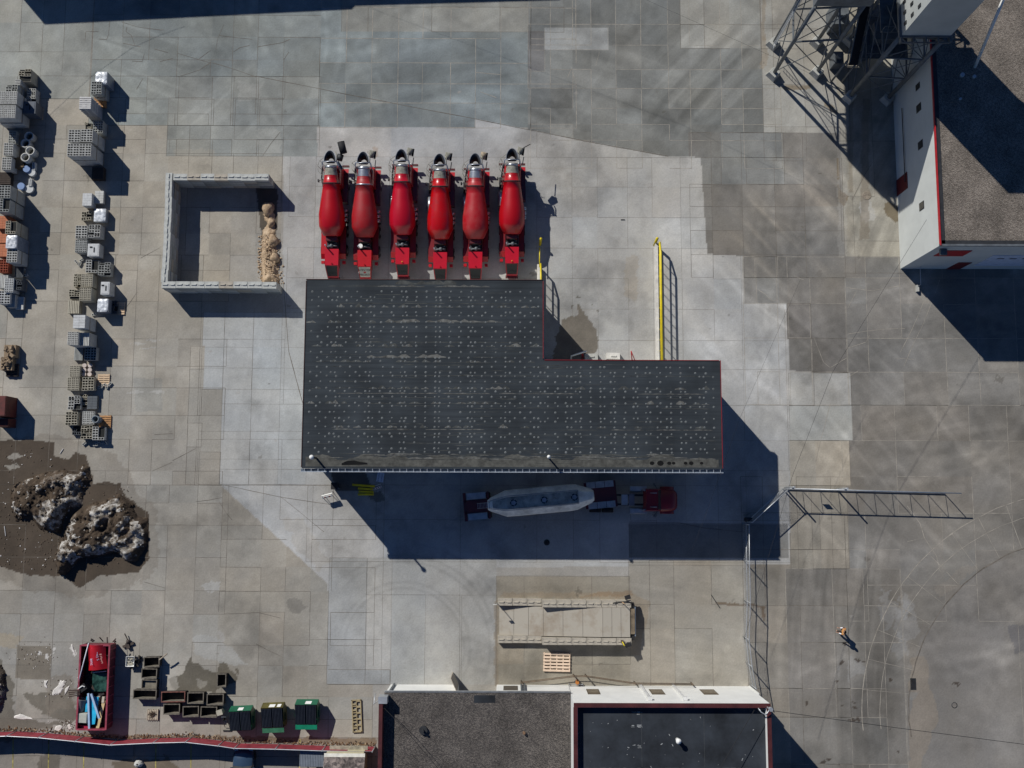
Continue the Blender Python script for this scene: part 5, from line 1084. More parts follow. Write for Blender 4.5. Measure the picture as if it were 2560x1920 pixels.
def place_block(x, y, z, rz, mi, label, grp):
    o = bpy.data.objects.new("concrete_block", proto[mi]); COL.objects.link(o); o.location = (x, y, z); o.rotation_euler = (0, 0, rz)
    tag(o, label, "concrete block", grp)
GB = "interlocking concrete blocks of the storage bay"
bl = P(432, 726); bl2 = P(448, 466); xw_ = (bl.x + bl2.x) / 2 - .33; BS_ = 1.282; BN_ = 1.225
ysw = P(500, 734).y + .32; ynw = P(500, 470).y + .30
nW = int(round((ynw - ysw - .6) / BLK)); nS = 8; nN = 7
colr = lambda: R.choice((0, 0, 0, 1, 1, 2))
for c in range(4):
    off = (c % 2) * BLK * .5
    for k in range(nS):
        if c < 3 or True: place_block(xw_ + .0 + BS_ * (k + .5) + R.uniform(-.01, .01), ysw + R.uniform(-.02, .02), c * CH_, R.uniform(-.008, .008), 0 if c == 3 and k < 3 else colr() if c < 3 else (0 if k != 4 else 2), "%s course block, %s from the west end of the bay's south wall" % (COURSE[c], ORD[k + 1]), GB)
    for k in range(nN):
        place_block(xw_ + .66 + BN_ * (k + .5), ynw + R.uniform(-.02, .02), c * CH_, R.uniform(-.008, .008), (0, 2, 0, 2, 0, 0, 0)[k] if c == 3 else colr(), "%s course block, %s from the west end of the bay's north wall" % (COURSE[c], ORD[k + 1]), GB)
    for k in range(nW + 1):
        yy = ysw + .3 + (ynw - ysw - .0) * (k + .5) / (nW + 1)
        place_block(xw_ + .30 + (R.uniform(-.08, .05) if c == 3 else 0), yy, c * CH_, PI / 2 + R.uniform(-.01, .01), 0 if c == 3 else colr(), "%s course block, %s from the south end of the bay's west wall" % (COURSE[c], ORD[k + 1]), GB)
# ================================================================ LOADING RAMP
wR0 = P(1243, 1560); yN_ = P(1400, 1496).y - .36; yS_ = P(1400, 1606).y + .0
ra = P(1243, 1550, 0); rb = P(1572, 1550, 1.2)
GR_ = "interlocking blocks edging the loading ramp"
NR = 9
for side, yy in (("north", P(1400, 1492).y - .42), ("south", P(1400, 1606).y + .32)):
    x = P(1245, 1550).x + BLK / 2
    for k in range(NR):
        for c in range(1 if k < 3 else 2):
            place_block(x + k * (BLK * 1.05), yy - (.07 if k >= 3 else 0) + R.uniform(-.01, .01), c * .6, R.uniform(-.006, .006), 2, "%s block, %s from the west end of the ramp's %s wall" % (("lower", "upper")[c] if k > 2 else "single low", ORD[k + 1], side), GR_)
yn_ = P(1400, 1492).y - .74 - .06; ys__ = P(1400, 1606).y + .63
x0 = P(1245, 1550).x + .1; x1 = x0 + NR * BLK * 1.045; xk = x0 + 3 * BLK * 1.045; xm2 = x0 + 7 * BLK * 1.045
rp = MB(); pf = [(x0, .01), (xk, .62), (xm2, 1.2), (x1 - .2, 1.2)]
RC = ((x0 + x1) / 2, (yn_ + ys__) / 2)
for (a, za), (b, zb) in zip(pf[:-1], pf[1:]):
    n = 3
    for i in range(n):
        aa = a + (b - a) * i / n + .012; bb = a + (b - a) * (i + 1) / n - .012; z1 = za + (zb - za) * i / n; z2 = za + (zb - za) * (i + 1) / n
        rp.add([(aa - RC[0], ys__ - RC[1], 0), (bb - RC[0], ys__ - RC[1], 0), (bb - RC[0], yn_ - RC[1], 0), (aa - RC[0], yn_ - RC[1], 0), (aa - RC[0], ys__ - RC[1], z1), (bb - RC[0], ys__ - RC[1], z2), (bb - RC[0], yn_ - RC[1], z2), (aa - RC[0], yn_ - RC[1], z1)], [(4, 5, 6, 7), (0, 1, 5, 4), (1, 2, 6, 5), (2, 3, 7, 6), (3, 0, 4, 7)], 0)
M_RMP = mat("stained_ramp_concrete", (.36, .33, .275), .9, col2=(.25, .20, .145), scale=.55, thr=(.30, .52), detail=8)
o = rp.build("loading_ramp", M_RMP, None, (RC[0], RC[1], 0)); tag(o, "sloping concrete loading ramp between two rows of interlocking blocks", "ramp")
DL = thing("dock_leveller", "brown steel dock plate with black bumpers at the ramp's high east end", "dock plate", (x1 - .2, RC[1], 0))
MB().bx(.02, .42, -1.0, 1.15, 1.0, 1.12).build("plate", mat("brown_plate", (.20, .155, .10), .7, var=.4, scale=1.2), DL)
MB().bx(.42, .5, -1.2, 1.3, .8, 1.05).build("lip", mat("steel_blue_lip", (.25, .30, .36), .5, .4), DL)
for y in (-1.35, 1.45): MB().bx(.02, .4, y - .2, y + .2, .4, 1.0).build("bumper", M_BLK, DL)
for y in (-1.9, 2.15): MB().box((-.2, y, 1.25), (.5, .35, .2), 0, .3).build("corner_pad", M_BLK, DL)
p_ = P(1555, 1603, 1.3); o = MB().tube([(0, 0, 0), (.18, -.35, .3)], .05, 1, 8).box((0, 0, .02), (.22, .2, .12), 0).build("tie_down", [M_RUST, M_YEL], None, p_); tag(o, "small rusty bracket with a yellow handle on the ramp's south wall", "bracket")
p_ = P(1555, 1505, 1.3); o = MB().tube([(0, 0, 0), (.15, -.1, .55)], .035, 0, 8).build("wooden_stake", mat("tan_wood", (.55, .36, .2), .7), None, p_); tag(o, "tan wooden stake standing on the ramp's north wall", "stake")
o = MB().tube([P(1532, 1508, 1.26), P(1545, 1505, 1.28), P(1565, 1504, 1.28), P(1583, 1507, 1.2)], .04, 0, 6).build("black_hose", M_BLK); tag(o, "black hose lying along the ramp's north wall", "hose")
sg = thing("paddle_sign", "thin post with a small round paddle at the ramp's west end", "sign", tuple(P(1243, 1506)))
MB().tube([(0, 0, 0), (0, 0, 2.05)], .03, 0, 6).build("post", M_STL, sg)
MB().box((-.16, 0, 1.9), (.35, .015, .3), 0).build("paddle", M_WHT, sg)
# ================================================================ PALLETS AND BLOCK STACKS
M_WD = mat("fresh_pallet_wood", (.62, .45, .29), .8, var=.14, scale=2); M_WG = mat("weathered_wood", (.30, .25, .19), .9, var=.2, scale=2); M_WO = mat("orange_wood", (.42, .22, .09), .8, var=.2, scale=2); M_WX = mat("grey_white_wood", (.55, .54, .52), .9, var=.12)
def pallet_mb(b, w=1.05, d=1.2, z=0, n=6, m=0, h=.13):
    for s_ in (-1, 0, 1): b.box((s_ * (w / 2 - .05), 0, z + h * .4), (.09, d, h * .6), m)
    for k in range(n): b.box((0, -d / 2 + d * (k + .5) / n, z + h - .012), (w, d / n * .7, .025), m)
    for k in (0, n // 2, n - 1): b.box((0, -d / 2 + d * (k + .5) / n, z + .014), (w, d / n * .7, .022), m)
BC = {}
def cmat(n, c): 
    if n not in BC: BC[n] = mat("unit_" + n, c, .9, var=.12, scale=3, bump=.2)
    return BC[n]
C_G = cmat("grey", (.36, .37, .35)); C_P = cmat("pale", (.50, .50, .47)); C_T = cmat("tan", (.42, .39, .31)); C_W = cmat("white", (.52, .53, .52)); C_D = cmat("dark", (.10, .11, .12)); C_O = cmat("orange", (.42, .15, .075)); C_BR = cmat("stone", (.26, .19, .12)); C_RD = cmat("flue_red", (.30, .07, .035))
M_FILM = mat("clear_wrap", (.58, .61, .64), .3, var=.18, scale=3, bump=.9, bscale=4)
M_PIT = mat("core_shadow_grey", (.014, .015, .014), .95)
def hollow(b, x, y, z, l, w, h, rz=0, m=0, cores=2, t=.03):
    """a hollow concrete block with real open cores"""
    Mo = b.M.copy(); b.M = Mo @ Matrix.Translation((x, y, z)) @ Matrix.Rotation(rz, 4, 'Z')
    b.bx(-l / 2, l / 2, -w / 2, -w / 2 + t, 0, h, m); b.bx(-l / 2, l / 2, w / 2 - t, w / 2, 0, h, m)
    for k in range(cores + 1):
        xx = -l / 2 + t / 2 + (l - t) * k / cores; b.bx(xx - t / 2, xx + t / 2, -w / 2 + t, w / 2 - t, 0, h, m)
    b.M = Mo
def unit_stack(style, h, w=1.06, d=1.18, seed=0, two=False):
    rr = random.Random(seed); b = MB(); z = .14
    if style == 'pallets':
        n = int(h / .14)
        for k in range(n): b.M = Matrix.Translation((rr.uniform(-.03, .03), rr.uniform(-.03, .03), 0)); pallet_mb(b, w, d, k * .14, 6, 0)
        b.M = Matrix.Identity(4); return b, None
    pal = MB(); pallet_mb(pal, w, d, 0, 6, 0)
    lh = .2; layers = []
    zz = z
    while zz + lh < h - .01:
        if two and abs(zz - h / 2 - .0) < .12: zz = h / 2 + .16
        layers.append(zz); zz += lh
    top = layers[-1]
    for zl in layers[:-1]: b.box((0, 0, zl + lh / 2), (w - .02, d - .02, lh - .014), 0); 
    if style in ('cored', 'half', 'loose', 'mixed', 'brick'):
        l, bw = ((.5, .235) if style != 'brick' else (.35, .165)); 
        nx_ = max(2, int(round(w / l))); ny_ = int(round(d / bw)); l = w / nx_; bw = d / ny_
        for i in range(nx_):
            for j in range(ny_):
                x = -w / 2 + l * (i + .5); y = -d / 2 + bw * (j + .5)
                dropp = {'cored': 0, 'brick': 0, 'half': .0, 'loose': .35, 'mixed': .12}[style]
                if style == 'half' and (i + j / ny_) > 1.1 + rr.uniform(-.1, .1): continue
                if rr.random() < dropp: continue
                jit = .03 if style in ('loose', 'mixed') else .004
                rz = rr.uniform(-.25, .25) if style == 'loose' and rr.random() < .3 else rr.uniform(-jit, jit)
                hollow(b, x + rr.uniform(-jit, jit), y + rr.uniform(-jit, jit), top, l - .015, bw - .012, lh - .01, rz, 0)
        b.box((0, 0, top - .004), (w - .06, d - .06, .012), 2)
    elif style == 'slab':
        for i in range(2):
            for j in range(5): b.box((-w / 4 + w / 2 * i, -d / 2 + d * (j + .5) / 5, top + lh / 2), (w / 2 - .012, d / 5 - .012, lh - .01), 0)
    elif style == 'flat':
        b.box((0, 0, top + lh / 2), (w - .02, d - .02, lh), 0); b.box((0, 0, top + lh + .01), (w - .2, d - .2, .02), 0); b.box((.08, .0, top + lh + .03), (.08, .45, .06), 2); b.box((-.2, .25, top + lh + .03), (.22, .12, .06), 2)
    elif style == 'wrap':
        n = 9; vs = []
        for i in range(n + 1):
            for j in range(n + 1):
                e = 1 if 0 < i < n and 0 < j < n else 0
                vs.append((-w / 2 + w * i / n + e * rr.uniform(-.03, .03), -d / 2 + d * j / n + e * rr.uniform(-.03, .03), top + lh + e * rr.uniform(-.02, .10)))
        b.add(vs, [(i * (n + 1) + j, (i + 1) * (n + 1) + j, (i + 1) * (n + 1) + j + 1, i * (n + 1) + j + 1) for i in range(n) for j in range(n)], 1, True)
        b.box((0, 0, top + lh / 2), (w, d, lh), 1); b.box((0, 0, (top + z) / 2), (w + .01, d + .01, top - z), 3)
    elif style == 'slats':
        for j in range(7): b.box((-w / 2 + w * (j + .5) / 7, 0, top + lh / 2), (w / 7 - .05, d, lh), 0)
        b.box((0, 0, top + .02), (w - .05, d - .05, .03), 2)
    elif style == 'round':
        for i in range(2):
            for j in range(3): b.cyl((-.24 + .5 * i, -.4 + .4 * j, top + lh / 2), .19, lh, 0, 18)
    elif style == 'stone':
        for k in range(16): b.box((rr.uniform(-.35, .35), rr.uniform(-.42, .42), top + rr.uniform(.0, .22)), (rr.uniform(.2, .5), rr.uniform(.15, .35), rr.uniform(.1, .3)), 0, rr.uniform(0, 3), rr.uniform(-.3, .3), rr.uniform(-.3, .3), .8)
    return b, pal
PROTO = {}
GSTK = {"W": "pallets of masonry units in the westernmost row", "M": "pallets of masonry units in the middle row"}
CNT = {"W": 0, "M": 0}
ROWN = {"W": "leftmost row", "M": "second row"}
DESC = {'cored': "hollow blocks", 'half': "half-emptied hollow blocks", 'loose': "jumbled leftover hollow blocks", 'mixed': "loosely laid hollow blocks", 'brick': "narrow hollow blocks", 'slab': "solid slab pavers", 'flat': "smooth slabs", 'wrap': "plastic-wrapped units", 'slats': "edge-stacked slabs", 'round': "round stepping stones", 'stone': "rough tan stones", 'pallets': "empty pallets"}
def stack(row, px_, py_, h, style, m=C_G, w=1.06, d=1.18, two=False, rz=0.0, extra="", pm=M_WG):
    key = (style, round(h, 1), m.name, round(w, 2), round(d, 2), two, R.randint(0, 2), pm.name)
    CNT[row] += 1
    p_ = P(px_, py_, h)
    desc = ("%s%s" % (extra + " " if extra else "", DESC[style]))
    lab = "%s of %s, %s from the north in the %s" % (("tall stack" if style == 'pallets' and h > 1.5 else "stack") if style == 'pallets' else ("double-height pallet" if two else "pallet"), desc, ORD[CNT[row]] if CNT[row] <= 20 else "number %d" % CNT[row], ROWN[row])
    if key not in PROTO:
        b, pal = unit_stack(style, h, w, d, hash(key[:3]) & 0 + len(PROTO) + 1, two)
        PROTO[key] = (b, pal)
    b, pal = PROTO[key]
    if pal is None:
        if not isinstance(b, bpy.types.Mesh):
            o = b.build("pallet_stack", pm); PROTO[key] = (o.data, None)
        else: o = bpy.data.objects.new("pallet_stack", b); COL.objects.link(o)
        o.location = (p_.x, p_.y, 0); o.rotation_euler = (0, 0, rz); tag(o, lab, "pallet stack", "stacks of empty pallets"); return o
    T = thing("block_pallet", lab, "block stack", (p_.x, p_.y, 0), rz, GSTK[row])
    if not isinstance(b, bpy.types.Mesh):
        ob = b.build("masonry_units", [m, M_FILM, M_PIT, mat("wrapped_side", (.20, .23, .28), .35, var=.2, scale=2)], T); op = pal.build("pallet", pm, T); PROTO[key] = (ob.data, op.data)
    else:
        for nm, dt in (("masonry_units", b), ("pallet", pal)): o = bpy.data.objects.new(nm, dt); COL.objects.link(o); o.parent = T
    if two: o = bpy.data.objects.new('pallet', PROTO[key][1]); COL.objects.link(o); o.parent = T; o.location = (0, 0, h / 2 + .01)
    return T
# middle row, north to south
stack("M", 251, 193, 1.9, 'wrap', two=False, extra="white-topped")
stack("M", 240, 219, 2.0, 'mixed', C_G, two=True, w=.95)
stack("M", 249, 252, .45, 'pallets', pm=M_WO)
stack("M", 211, 256, 2.75, 'pallets', pm=M_WX)
stack("M", 244, 316, 1.2, 'cored', C_G, w=.9)
stack("M", 217, 312, 1.3, 'loose', C_T, w=.6, d=.6)
for a, b_ in ((184, 338), (215, 337), (181, 373), (211, 373)): stack("M", a, b_, 3.0, 'cored', C_P, two=True, d=1.15)
stack("M", 243, 432, .75, 'pallets', pm=mat("dark_wood", (.06, .045, .035), .9))
stack("M", 217, 498, 1.2, 'slab', C_W, w=.85)
stack("M", 247, 492, .6, 'slab', C_P, w=.8)
stack("M", 247, 536, .95, 'wrap')
stack("M", 214, 538, .7, 'loose', C_T, w=.9, d=.8)
stack("M", 202, 579, 1.25, 'cored', C_P)
stack("M", 234, 576, 1.3, 'mixed', C_P, extra="part-wrapped")
stack("M", 201, 614, 1.25, 'brick', C_G)
stack("M", 232, 624, 1.25, 'flat', C_W, extra="white")
stack("M", 228, 665, 1.0, 'half', C_P)
stack("M", 260, 672, 1.0, 'loose', C_G)
stack("M", 192, 700, .7, 'loose', C_T, w=.7)
stack("M", 215, 700, 1.3, 'brick', C_T)
stack("M", 185, 735, .8, 'loose', C_T, w=1.0, d=.85)
stack("M", 213, 735, 1.35, 'brick', C_T)
stack("M", 262, 720, 1.4, 'flat', C_W, w=.8, extra="blue-wrapped")
stack("M", 183, 767, .6, 'slats', C_T)
stack("M", 256, 763, 1.2, 'wrap', w=.95)
stack("M", 283, 767, .5, 'loose', C_D, w=.6)
stack("M", 304, 771, .14, 'pallets', pm=M_WD, w=.55)
stack("M", 196, 803, 2.6, 'slab', C_W, two=True, extra="pale")
stack("M", 180, 845, 2.3, 'brick', C_P, w=.95)
stack("M", 208, 847, 1.9, 'slats', C_P, w=.95)
stack("M", 194, 884, .5, 'slats', C_G, w=.8)
stack("M", 225, 884, .8, 'cored', C_G)
stack("M", 186, 928, .8, 'brick', C_T, w=.9, d=1.0)
stack("M", 215, 924, .5, 'round', mat("pinkish_paver", (.55, .47, .42), .9))
stack("M", 181, 959, .9, 'brick', C_T)
stack("M", 217, 959, .95, 'mixed', C_T)
stack("M", 259, 952, .14, 'pallets', pm=M_WD)
stack("M", 183, 1006, .9, 'mixed', C_P)
stack("M", 206, 1002, .4, 'loose', C_T, w=.8)
stack("M", 229, 1006, .45, 'slab', C_D, w=.9)
stack("M", 176, 1046, .9, 'mixed', C_T)
stack("M", 218, 1044, .75, 'brick', C_P)
stack("M", 263, 1054, .14, 'pallets', pm=M_WO)
stack("M", 189, 1075, .5, 'loose', C_D, w=.8, d=.8)
stack("M", 215, 1080, .85, 'mixed', C_T)
stack("M", 243, 1083, .95, 'half', C_P)
# westernmost row
stack("W", 60, 186, 1.6, 'loose', C_T, w=1.1)
stack("W", 42, 203, 1.9, 'mixed', C_P, w=.5, d=.5)
stack("W", 27, 218, 2.2, 'mixed', C_G, two=True, d=.7)
stack("W", 76, 235, 1.1, 'loose', C_P, w=.8)
for a, b_ in ((-3, 243), (27, 243), (-7, 278), (23, 278)): stack("W", a, b_, 2.85, 'brick', C_P, two=True)
stack("W", 72, 268, 1.6, 'flat', mat("unit_blueblack", (.085, .10, .125), .7), w=1.2)
stack("W", 30, 342, .8, 'cored', C_G, w=.7)
stack("W", 20, 372, 1.4, 'cored', C_P, w=.85)
stack("W", 14, 407, 1.5, 'cored', C_P, w=.85)
stack("W", 12, 445, .6, 'pallets', pm=mat("dark_wood", (.06, .045, .035), .9))
stack("W", 9, 478, 3.0, 'cored', C_G, two=True)
stack("W", 5, 512, 3.0, 'half', C_G, two=True)
stack("W", 6, 555, 1.6, 'slab', C_O, extra="orange brick")
stack("W", 24, 567, 2.6, 'half', C_T, two=True, w=.9)
stack("W", 26, 603, 2.5, 'wrap', two=False, w=.95)
stack("W", 3, 590, 1.3, 'slab', C_O, extra="orange brick")
stack("W", 6, 625, 1.2, 'slab', C_O, extra="orange brick")
stack("W", 27, 638, 2.3, 'cored', C_P, two=True, w=.95)
stack("W", 7, 664, 1.0, 'cored', C_RD, w=.9, extra="red flue")
stack("W", 46, 672, .5, 'slats', C_D, w=.8, d=1.5)
stack("W", 5, 703, 1.3, 'slats', C_P, w=.9)
stack("W", 20, 712, 1.5, 'brick', C_W, w=.8, d=1.3)
stack("W", 41, 708, 1.2, 'loose', C_D, w=.8)
stack("W", 8, 742, 1.3, 'cored', C_W)
stack("W", 28, 752, .8, 'slats', C_P, w=.7)
stack("W", 47, 757, .5, 'slab', C_P, w=.7)
stack("W", 21, 877, 1.0, 'stone', C_BR)
stack("W", 11, 908, 1.1, 'stone', C_BR)
stack("W", 30, 925, .3, 'pallets', pm=mat("dark_wood", (.06, .045, .035), .9))
p_ = P(-8, 1015, 2.0); o = MB().box((0, 0, 1.0), (1.6, 1.8, 2.0), 0).box((0, 0, 2.02), (1.5, 1.7, .04), 0).box((.2, -1.4, .6), (1.2, .8, 1.2), 0, taper=.8).build("red_bin", mat("dull_red_bin", (.10, .014, .01), .7, var=.3), None, (p_.x, p_.y, 0)); tag(o, "dull red bin cut by the left edge above the muddy patch", "bin")
# concrete rings and round slabs
GRI = "upright concrete rings beside the leftmost row"
for k, (a, b_, h_, nm) in enumerate(((72, 340, .7, "northernmost concrete ring, deep in shade"), (63, 358, .8, "concrete ring in shade, second from the north"), (75, 377, .9, "blue-grey concrete ring half in the sun, east of its twin"), (63, 393, .95, "pale sunlit concrete ring, southernmost of the four"), )):
    p_ = P(a, b_, h_); o = MB().lathe([(0, .33), (0, .42), (h_, .42), (h_, .33), (0, .33)], (0, 0, 0), (0, 0, 1), 0, 26).build("concrete_ring", C_P, None, (p_.x, p_.y, 0)); tag(o, nm, "concrete ring", GRI)
for k, (a, b_, h_, r_, mt_, nm) in enumerate(((79, 431, .35, .34, C_W, "white round slab, the upper of two in the sun"), (73, 472, .3, .38, C_W, "white round slab, the lower of two in the sun"), (66, 422, .5, .32, None, "blue round slab next to the upper white one"), (52, 465, .5, .33, None, "blue round slab next to the lower white one"))):
    p_ = P(a, b_, h_); o = MB().cyl((0, 0, h_ / 2), r_, h_, 0, 26).build("round_slab", mt_ or mat("blue_cap", (.14, .23, .42), .6), None, (p_.x, p_.y, 0)); tag(o, nm, "round slab", "round slabs beside the leftmost row")
for (a, b_, nm) in ((75, 456, "short stack of white planks north of the lower round slab"), (84, 415, "narrow white slats beside the upper round slab")):
    p_ = P(a, b_, .4); o = MB().box((0, 0, .2), (.26, .7, .4), 0).box((0, 0, .41), (.05, .6, .02), 1).build("plank_stack", [C_W, C_D], None, (p_.x, p_.y, 0)); tag(o, nm, "planks")
p_ = P(46, 406, .6); o = MB().box((0, 0, .55), (.8, 1.0, .06), 0, .2).box((0, 0, .26), (.7, .9, .5), 0, .2).build("plywood_crate", mat("brown_ply", (.15, .10, .05), .8), None, (p_.x, p_.y, 0)); tag(o, "brown plywood-topped crate by the concrete rings", "crate")
p_ = P(238, 1048, 1.05); o = MB().lathe([(0, .3), (1.05, .33), (1.05, .25), (.02, .24), (.02, .001)], (0, 0, 0), (0, 0, 1), 0, 24).build("clay_drum", mat("blue_grey_drum", (.16, .19, .21), .5), None, (p_.x, p_.y, 0)); tag(o, "blue-grey open pipe standing on end by the orange pallet", "pipe")
# loose single blocks and scraps lying about
LO = [(210, 1109, .7), (243, 1105, .4), (256, 1103, 1.1), (259, 962, .4), (267, 966, 1.3), (250, 968, .2), (80, 251, .5), (84, 262, 1.9), (76, 290, .2), (190, 654, 2.4), (203, 650, .6), (252, 776, .1), (234, 786, .2), (262, 1107, 2.2), (238, 1112, .1), (274, 960, .9), (57, 675, .8), (63, 688, .3), (233, 508, .1), (199, 660, 1.2)]
lb = MB(); hollow(lb, 0, 0, 0, .39, .19, .19, 0, 0); lbm = lb.build("loose_block", C_P); LBD = lbm.data; bpy.data.objects.remove(lbm)
NEAR = ["south tip of the second row", "south tip, beside the wrapped fallen unit", "south tip, east of the others", "pallet of scraps", "east corner of the scraps pallet", "west corner of the scraps pallet", "wrecked pallet near the ring stack", "wrecked pallet's south edge", "dark slab pile in the first row", "gap left of the half-emptied pallet", "gap above the half-emptied pallet", "dark unit east of the wrapped pallet", "foot of the pale double stack", "far south-east tip of the second row", "south tip, lying in the shadow edge", "shade right of the scraps pallet", "end of the dark slats in first row", "bottom of the dark slats in first row", "white slab pallets near the bay", "small gap west of the jumbled pallet"]
for (a, b_, rz), nr in zip(LO, NEAR):
    p_ = P(a, b_, .19); o = bpy.data.objects.new("loose_block", LBD); COL.objects.link(o); o.location = (p_.x, p_.y, 0); o.rotation_euler = (0, 0, rz); tag(o, "single loose block at the " + nr, "block", "single loose blocks")
# ================================================================ SOIL AND SAND HEAPS
def heap(name, label, poly, hmax, mats, seed, step=.12, peak=None, rug=.5, mf=None, cat="soil heap", kind=None, ridge=1.0):
    pts = [P(*p) for p in poly]; pw = [(p.x, p.y) for p in pts]
    xa, xb = min(p[0] for p in pw), max(p[0] for p in pw); ya, yb = min(p[1] for p in pw), max(p[1] for p in pw); cx, cy = (xa + xb) / 2, (ya + yb) / 2
    gx = np.arange(xa, xb, step); gy = np.arange(ya, yb, step); Xh, Yh = np.meshgrid(gx, gy)
    ins = inpoly(Xh + (fbm(Xh, Yh, .8, seed) - .5) * .5, Yh + (fbm(Xh, Yh, .8, seed + 9) - .5) * .5, pw)
    dist = np.full(Xh.shape, 1e9)
    for i in range(len(pw)):
        x0, y0 = pw[i]; x1, y1 = pw[(i + 1) % len(pw)]; dx_, dy_ = x1 - x0, y1 - y0; L2 = dx_ * dx_ + dy_ * dy_ + 1e-9
        t = np.clip(((Xh - x0) * dx_ + (Yh - y0) * dy_) / L2, 0, 1); dist = np.minimum(dist, np.hypot(Xh - x0 - t * dx_, Yh - y0 - t * dy_))
    ed = np.clip(dist / (.45 + .9 * fbm(Xh, Yh, 1.7, seed + 77, 2)), 0, 1); bg_ = fbm(Xh, Yh, 2.6, seed + 3, 4, .6); rd_ = 1 - np.abs(fbm(Xh, Yh, 1.5, seed + 8, 4, .6) - .5) * 4; fn = fbm(Xh, Yh, .42, seed + 5, 4, .7)
    hh = ed ** .8 * hmax * (np.clip(.35 + 1.6 * (bg_ - .42), .12, 1.0) + rug * .32 * np.clip(rd_, -.2, 1)) + ed * (fn - .45) * .42 * ridge
    hh = np.where(ins, np.maximum(hh, .012), -.05)
    ny_, nx_ = Xh.shape; vs = [(Xh[j, i] - cx, Yh[j, i] - cy, hh[j, i]) for j in range(ny_) for i in range(nx_)]
    fs = [(j * nx_ + i, j * nx_ + i + 1, (j + 1) * nx_ + i + 1, (j + 1) * nx_ + i) for j in range(ny_ - 1) for i in range(nx_ - 1) if ins[j, i] or ins[j + 1, i + 1] or ins[j, i + 1] or ins[j + 1, i]]
    b = MB(); b.v = vs; b.f = fs; b.sm = [True] * len(fs)
    pk_ = fbm(Xh, Yh, 1.3, seed + 60, 4, .6); cr2 = ((pk_ > .545) & (hh > .22 * hmax))
    b.mi = [1 if (len(mats) > 1 and cr2[f[0] // nx_, f[0] % nx_]) else 0 for f in fs]
    for k_ in range(0 if len(mats) < 2 else 260):
        j, i = R.randrange(ny_), R.randrange(nx_)
        if ins[j, i]:
            s_ = R.uniform(.06, .26) ** 1.1; b.box((Xh[j, i] - cx, Yh[j, i] - cy, hh[j, i] + s_ * .15), (s_ * R.uniform(.8, 1.6), s_, s_ * .7), 1 if R.random() < .3 else 0, R.uniform(0, 3), R.uniform(-.6, .6), R.uniform(-.6, .6), .65)
    o = b.build(name, mats, None, (cx, cy, 0), recalc=False); tag(o, label, cat, kind=kind); return o
def soil(name, a, b_, c_, sc=1.0, lo=.42, hi=.62):
    mt = bpy.data.materials.new(name); mt.use_nodes = True; n = mt.node_tree; b = n.nodes["Principled BSDF"]; b.inputs["Roughness"].default_value = .95; b.inputs["Specular IOR Level"].default_value = .2
    tc = n.nodes.new("ShaderNodeTexCoord"); nz = n.nodes.new("ShaderNodeTexNoise"); nz.inputs["Scale"].default_value = sc; nz.inputs["Detail"].default_value = 8; nz.inputs["Roughness"].default_value = .7
    rp = n.nodes.new("ShaderNodeValToRGB"); rp.color_ramp.elements[0].position = lo; rp.color_ramp.elements[1].position = hi; rp.color_ramp.elements[0].color = (*a, 1); rp.color_ramp.elements[1].color = (*c_, 1); e = rp.color_ramp.elements.new((lo + hi) / 2); e.color = (*b_, 1)
    nb = n.nodes.new("ShaderNodeTexNoise"); nb.inputs["Scale"].default_value = 5; nb.inputs["Detail"].default_value = 8; nb.inputs["Roughness"].default_value = .75; bp = n.nodes.new("ShaderNodeBump"); bp.inputs["Strength"].default_value = 1; bp.inputs["Distance"].default_value = .12
    n.links.new(tc.outputs["Object"], nz.inputs["Vector"]); n.links.new(tc.outputs["Object"], nb.inputs["Vector"]); n.links.new(nz.outputs[0], rp.inputs[0]); n.links.new(rp.outputs[0], b.inputs["Base Color"]); n.links.new(nb.outputs[0], bp.inputs["Height"]); n.links.new(bp.outputs[0], b.inputs["Normal"])
    return mt
S1 = soil("brown_spoil", (.045, .033, .024), (.085, .062, .042), (.30, .26, .22), .55, .40, .70)
S1b = soil("frozen_crust", (.07, .055, .042), (.20, .175, .145), (.52, .50, .46), 1.9, .34, .60)
S2 = soil("tan_sand", (.36, .26, .165), (.47, .35, .23), (.56, .44, .31), 2.2)
S3 = soil("dark_spoil", (.03, .025, .02), (.075, .06, .045), (.22, .21, .20), .8, .35, .7)
heap("soil_heap", "rugged brown spoil heap with pale frozen crusts, the upper of two in the mud", [(30, 1225), (62, 1200), (110, 1180), (160, 1175), (195, 1180), (205, 1160), (225, 1165), (228, 1200), (212, 1225), (205, 1262), (175, 1275), (160, 1300), (150, 1335), (110, 1325), (80, 1300), (40, 1300), (25, 1260)], 1.25, [S1, S1b], 21, .09, rug=.8)
heap("soil_heap", "largest brown and white spoil heap, south-east corner of the mud patch", [(135, 1400), (150, 1350), (170, 1300), (200, 1270), (260, 1250), (300, 1232), (325, 1255), (345, 1290), (372, 1300), (370, 1360), (345, 1405), (320, 1405), (290, 1380), (250, 1392), (200, 1400), (165, 1438), (148, 1435)], 1.55, [S1, S1b], 33, .09, rug=.9)
heap("soil_heap", "dark spoil heap cut by the left edge above the fence", [(-80, 1655), (-10, 1650), (14, 1680), (18, 1720), (8, 1760), (-30, 1785), (-80, 1780)], 1.4, [S3, S1b], 45, rug=.6)
heap("sand_berm", "ridge of lumpy tan sand across the open end of the bay", [(655, 515), (672, 508), (688, 540), (690, 600), (694, 660), (700, 712), (655, 714), (652, 640), (656, 585), (668, 560)], 1.0, [S2], 57, .08, rug=.25, cat="sand heap", ridge=.7)
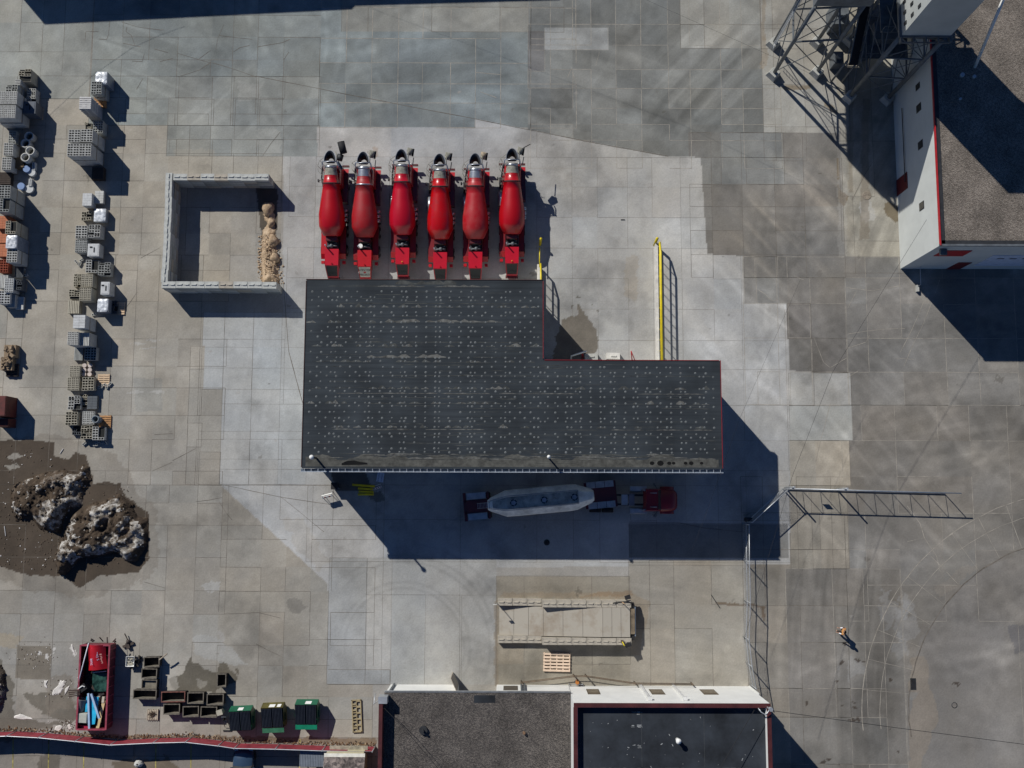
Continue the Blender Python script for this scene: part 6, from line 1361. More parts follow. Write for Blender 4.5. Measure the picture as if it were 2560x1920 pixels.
for k, (a, b_, s_, nm) in enumerate(((668, 520, .7, "pointed lump of tan sand at the berm's north tip"), (675, 555, .42, "dark-sided sand lump just south of the pointed one"), (680, 600, .62, "biggest rounded sand clod midway along the berm"), (684, 642, .55, "rounded sand clod near the crumbled south end"))):
    p_ = P(a, b_, .5); bb = MB(); n = 12; vs = []
    for j in range(7):
        ph = PI / 2 * j / 6
        for i in range(n): th = 2 * PI * i / n; r_ = s_ * math.cos(ph) * (1 + .16 * math.sin(3 * th + k) + R.uniform(-.07, .07)); vs.append((r_ * .8 * math.cos(th), r_ * math.sin(th), s_ * .95 * math.sin(ph) + .05))
    bb.add(vs, [(j * n + i, j * n + (i + 1) % n, (j + 1) * n + (i + 1) % n, (j + 1) * n + i) for j in range(6) for i in range(n)], 0, True); o = bb.build("sand_clod", S2, None, (p_.x, p_.y, 0)); tag(o, nm, "sand clod", "clods on the sand berm")
# crumbs of sand: nobody could count them
cr_ = MB()
for i in range(420):
    a = R.gauss(680, 12) if R.random() < .7 else R.uniform(645, 662); b_ = R.uniform(590, 716); p_ = P(a, b_); s_ = R.uniform(.04, .15); z_ = .35 if 664 < a < 692 else .0
    cr_.box((p_.x, p_.y, z_ + s_ * .3), (s_, s_ * 1.2, s_ * .7), 0, R.uniform(0, 3), R.uniform(-.4, .4), 0, .7)
tag(cr_.build("sand_crumbs", S2), "crumbs of tan sand scattered along the berm", "sand", kind="stuff")
lt = MB()
for i in range(1300):
    a = R.uniform(-10, 938); yb_ = np.interp(a, [-60, 42, 120, 210, 295, 400, 480, 560, 600, 700, 815, 938], [1832, 1828, 1832, 1841, 1850, 1845, 1843, 1852, 1858, 1860, 1864, 1866]) - abs(R.gauss(0, 4)) - 2
    p_ = P(a, float(yb_)); s_ = R.uniform(.04, .16); lt.box((p_.x, p_.y, s_ * .25), (s_, s_ * .6, s_ * .4), R.choice((0, 0, 1, 2)), R.uniform(0, 3), R.uniform(-.5, .5), 0, .8)
tag(lt.build("leaf_litter", [mat("litter_brown", (.16, .09, .045), .9), mat("litter_tan", (.34, .26, .17), .9), mat("litter_dark", (.05, .035, .025), .9)]), "brown leaf litter and rubble blown against the slatted fence", "litter", kind="stuff")
mg = MB()
for i in range(500):
    p_ = P(R.uniform(0, 330) if i % 3 else R.uniform(0, 135), R.uniform(1215, 1425) if i % 3 else R.uniform(1105, 1425)); s_ = R.uniform(.03, .12); mg.box((p_.x, p_.y, s_ * .2), (s_, s_ * .7, s_ * .5), 0 if R.random() < .85 else 1, R.uniform(0, 3))
for i in range(60):
    for (a, b_, sp) in ((150, 1725, 26), (85, 1640, 30), (170, 1810, 14)): 
        p_ = P(R.gauss(a, sp), R.gauss(b_, sp * .6)); s_ = R.uniform(.03, .1); mg.box((p_.x, p_.y, s_ * .2), (s_, s_ * .7, s_ * .5), 1 if R.random() < .4 else 0, R.uniform(0, 3))
tag(mg.build("grit", [mat("mud_grit", (.11, .08, .055), .95), mat("white_grit", (.55, .52, .48), .9)]), "grit and pebbles strewn over the mud in the lower left", "grit", kind="stuff")
# plaster-like spills left of the dumpster
for k, (poly, nm) in enumerate((([(130, 1728), (146, 1712), (150, 1702), (160, 1700), (162, 1712), (158, 1722), (150, 1735), (140, 1737), (132, 1738)], "largest ragged white plaster spill left of the red dumpster"), ([(162, 1722), (175, 1712), (172, 1722), (162, 1738)], "narrow white plaster spill beside the largest one"), ([(110, 1702), (120, 1700), (116, 1710), (120, 1722), (111, 1716)], "small white plaster spill left of the largest one"), ([(177, 1612), (181, 1608), (184, 1622), (189, 1636), (182, 1630)], "thin streak of white plaster above the others"), ([(140, 1816), (150, 1812), (158, 1818), (150, 1828), (136, 1826)], "white plaster spill near the foot of the dumpster"), ([(168, 1812), (175, 1810), (180, 1820), (172, 1825)], "whitest small lump touching the dumpster's lower corner"), ([(35, 1788), (50, 1784), (78, 1794), (80, 1798), (50, 1799), (34, 1795)], "wide pale spill in the bottom left corner"))):
    pts = [P(*p) for p in poly]; c_ = sum(pts, Vector()) / len(pts); b = MB(); n = len(pts); vs = []
    fine = []
    for i in range(n):
        a, d_ = pts[i], pts[(i + 1) % n]
        for t in (0, .33, .66): q_ = a.lerp(d_, t) - c_; q_ *= R.uniform(.85, 1.12); fine.append(q_)
    vs = [(q_.x, q_.y, .006) for q_ in fine] + [(q_.x * .8, q_.y * .8, .05) for q_ in fine] + [(0, 0, .07)]; m_ = len(fine)
    b.add(vs, [(i, (i + 1) % m_, m_ + (i + 1) % m_, m_ + i) for i in range(m_)] + [(m_ + i, m_ + (i + 1) % m_, 2 * m_) for i in range(m_)], 0)
    tag(b.build("plaster_spill", mat("white_plaster", (.66, .63, .58), .9, var=.2, scale=2), None, c_), nm, "plaster spill", "white plaster spills in the lower left")
# ================================================================ ROLL-OFF DUMPSTER AND ITS LOAD
q0, q1, q2, q3 = P(202, 1612, 1.5), P(279, 1612, 1.5), P(261, 1826, 1.5), P(190, 1824, 1.5)
cx, cy = (q0.x + q1.x + q2.x + q3.x) / 4, (q0.y + q1.y + q2.y + q3.y) / 4; W_ = (q1 - q0).length * .5 + (q2 - q3).length * .5; L_ = (q0.y - q3.y)
RD = thing("rolloff_dumpster", "long open maroon roll-off dumpster heaped with scrap, lower left", "dumpster", (cx, cy, 0))
M_DMP = mat("maroon_dumpster", (.15, .018, .030), .55, var=.3, scale=1.2)
b = MB(); hx, hy = W_ / 2, L_ / 2
b.bx(-hx, hx, -hy, hy, .15, .22); b.bx(-hx, -hx + .06, -hy, hy, .22, 1.44); b.bx(hx - .06, hx, -hy, hy, .22, 1.44); b.bx(-hx + .06, hx - .06, -hy, -hy + .06, .22, 1.44); b.bx(-hx + .06, hx - .06, hy - .06, hy, .22, 1.44)
b.build("body", M_DMP, RD)
b = MB(); 
b.bx(-hx - .05, -hx + .09, -hy, hy, 1.44, 1.56); b.bx(hx - .09, hx + .05, -hy, hy, 1.44, 1.56); b.bx(-hx + .09, hx - .09, -hy - .04, -hy + .09, 1.44, 1.56); b.bx(-hx + .09, hx - .09, hy - .09, hy + .04, 1.44, 1.56)
for k in range(9): y = -hy + .4 + k * (L_ - .8) / 8; b.bx(hx, hx + .07, y - .05, y + .05, .2, 1.44); b.bx(-hx - .07, -hx, y - .05, y + .05, .2, 1.44)
b.build("rim", mat("pink_worn_rim", (.30, .05, .075), .5, var=.25), RD)
def inD(a, b_, z=.9): return P(a, b_, z)
def item(mbld, nm, mt, label, cat, a, b_, z, rz=0, rx=0, ry=0, grp="scrap in the roll-off dumpster"):
    p_ = P(a, b_, z); o = mbld.build(nm, mt, None, p_); o.rotation_euler = (rx, ry, rz); return tag(o, label, cat, grp)
# heap of dark rubbish that the load lies on
b = MB()
for i in range(90): b.box((R.uniform(-hx + .25, hx - .25), R.uniform(-hy + .3, hy - .3), R.uniform(.25, .7)), (R.uniform(.2, .8), R.uniform(.2, .8), R.uniform(.1, .4)), R.choice((0, 0, 1)), R.uniform(0, 3), R.uniform(-.4, .4), R.uniform(-.4, .4))
tag(b.build("rubbish", [mat("dark_rubbish", (.035, .03, .03), .9, var=.4), mat("brown_rubbish", (.07, .05, .04), .9, var=.4)], None, (cx, cy, 0)), "dark jumbled rubbish filling the bottom of the roll-off dumpster", "rubbish", kind="stuff")
n = 10; b = MB(); vs = []
for i in range(n + 1):
    t = i / n; x = -.75 + 1.5 * t; z = .35 * math.sin(PI * t * 1.1) + .1 * t
    vs += [(x + .12, 1.15 - .15 * t, z + .2), (x, 0, z), (x - .1 + .15 * t, -1.05, z - .1)]
b.add(vs, [(3 * i + j, 3 * i + j + 1, 3 * i + j + 4, 3 * i + j + 3) for i in range(n) for j in range(2)], 0, True)
pn = item(b, "banner_panel", mat("bright_red_panel", (.42, .01, .018), .4, var=.15), "crumpled bright red lettered panel at the dumpster's top end", "panel", 243, 1643, 1.25, .1)
for tx, sz, lx, ly, mt_ in (("S 780 5", .34, .12, .25, mat("lilac_print", (.45, .40, .55), .6)), ("amc", .36, -.32, -.3, mat("lilac_print", (.45, .40, .55), .6)), ("8 Hours", .26, .55, -.1, mat("pink_print", (.75, .42, .36), .6))): text_mesh(tx, sz, mt_, "lettering", pn, (lx, ly, .47 if lx > .4 else .42), (0, .15 if lx > 0 else -.25, -PI / 2 + .12), .004)
item(MB().tube([(0, -1.9, 0), (.0, 1.9, .1)], .05, 0, 8), "long_trim", mat("pale_trim", (.62, .64, .70), .5), "long pale metal strip leaning on the dumpster's left side", "metal strip", 208, 1662, 1.5, -.22)
item(MB().box((0, 0, 0), (1.25, 1.55, .25), 0).tube([(-.6, .85, .2), (.6, .95, .25)], .04, 1, 6), "glazed_pane", [mat("green_glass", (.025, .07, .055), .12, var=.6, scale=2.5), M_WHT], "dark green reflective glass panel in the middle of the dumpster", "glass panel", 250, 1705, .75)
item(MB().lathe([(-.55, .24), (-.5, .26), (.5, .42), (.52, .45), (.52, .36), (-.4, .2)], (0, 0, 0), (.18, 1, .1), 0, 24), "trash_can", mat("grey_can", (.17, .175, .185), .6), "grey plastic trash can lying on its side in the dumpster", "trash can", 204, 1762, 1.15)
item(MB().box((0, 0, 0), (.8, .82, .5), 0, taper=.97).box((0, 0, .26), (.72, .74, .03), 0), "lidded_box", mat("grey_green_lid", (.42, .43, .37), .7), "square grey-green lid near the dumpster's bottom left corner", "box", 209, 1794, 1.2, -.05)
item(MB().prism([(-.55, 1.05), (.5, 1.0), (.42, 0), (.28, -1.25), (-.05, -1.3), (-.25, -.2), (-.62, -.25)], 0, .12, 0), "foam_board", mat("bright_cyan_sheet", (.02, .42, .68), .5, var=.25), "bright cyan foam board in the lower half of the dumpster", "foam board", 232, 1772, 1.2)
item(MB().box((0, 0, 0), (.16, 3.0, .12), 0).box((.1, 0, -.02), (.06, 3.0, .1), 1), "blue_channel", [mat("pale_blue_channel", (.45, .60, .78), .4, .2), mat("navy_channel", (.02, .04, .12), .4)], "long pale blue metal channel lying nearly straight over the cyan board", "metal channel", 222, 1778, 1.42, .07, 0.02)
item(MB().box((0, 0, 0), (.17, 2.2, .12), 0).box((.11, 0, -.02), (.05, 2.2, .1), 1), "blue_channel", [mat("pale_blue_channel", (.45, .60, .78), .4, .2), mat("navy_channel", (.02, .04, .12), .4)], "shorter blue metal channel slanting down to the right across the load", "metal channel", 238, 1765, 1.55, .36, 0.02)
item(MB().box((0, 0, 0), (.27, 2.4, .08), 0), "timber_board", mat("yellow_timber", (.58, .45, .24), .7), "yellow timber board along the dumpster's right side", "board", 252, 1786, 1.1, -.19)
item(MB().box((0, 0, 0), (.22, 1.5, .08), 0), "timber_board", mat("grey_timber", (.25, .24, .23), .8), "grey timber board left of the yellow one", "board", 245, 1762, 1.0, -.08)
item(MB().box((0, 0, 0), (.2, .5, .1), 0), "timber_board", mat("pale_timber", (.52, .48, .38), .8), "short pale board end at the dumpster's right side", "board", 258, 1749, 1.15, -.1)
item(MB().box((0, 0, 0), (.3, .35, .1), 0), "timber_board", mat("pale_timber", (.52, .48, .38), .8), "stubby pale board beside the grey timber", "board", 245, 1747, 1.1)
item(MB().box((0, 0, 0), (.7, .55, .5), 0, .6).tube([(-.3, -.05, .3), (.05, .2, .34), (.25, .12, .3)], .05, 1, 6), "black_crate", [M_BLK, M_WHT], "black crate with a white rim half way down the dumpster's left side", "crate", 208, 1719, 1.3)
item(MB().box((0, 0, 0), (.9, .35, .2), 0), "red_tub", mat("crimson_tub", (.42, .01, .05), .5), "crimson tub in the dumpster's bottom corner", "tub", 213, 1818, 1.0, -.1)
b = MB()
for k in range(7): a0 = R.uniform(-1, 1); b.tube([(a0, R.uniform(-.2, .2), 0), (a0 + R.uniform(-.4, .4), R.uniform(.1, .5), R.uniform(.1, .5))], .05, 0, 5)
item(b, "scrap_bars", mat("rust_black", (.055, .03, .025), .8), "bundle of rusty bars poking over the dumpster's top edge", "scrap bars", 262, 1606, 1.55)
b = MB()
for k in range(4): b.tube([(0, k * .12 - .2, 0), (-.9, k * .18 - .35, .12)], .045, 0, 5)
item(b, "scrap_bars", mat("rust_black", (.055, .03, .025), .8), "rusty bars sticking out over the dumpster's left side", "scrap bars", 200, 1731, 1.6)
# ================================================================ STEEL FORMS
M_FRM = mat("rusty_black_form", (.035, .028, .022), .8, var=.4, scale=2); M_FIN = mat("form_fill_and_sunlit_side", (.20, .18, .14), .9, var=.3, scale=2)
FM = [(379, 1655, 1.30, .80, "topmost form of the vertical run, a stick across its corner"), (373, 1684, 1.28, .78, "second form down the vertical run"), (373, 1711, 1.26, .72, "third form down the vertical run, its inside filled grey"), (362, 1736, 1.95, .72, "long form at the foot of the vertical run"), (433, 1742, 2.0, .80, "longest, with a red back edge, left end of upper row"), (429, 1773, 1.36, .82, "first form from the left in the lower row"), (489, 1745, 1.34, .86, "middle of the upper row"), (538, 1749, 1.38, .86, "right-hand form of the upper row"), (477, 1779, 1.32, .82, "second form from the left in the lower row"), (522, 1780, 1.34, .82, "third form in the lower row, nearest the green dumpsters"), (554, 1701, .72, 1.05, "lone upright form standing apart on the wet patch")]
for k, (a, b_, w__, d__, nm) in enumerate(FM):
    h_ = .75; p_ = P(a, b_, h_); T = thing("steel_form", "open black steel form, " + nm, "steel form", (p_.x, p_.y, 0), R.uniform(-.03, .03), "open steel forms in the lower left")
    t = .035; m = MB(); m.bx(-w__ / 2, w__ / 2, -d__ / 2, -d__ / 2 + t, 0, h_, 0); m.bx(-w__ / 2, w__ / 2, d__ / 2 - t, d__ / 2, 0, h_, 0); m.bx(-w__ / 2, -w__ / 2 + t, -d__ / 2 + t, d__ / 2 - t, 0, h_, 0); m.bx(w__ / 2 - t, w__ / 2, -d__ / 2 + t, d__ / 2 - t, 0, h_, 0); m.bx(-w__ / 2 + t, w__ / 2 - t, -d__ / 2 + t, d__ / 2 - t, .02, .05 if k != 2 else .55, 1 if k == 2 else 0)
    m.bx(-w__ / 2 + t, w__ / 2 - t, -d__ / 2 + t, -d__ / 2 + t + .012, .1, h_ - .02, 1)  # paler lining paints sunlight onto the inner south wall
    m.build("box", [M_FRM, M_FIN], T)
    m = MB(); 
    for (xa_, xb_, ya_, yb_) in ((-w__ / 2 - .04, w__ / 2 + .04, -d__ / 2 - .05, -d__ / 2 + .03), (-w__ / 2 - .04, w__ / 2 + .04, d__ / 2 - .03, d__ / 2 + .05), (-w__ / 2 - .04, -w__ / 2 + .03, -d__ / 2 + .03, d__ / 2 - .03), (w__ / 2 - .03, w__ / 2 + .04, -d__ / 2 + .03, d__ / 2 - .03)): m.bx(xa_, xb_, ya_, yb_, h_ - .02, h_ + .03)
    m.build("flange", mat("worn_flange", (.15, .13, .10), .7, var=.35, scale=3) if k != 4 else mat("red_worn_flange", (.19, .07, .05), .7, var=.35, scale=3), T)
# scrap lift stand, bucket, small pallet with rebar, stick
p_ = P(318, 1606, .4); b = MB().box((0, -.25, .12), (1.0, .22, .14), 0, .35).cyl((0, .05, .2), .16, .3, 0, 14, 'Y').box((0, -.3, .2), (.3, .5, .2), 0, .35).tube([(-.05, .2, .2), (-.3, .75, .3)], .05, 0, 6)
tag(b.build("jack_stand", mat("brown_iron", (.06, .045, .035), .7, var=.3), None, (p_.x, p_.y, 0)), "brown iron jack lying on the paving above the dumpster", "jack")
p_ = P(325, 1654, .6); WB = thing("wheelbarrow", "pale wheelbarrow with rubble in it, between the dumpster and the forms", "wheelbarrow", (p_.x, p_.y, 0))
b = MB(); b.add([(-.35, -.42, .6), (.35, -.42, .6), (.35, .42, .6), (-.35, .42, .6), (-.22, -.25, .3), (.22, -.25, .3), (.22, .25, .3), (-.22, .25, .3)], [(0, 4, 5, 1), (1, 5, 6, 2), (2, 6, 7, 3), (3, 7, 4, 0), (4, 7, 6, 5)], 0); b.tube([(-.35, -.42, .6), (.35, -.42, .6), (.35, .42, .6), (-.35, .42, .6), (-.35, -.42, .6)], .03, 0, 6); b.build("tray", M_WHT, WB)
b = MB(); 
for k in range(14): b.box((R.uniform(-.2, .2), R.uniform(-.3, .3), R.uniform(.4, .52)), (.16, .12, .1), 0, R.uniform(0, 3))
b.build("rubble", C_T, WB); MB().tube([(-.25, .3, .45), (-.3, 1.1, .65)], .022, 0, 6).build("handle", M_GST, WB); MB().tube([(.25, .3, .45), (.3, 1.0, .65)], .022, 0, 6).build("handle", M_GST, WB); MB().cyl((0, -.5, .2), .2, .08, 0, 16, 'X').build("wheel", M_TIR, WB)
p_ = P(341, 1655, .4); b = MB()
for k in range(10): b.box((R.uniform(-.3, .3), R.uniform(-.4, .4), R.uniform(.05, .4)), (.3, .12, .1), 0, R.uniform(0, 3), R.uniform(-.5, .5))
tag(b.build("scrap_pile", M_FRM, None, (p_.x, p_.y, 0)), "small dark scrap pile between the wheelbarrow and the top form", "scrap pile")
p_ = P(381, 1787, .16); b = MB()
pallet_mb(b, .95, .95, 0, 2, 0); 
for k in range(7): b.box((-.45 + k * .15, 0, .14), (.05, .95, .03), 0)
tag(b.build("small_pallet", mat("pale_small_pallet", (.45, .38, .29), .8), None, (p_.x, p_.y, 0)), "small square wooden pallet below the long steel form", "pallet")
b = MB()
for k in range(26): a_ = R.uniform(0, 6.3); r_ = R.uniform(.15, .42); b.tube([(R.uniform(-.15, .15), R.uniform(-.2, .2), .03), (r_ * math.cos(a_) * .5, r_ * math.sin(a_) * .6, .1), (r_ * math.cos(a_ + .5), r_ * math.sin(a_ + .5), .03)], .014, 0, 4)
tag(b.build("wire_tangle", mat("wire_rust", (.07, .04, .025), .8), None, (p_.x, p_.y, .16)), "tangle of rusty wire lying on the small square pallet", "wire")
o = MB().tube([P(398, 1650, .85), P(408, 1642, .9), P(418, 1634, .9)], .06, 0, 6).build("bent_stick", M_WG); tag(o, "bent tan stick on the corner of the topmost form", "stick")
# big pallet and ladder-like pallet frame
p_ = P(1392, 1656, .2); b = MB(); w__, d__ = 2.35, 1.62
for k in range(6): b.box((0, -d__ / 2 + .11 + k * (d__ - .22) / 5, .18), (w__, .17, .04), 0)
for k in range(5): b.box((-w__ / 2 + .06 + k * (w__ - .12) / 4, 0, .09), (.1, d__, .14), 0)
for k in range(6): b.box((0, -d__ / 2 + .11 + k * (d__ - .22) / 5, .012), (w__, .1, .02), 0)
tag(b.build("large_pallet", mat("fresh_pine", (.72, .55, .40), .75, var=.1, scale=2), None, (p_.x, p_.y, 0), rot=-.02), "large new pine pallet on the ground south of the ramp", "pallet")
p_ = P(892, 1790, .15); b = MB(); w__, d__ = .85, 2.75
for s_ in (-1, 1): b.box((s_ * (w__ / 2 - .05), 0, .09), (.08, d__, .16), 0)
b.box((0, 0, .09), (.06, d__, .14), 0)
for k in range(11): b.box(((-.18 if k % 2 else .18), -d__ / 2 + .12 + k * (d__ - .24) / 10, .14), (.34, .12, .04), 0)
for s_ in (-1, 1): b.box((0, s_ * (d__ / 2 - .04), .1), (w__, .08, .14), 0)
for k in (2, 4, 6, 8): b.box((0, -d__ / 2 + k * d__ / 10, .1), (w__, .06, .08), 0)
tag(b.build("ladder_pallet", mat("olive_wood", (.36, .29, .16), .8, var=.15), None, (p_.x, p_.y, 0), rot=.06), "long narrow olive pallet frame right of the green dumpsters", "pallet frame")
# green front-load dumpsters
M_GRN = mat("green_dumpster_paint", (.012, .105, .055), .45, var=.2, scale=1.2); M_GR2 = mat("faded_green_paint", (.05, .19, .10), .5, var=.2, scale=1.2); M_OLV = mat("rusty_olive_paint", (.10, .085, .02), .6, var=.35, scale=1.5); M_LID = mat("black_ribbed_lid", (.022, .026, .034), .42, var=.2)
def gdump(px_, py_, rz, label, body, apron, tape, plates):
    p_ = P(px_, py_, 1.4); T = thing("green_dumpster", label, "dumpster", (p_.x, p_.y, 0), rz, "green lidded dumpsters")
    b = MB(); b.add([(-.95, -.85, .12), (.95, -.85, .12), (.95, .75, .12), (-.95, .75, .12), (-.95, -.85, 1.25), (.95, -.85, 1.25), (.95, .85, 1.62), (-.95, .85, 1.62), (-.95, 1.15, .75), (.95, 1.15, .75), (.95, .78, .4), (-.95, .78, .4)], [(3, 2, 1, 0), (0, 1, 5, 4), (1, 2, 10, 9, 6, 5), (0, 4, 7, 8, 11, 3), (7, 6, 9, 8), (8, 9, 10, 11), (11, 10, 2, 3)], 0)
    b.build("body", body, T)
    for s_ in (-1, 1):
        l_ = MB(); x0 = .03 * s_; x1 = .9 * s_; n = 7
        l_.add([(x0, -.82, 1.30), (x1, -.82, 1.30), (x1, .80, 1.68), (x0, .80, 1.68), (x0, -.82, 1.27), (x1, -.82, 1.27), (x1, .80, 1.65), (x0, .80, 1.65)], [(0, 1, 2, 3), (7, 6, 5, 4), (0, 4, 5, 1), (1, 5, 6, 2), (2, 6, 7, 3), (3, 7, 4, 0)], 0)
        for k in range(n): x = x0 + (x1 - x0) * (k + .5) / n; l_.tube([(x, -.80, 1.315), (x, .78, 1.695)], .032, 0, 6)
        l_.build("lid", M_LID, T)
    if apron: MB().add([(-.93, -.9, 1.22), (.93, -.9, 1.22), (.93, -1.32, 1.12), (-.93, -1.32, 1.12), (-.93, -.9, 1.18), (.93, -.9, 1.18), (.93, -1.32, 1.08), (-.93, -1.32, 1.08)], [(0, 3, 2, 1), (4, 5, 6, 7), (0, 1, 5, 4), (1, 2, 6, 5), (2, 3, 7, 6), (3, 0, 4, 7)]).build("apron", apron, T)
    for (x, w__) in plates: MB().add([(x - w__, .9, 1.53), (x + w__, .9, 1.53), (x + w__ + .03, 1.05, 1.09), (x - w__ + .03, 1.05, 1.09)], [(0, 1, 2, 3)]).build("notice", M_WHT, T)
    for s_ in (-1, 1): MB().bx(s_ * .95, s_ * 1.06, -.3, .3, .7, .95).build("fork_pocket", body, T)
gdump(601, 1802, .05, "green dumpster with two black ribbed lids, leftmost of three", M_GRN, None, 0, [(.0, .22)])
gdump(681, 1794, .04, "green dumpster with an olive rusty front and two white notices, middle of three", M_OLV, M_GR2, 0, [(-.05, .25), (.55, .16)])
gdump(765, 1786, .0, "brightest green dumpster with split ribbed lids, rightmost of three", M_GRN, mat("bright_green_apron", (.01, .25, .13), .45, var=.1), 0, [(.15, .26)])
p_ = P(570, 1800); HT = thing("hand_truck", "dark two-wheeled hand truck leaning by the leftmost green dumpster", "hand truck", (p_.x, p_.y, 0))
b = MB(); b.tube([(-.2, -.6, .1), (-.25, .5, 1.2)], .03, 0, 6); b.tube([(.2, -.6, .1), (.15, .5, 1.2)], .03, 0, 6); b.tube([(-.25, .5, 1.2), (.15, .5, 1.2)], .03, 0, 6); b.tube([(-.22, 0, .7), (.18, 0, .7)], .02, 0, 6); b.build("frame", M_GST, HT)
MB().box((0, -.9, .05), (.75, .12, .04), 0).build("toe_plate", M_DST, HT)
for s_ in (-.3, .3): MB().cyl((s_, .15, .18), .18, .08, 0, 14, 'X').build("wheel", M_TIR, HT)
p_ = P(548, 1782, 1.0); tag(MB().box((0, 0, .9), (.5, .45, .12), 0, .3).box((0, 0, .45), (.4, .35, .85), 0, .3).build("utility_box", C_T, None, (p_.x, p_.y, 0)), "tan-topped utility box squeezed between forms and dumpsters", "box")
# ================================================================ SMALL THINGS
GP = "yellow pipes lying in the shade"
for k, (a, b_, c_, d_, nm) in enumerate(((881, 1212, 937, 1216, "longest yellow pipe, tilted, topmost of four"), (895, 1221, 932, 1223, "second yellow pipe from the top"), (897, 1229, 934, 1230, "third yellow pipe from the top"), (895, 1236, 934, 1236, "bottom yellow pipe of the four"))):
    p_, q_ = P(a, b_, .1), P(c_, d_, .1); o = MB().tube([(0, 0, 0), tuple(q_ - p_)], .10, 0, 12).build("yellow_pipe", M_YEL, None, p_); tag(o, nm, "pipe", GP)
p_ = P(951, 1193, .05); SGN = MB().box((0, 0, .02), (.62, .86, .03), 0).build("flat_sign", mat("pale_sign_blue", (.58, .64, .74), .5), None, p_, rot=-.16); tag(SGN, "white sign with blue lettering lying flat in the building's shade", "sign")
MBL = mat("navy_print", (.02, .06, .2), .6); text_mesh("TRUCK WASH", .13, MBL, "lettering", SGN, (-.16, 0, .04), (0, 0, -PI / 2), .003); text_mesh("RESERVED", .16, MBL, "lettering", SGN, (.14, 0, .04), (0, 0, PI / 2), .003)
M_STP = mat("barricade_red", (.35, .03, .02), .6)
def barricade(px_, py_, rz, fallen, label):
    p_ = P(px_, py_); T = thing("barricade", label, "barricade", (p_.x, p_.y, 0), rz, "striped traffic barricades")
    if fallen:
        MB().box((0, 0, .06), (.75, .2, .03), 0).build("board", M_WHT, T); b = MB()
        for k in range(4): b.box((-.28 + k * .19, 0, .078), (.06, .2, .006), 0, .5)
        b.build("stripe", M_STP, T); MB().box((0, .25, .05), (.75, .05, .03), 0).build("leg", M_WHT, T); return
    for s_ in (-.42, .42):
        MB().tube([(s_, -.28, 0), (s_, 0, 1.05)], .025, 0, 6).build("leg", M_GST, T); MB().tube([(s_, .28, 0), (s_, 0, 1.05)], .025, 0, 6).build("leg", M_GST, T)
    bo = MB().box((0, -.1, .85), (.95, .03, .3), 0, rx=-.3).build("board", M_WHT, T)
    for k in range(2): MB().box((-.22 + k * .42, -.12, .85), (.14, .025, .31), 0, ry=.25, rx=-.3).build("stripe", M_STP, T)
    MB().box((0, .1, .85), (.95, .03, .3), 0, rx=.3).build("board", M_WHT, T)
barricade(822, 1239, .25, False, "red and white striped barricade standing in the sun by the building corner")
barricade(944, 1220, .3, True, "striped barricade board lying beside the yellow pipes")
p_ = P(836, 1215, .9); b = MB(); b.add([(-.22, -.22, 0), (.22, -.22, 0), (.22, .22, 0), (-.22, .22, 0), (-.28, -.28, .85), (.28, -.28, .85), (.28, .28, .85), (-.28, .28, .85)], [(3, 2, 1, 0), (0, 1, 5, 4), (1, 2, 6, 5), (2, 3, 7, 6), (3, 0, 4, 7)], 0); b.box((0, 0, .89), (.62, .62, .08), 0); tag(b.build("black_bin", M_BLK, None, (p_.x, p_.y, 0)), "black lidded bin on the edge of the building's shadow", "bin")
p_ = P(846, 1221, .8); b = MB().tube([(0, 0, 0), (0, 0, .9)], .03, 0, 6).box((0, 0, .9), (.12, .1, .12), 0); tag(b.build("small_post", M_GST, None, (p_.x, p_.y, 0)), "small grey post just right of the black bin", "post")
def grate(px_, py_, w__, d__, label, rnd=False, mt=None):
    p_ = P(px_, py_); b = MB()
    if rnd:
        b.lathe([(0, w__), (.015, w__), (.015, w__ * .86), (.012, w__ * .84)], (0, 0, 0), (0, 0, 1), 0, 28); b.cyl((0, 0, .005), w__ * .82, .012, 1, 24)
        for k in range(8): b.tube([(w__ * .25 * math.cos(k * PI / 4), w__ * .25 * math.sin(k * PI / 4), .014), (w__ * .8 * math.cos(k * PI / 4), w__ * .8 * math.sin(k * PI / 4), .014)], .02, 0, 4)
    else:
        b.bx(-w__ / 2, w__ / 2, -d__ / 2, d__ / 2, .002, .008, 1)
        for (xa_, xb_, ya_, yb_) in ((-w__ / 2 - .07, -w__ / 2, -d__ / 2, d__ / 2), (w__ / 2, w__ / 2 + .07, -d__ / 2, d__ / 2), (-w__ / 2 - .07, w__ / 2 + .07, -d__ / 2 - .07, -d__ / 2), (-w__ / 2 - .07, w__ / 2 + .07, d__ / 2, d__ / 2 + .07)): b.bx(xa_, xb_, ya_, yb_, .002, .02, 0)
        for k in range(8): b.bx(-w__ / 2 + .02, w__ / 2 - .02, -d__ / 2 + (k + .5) * d__ / 8 - .015, -d__ / 2 + (k + .5) * d__ / 8 + .015, .008, .018, 2)
    tag(b.build("drain_grate" if mt is None else "manhole_cover", [mt or M_DST, M_BLK if mt is None else mt, M_DST], None, p_), label, "drain grate" if mt is None else "manhole cover")
grate(1367, 1356, .27, 0, "round black drain grate in the shaded paving below the tanker", True)
grate(2283, 1710, .36, .85, "rectangular drain grate in the kerb of the turning circle"); grate(2167, 489, .42, 0, "round tan manhole cover at the foot of the plant building", True, mat("manhole_tan", (.26, .22, .17), .8, var=.2))
p_ = P(2386, 1763); tag(MB().lathe([(0, .26), (.012, .26), (.012, .2)], (0, 0, 0), (0, 0, 1), 0, 24).cyl((0, 0, .004), .2, .008, 1, 20).build("manhole_cover", [M_DST, mat("manhole_grey", (.17, .155, .135), .8)], None, p_), "small round grey manhole cover inside the turning circle", "manhole cover")
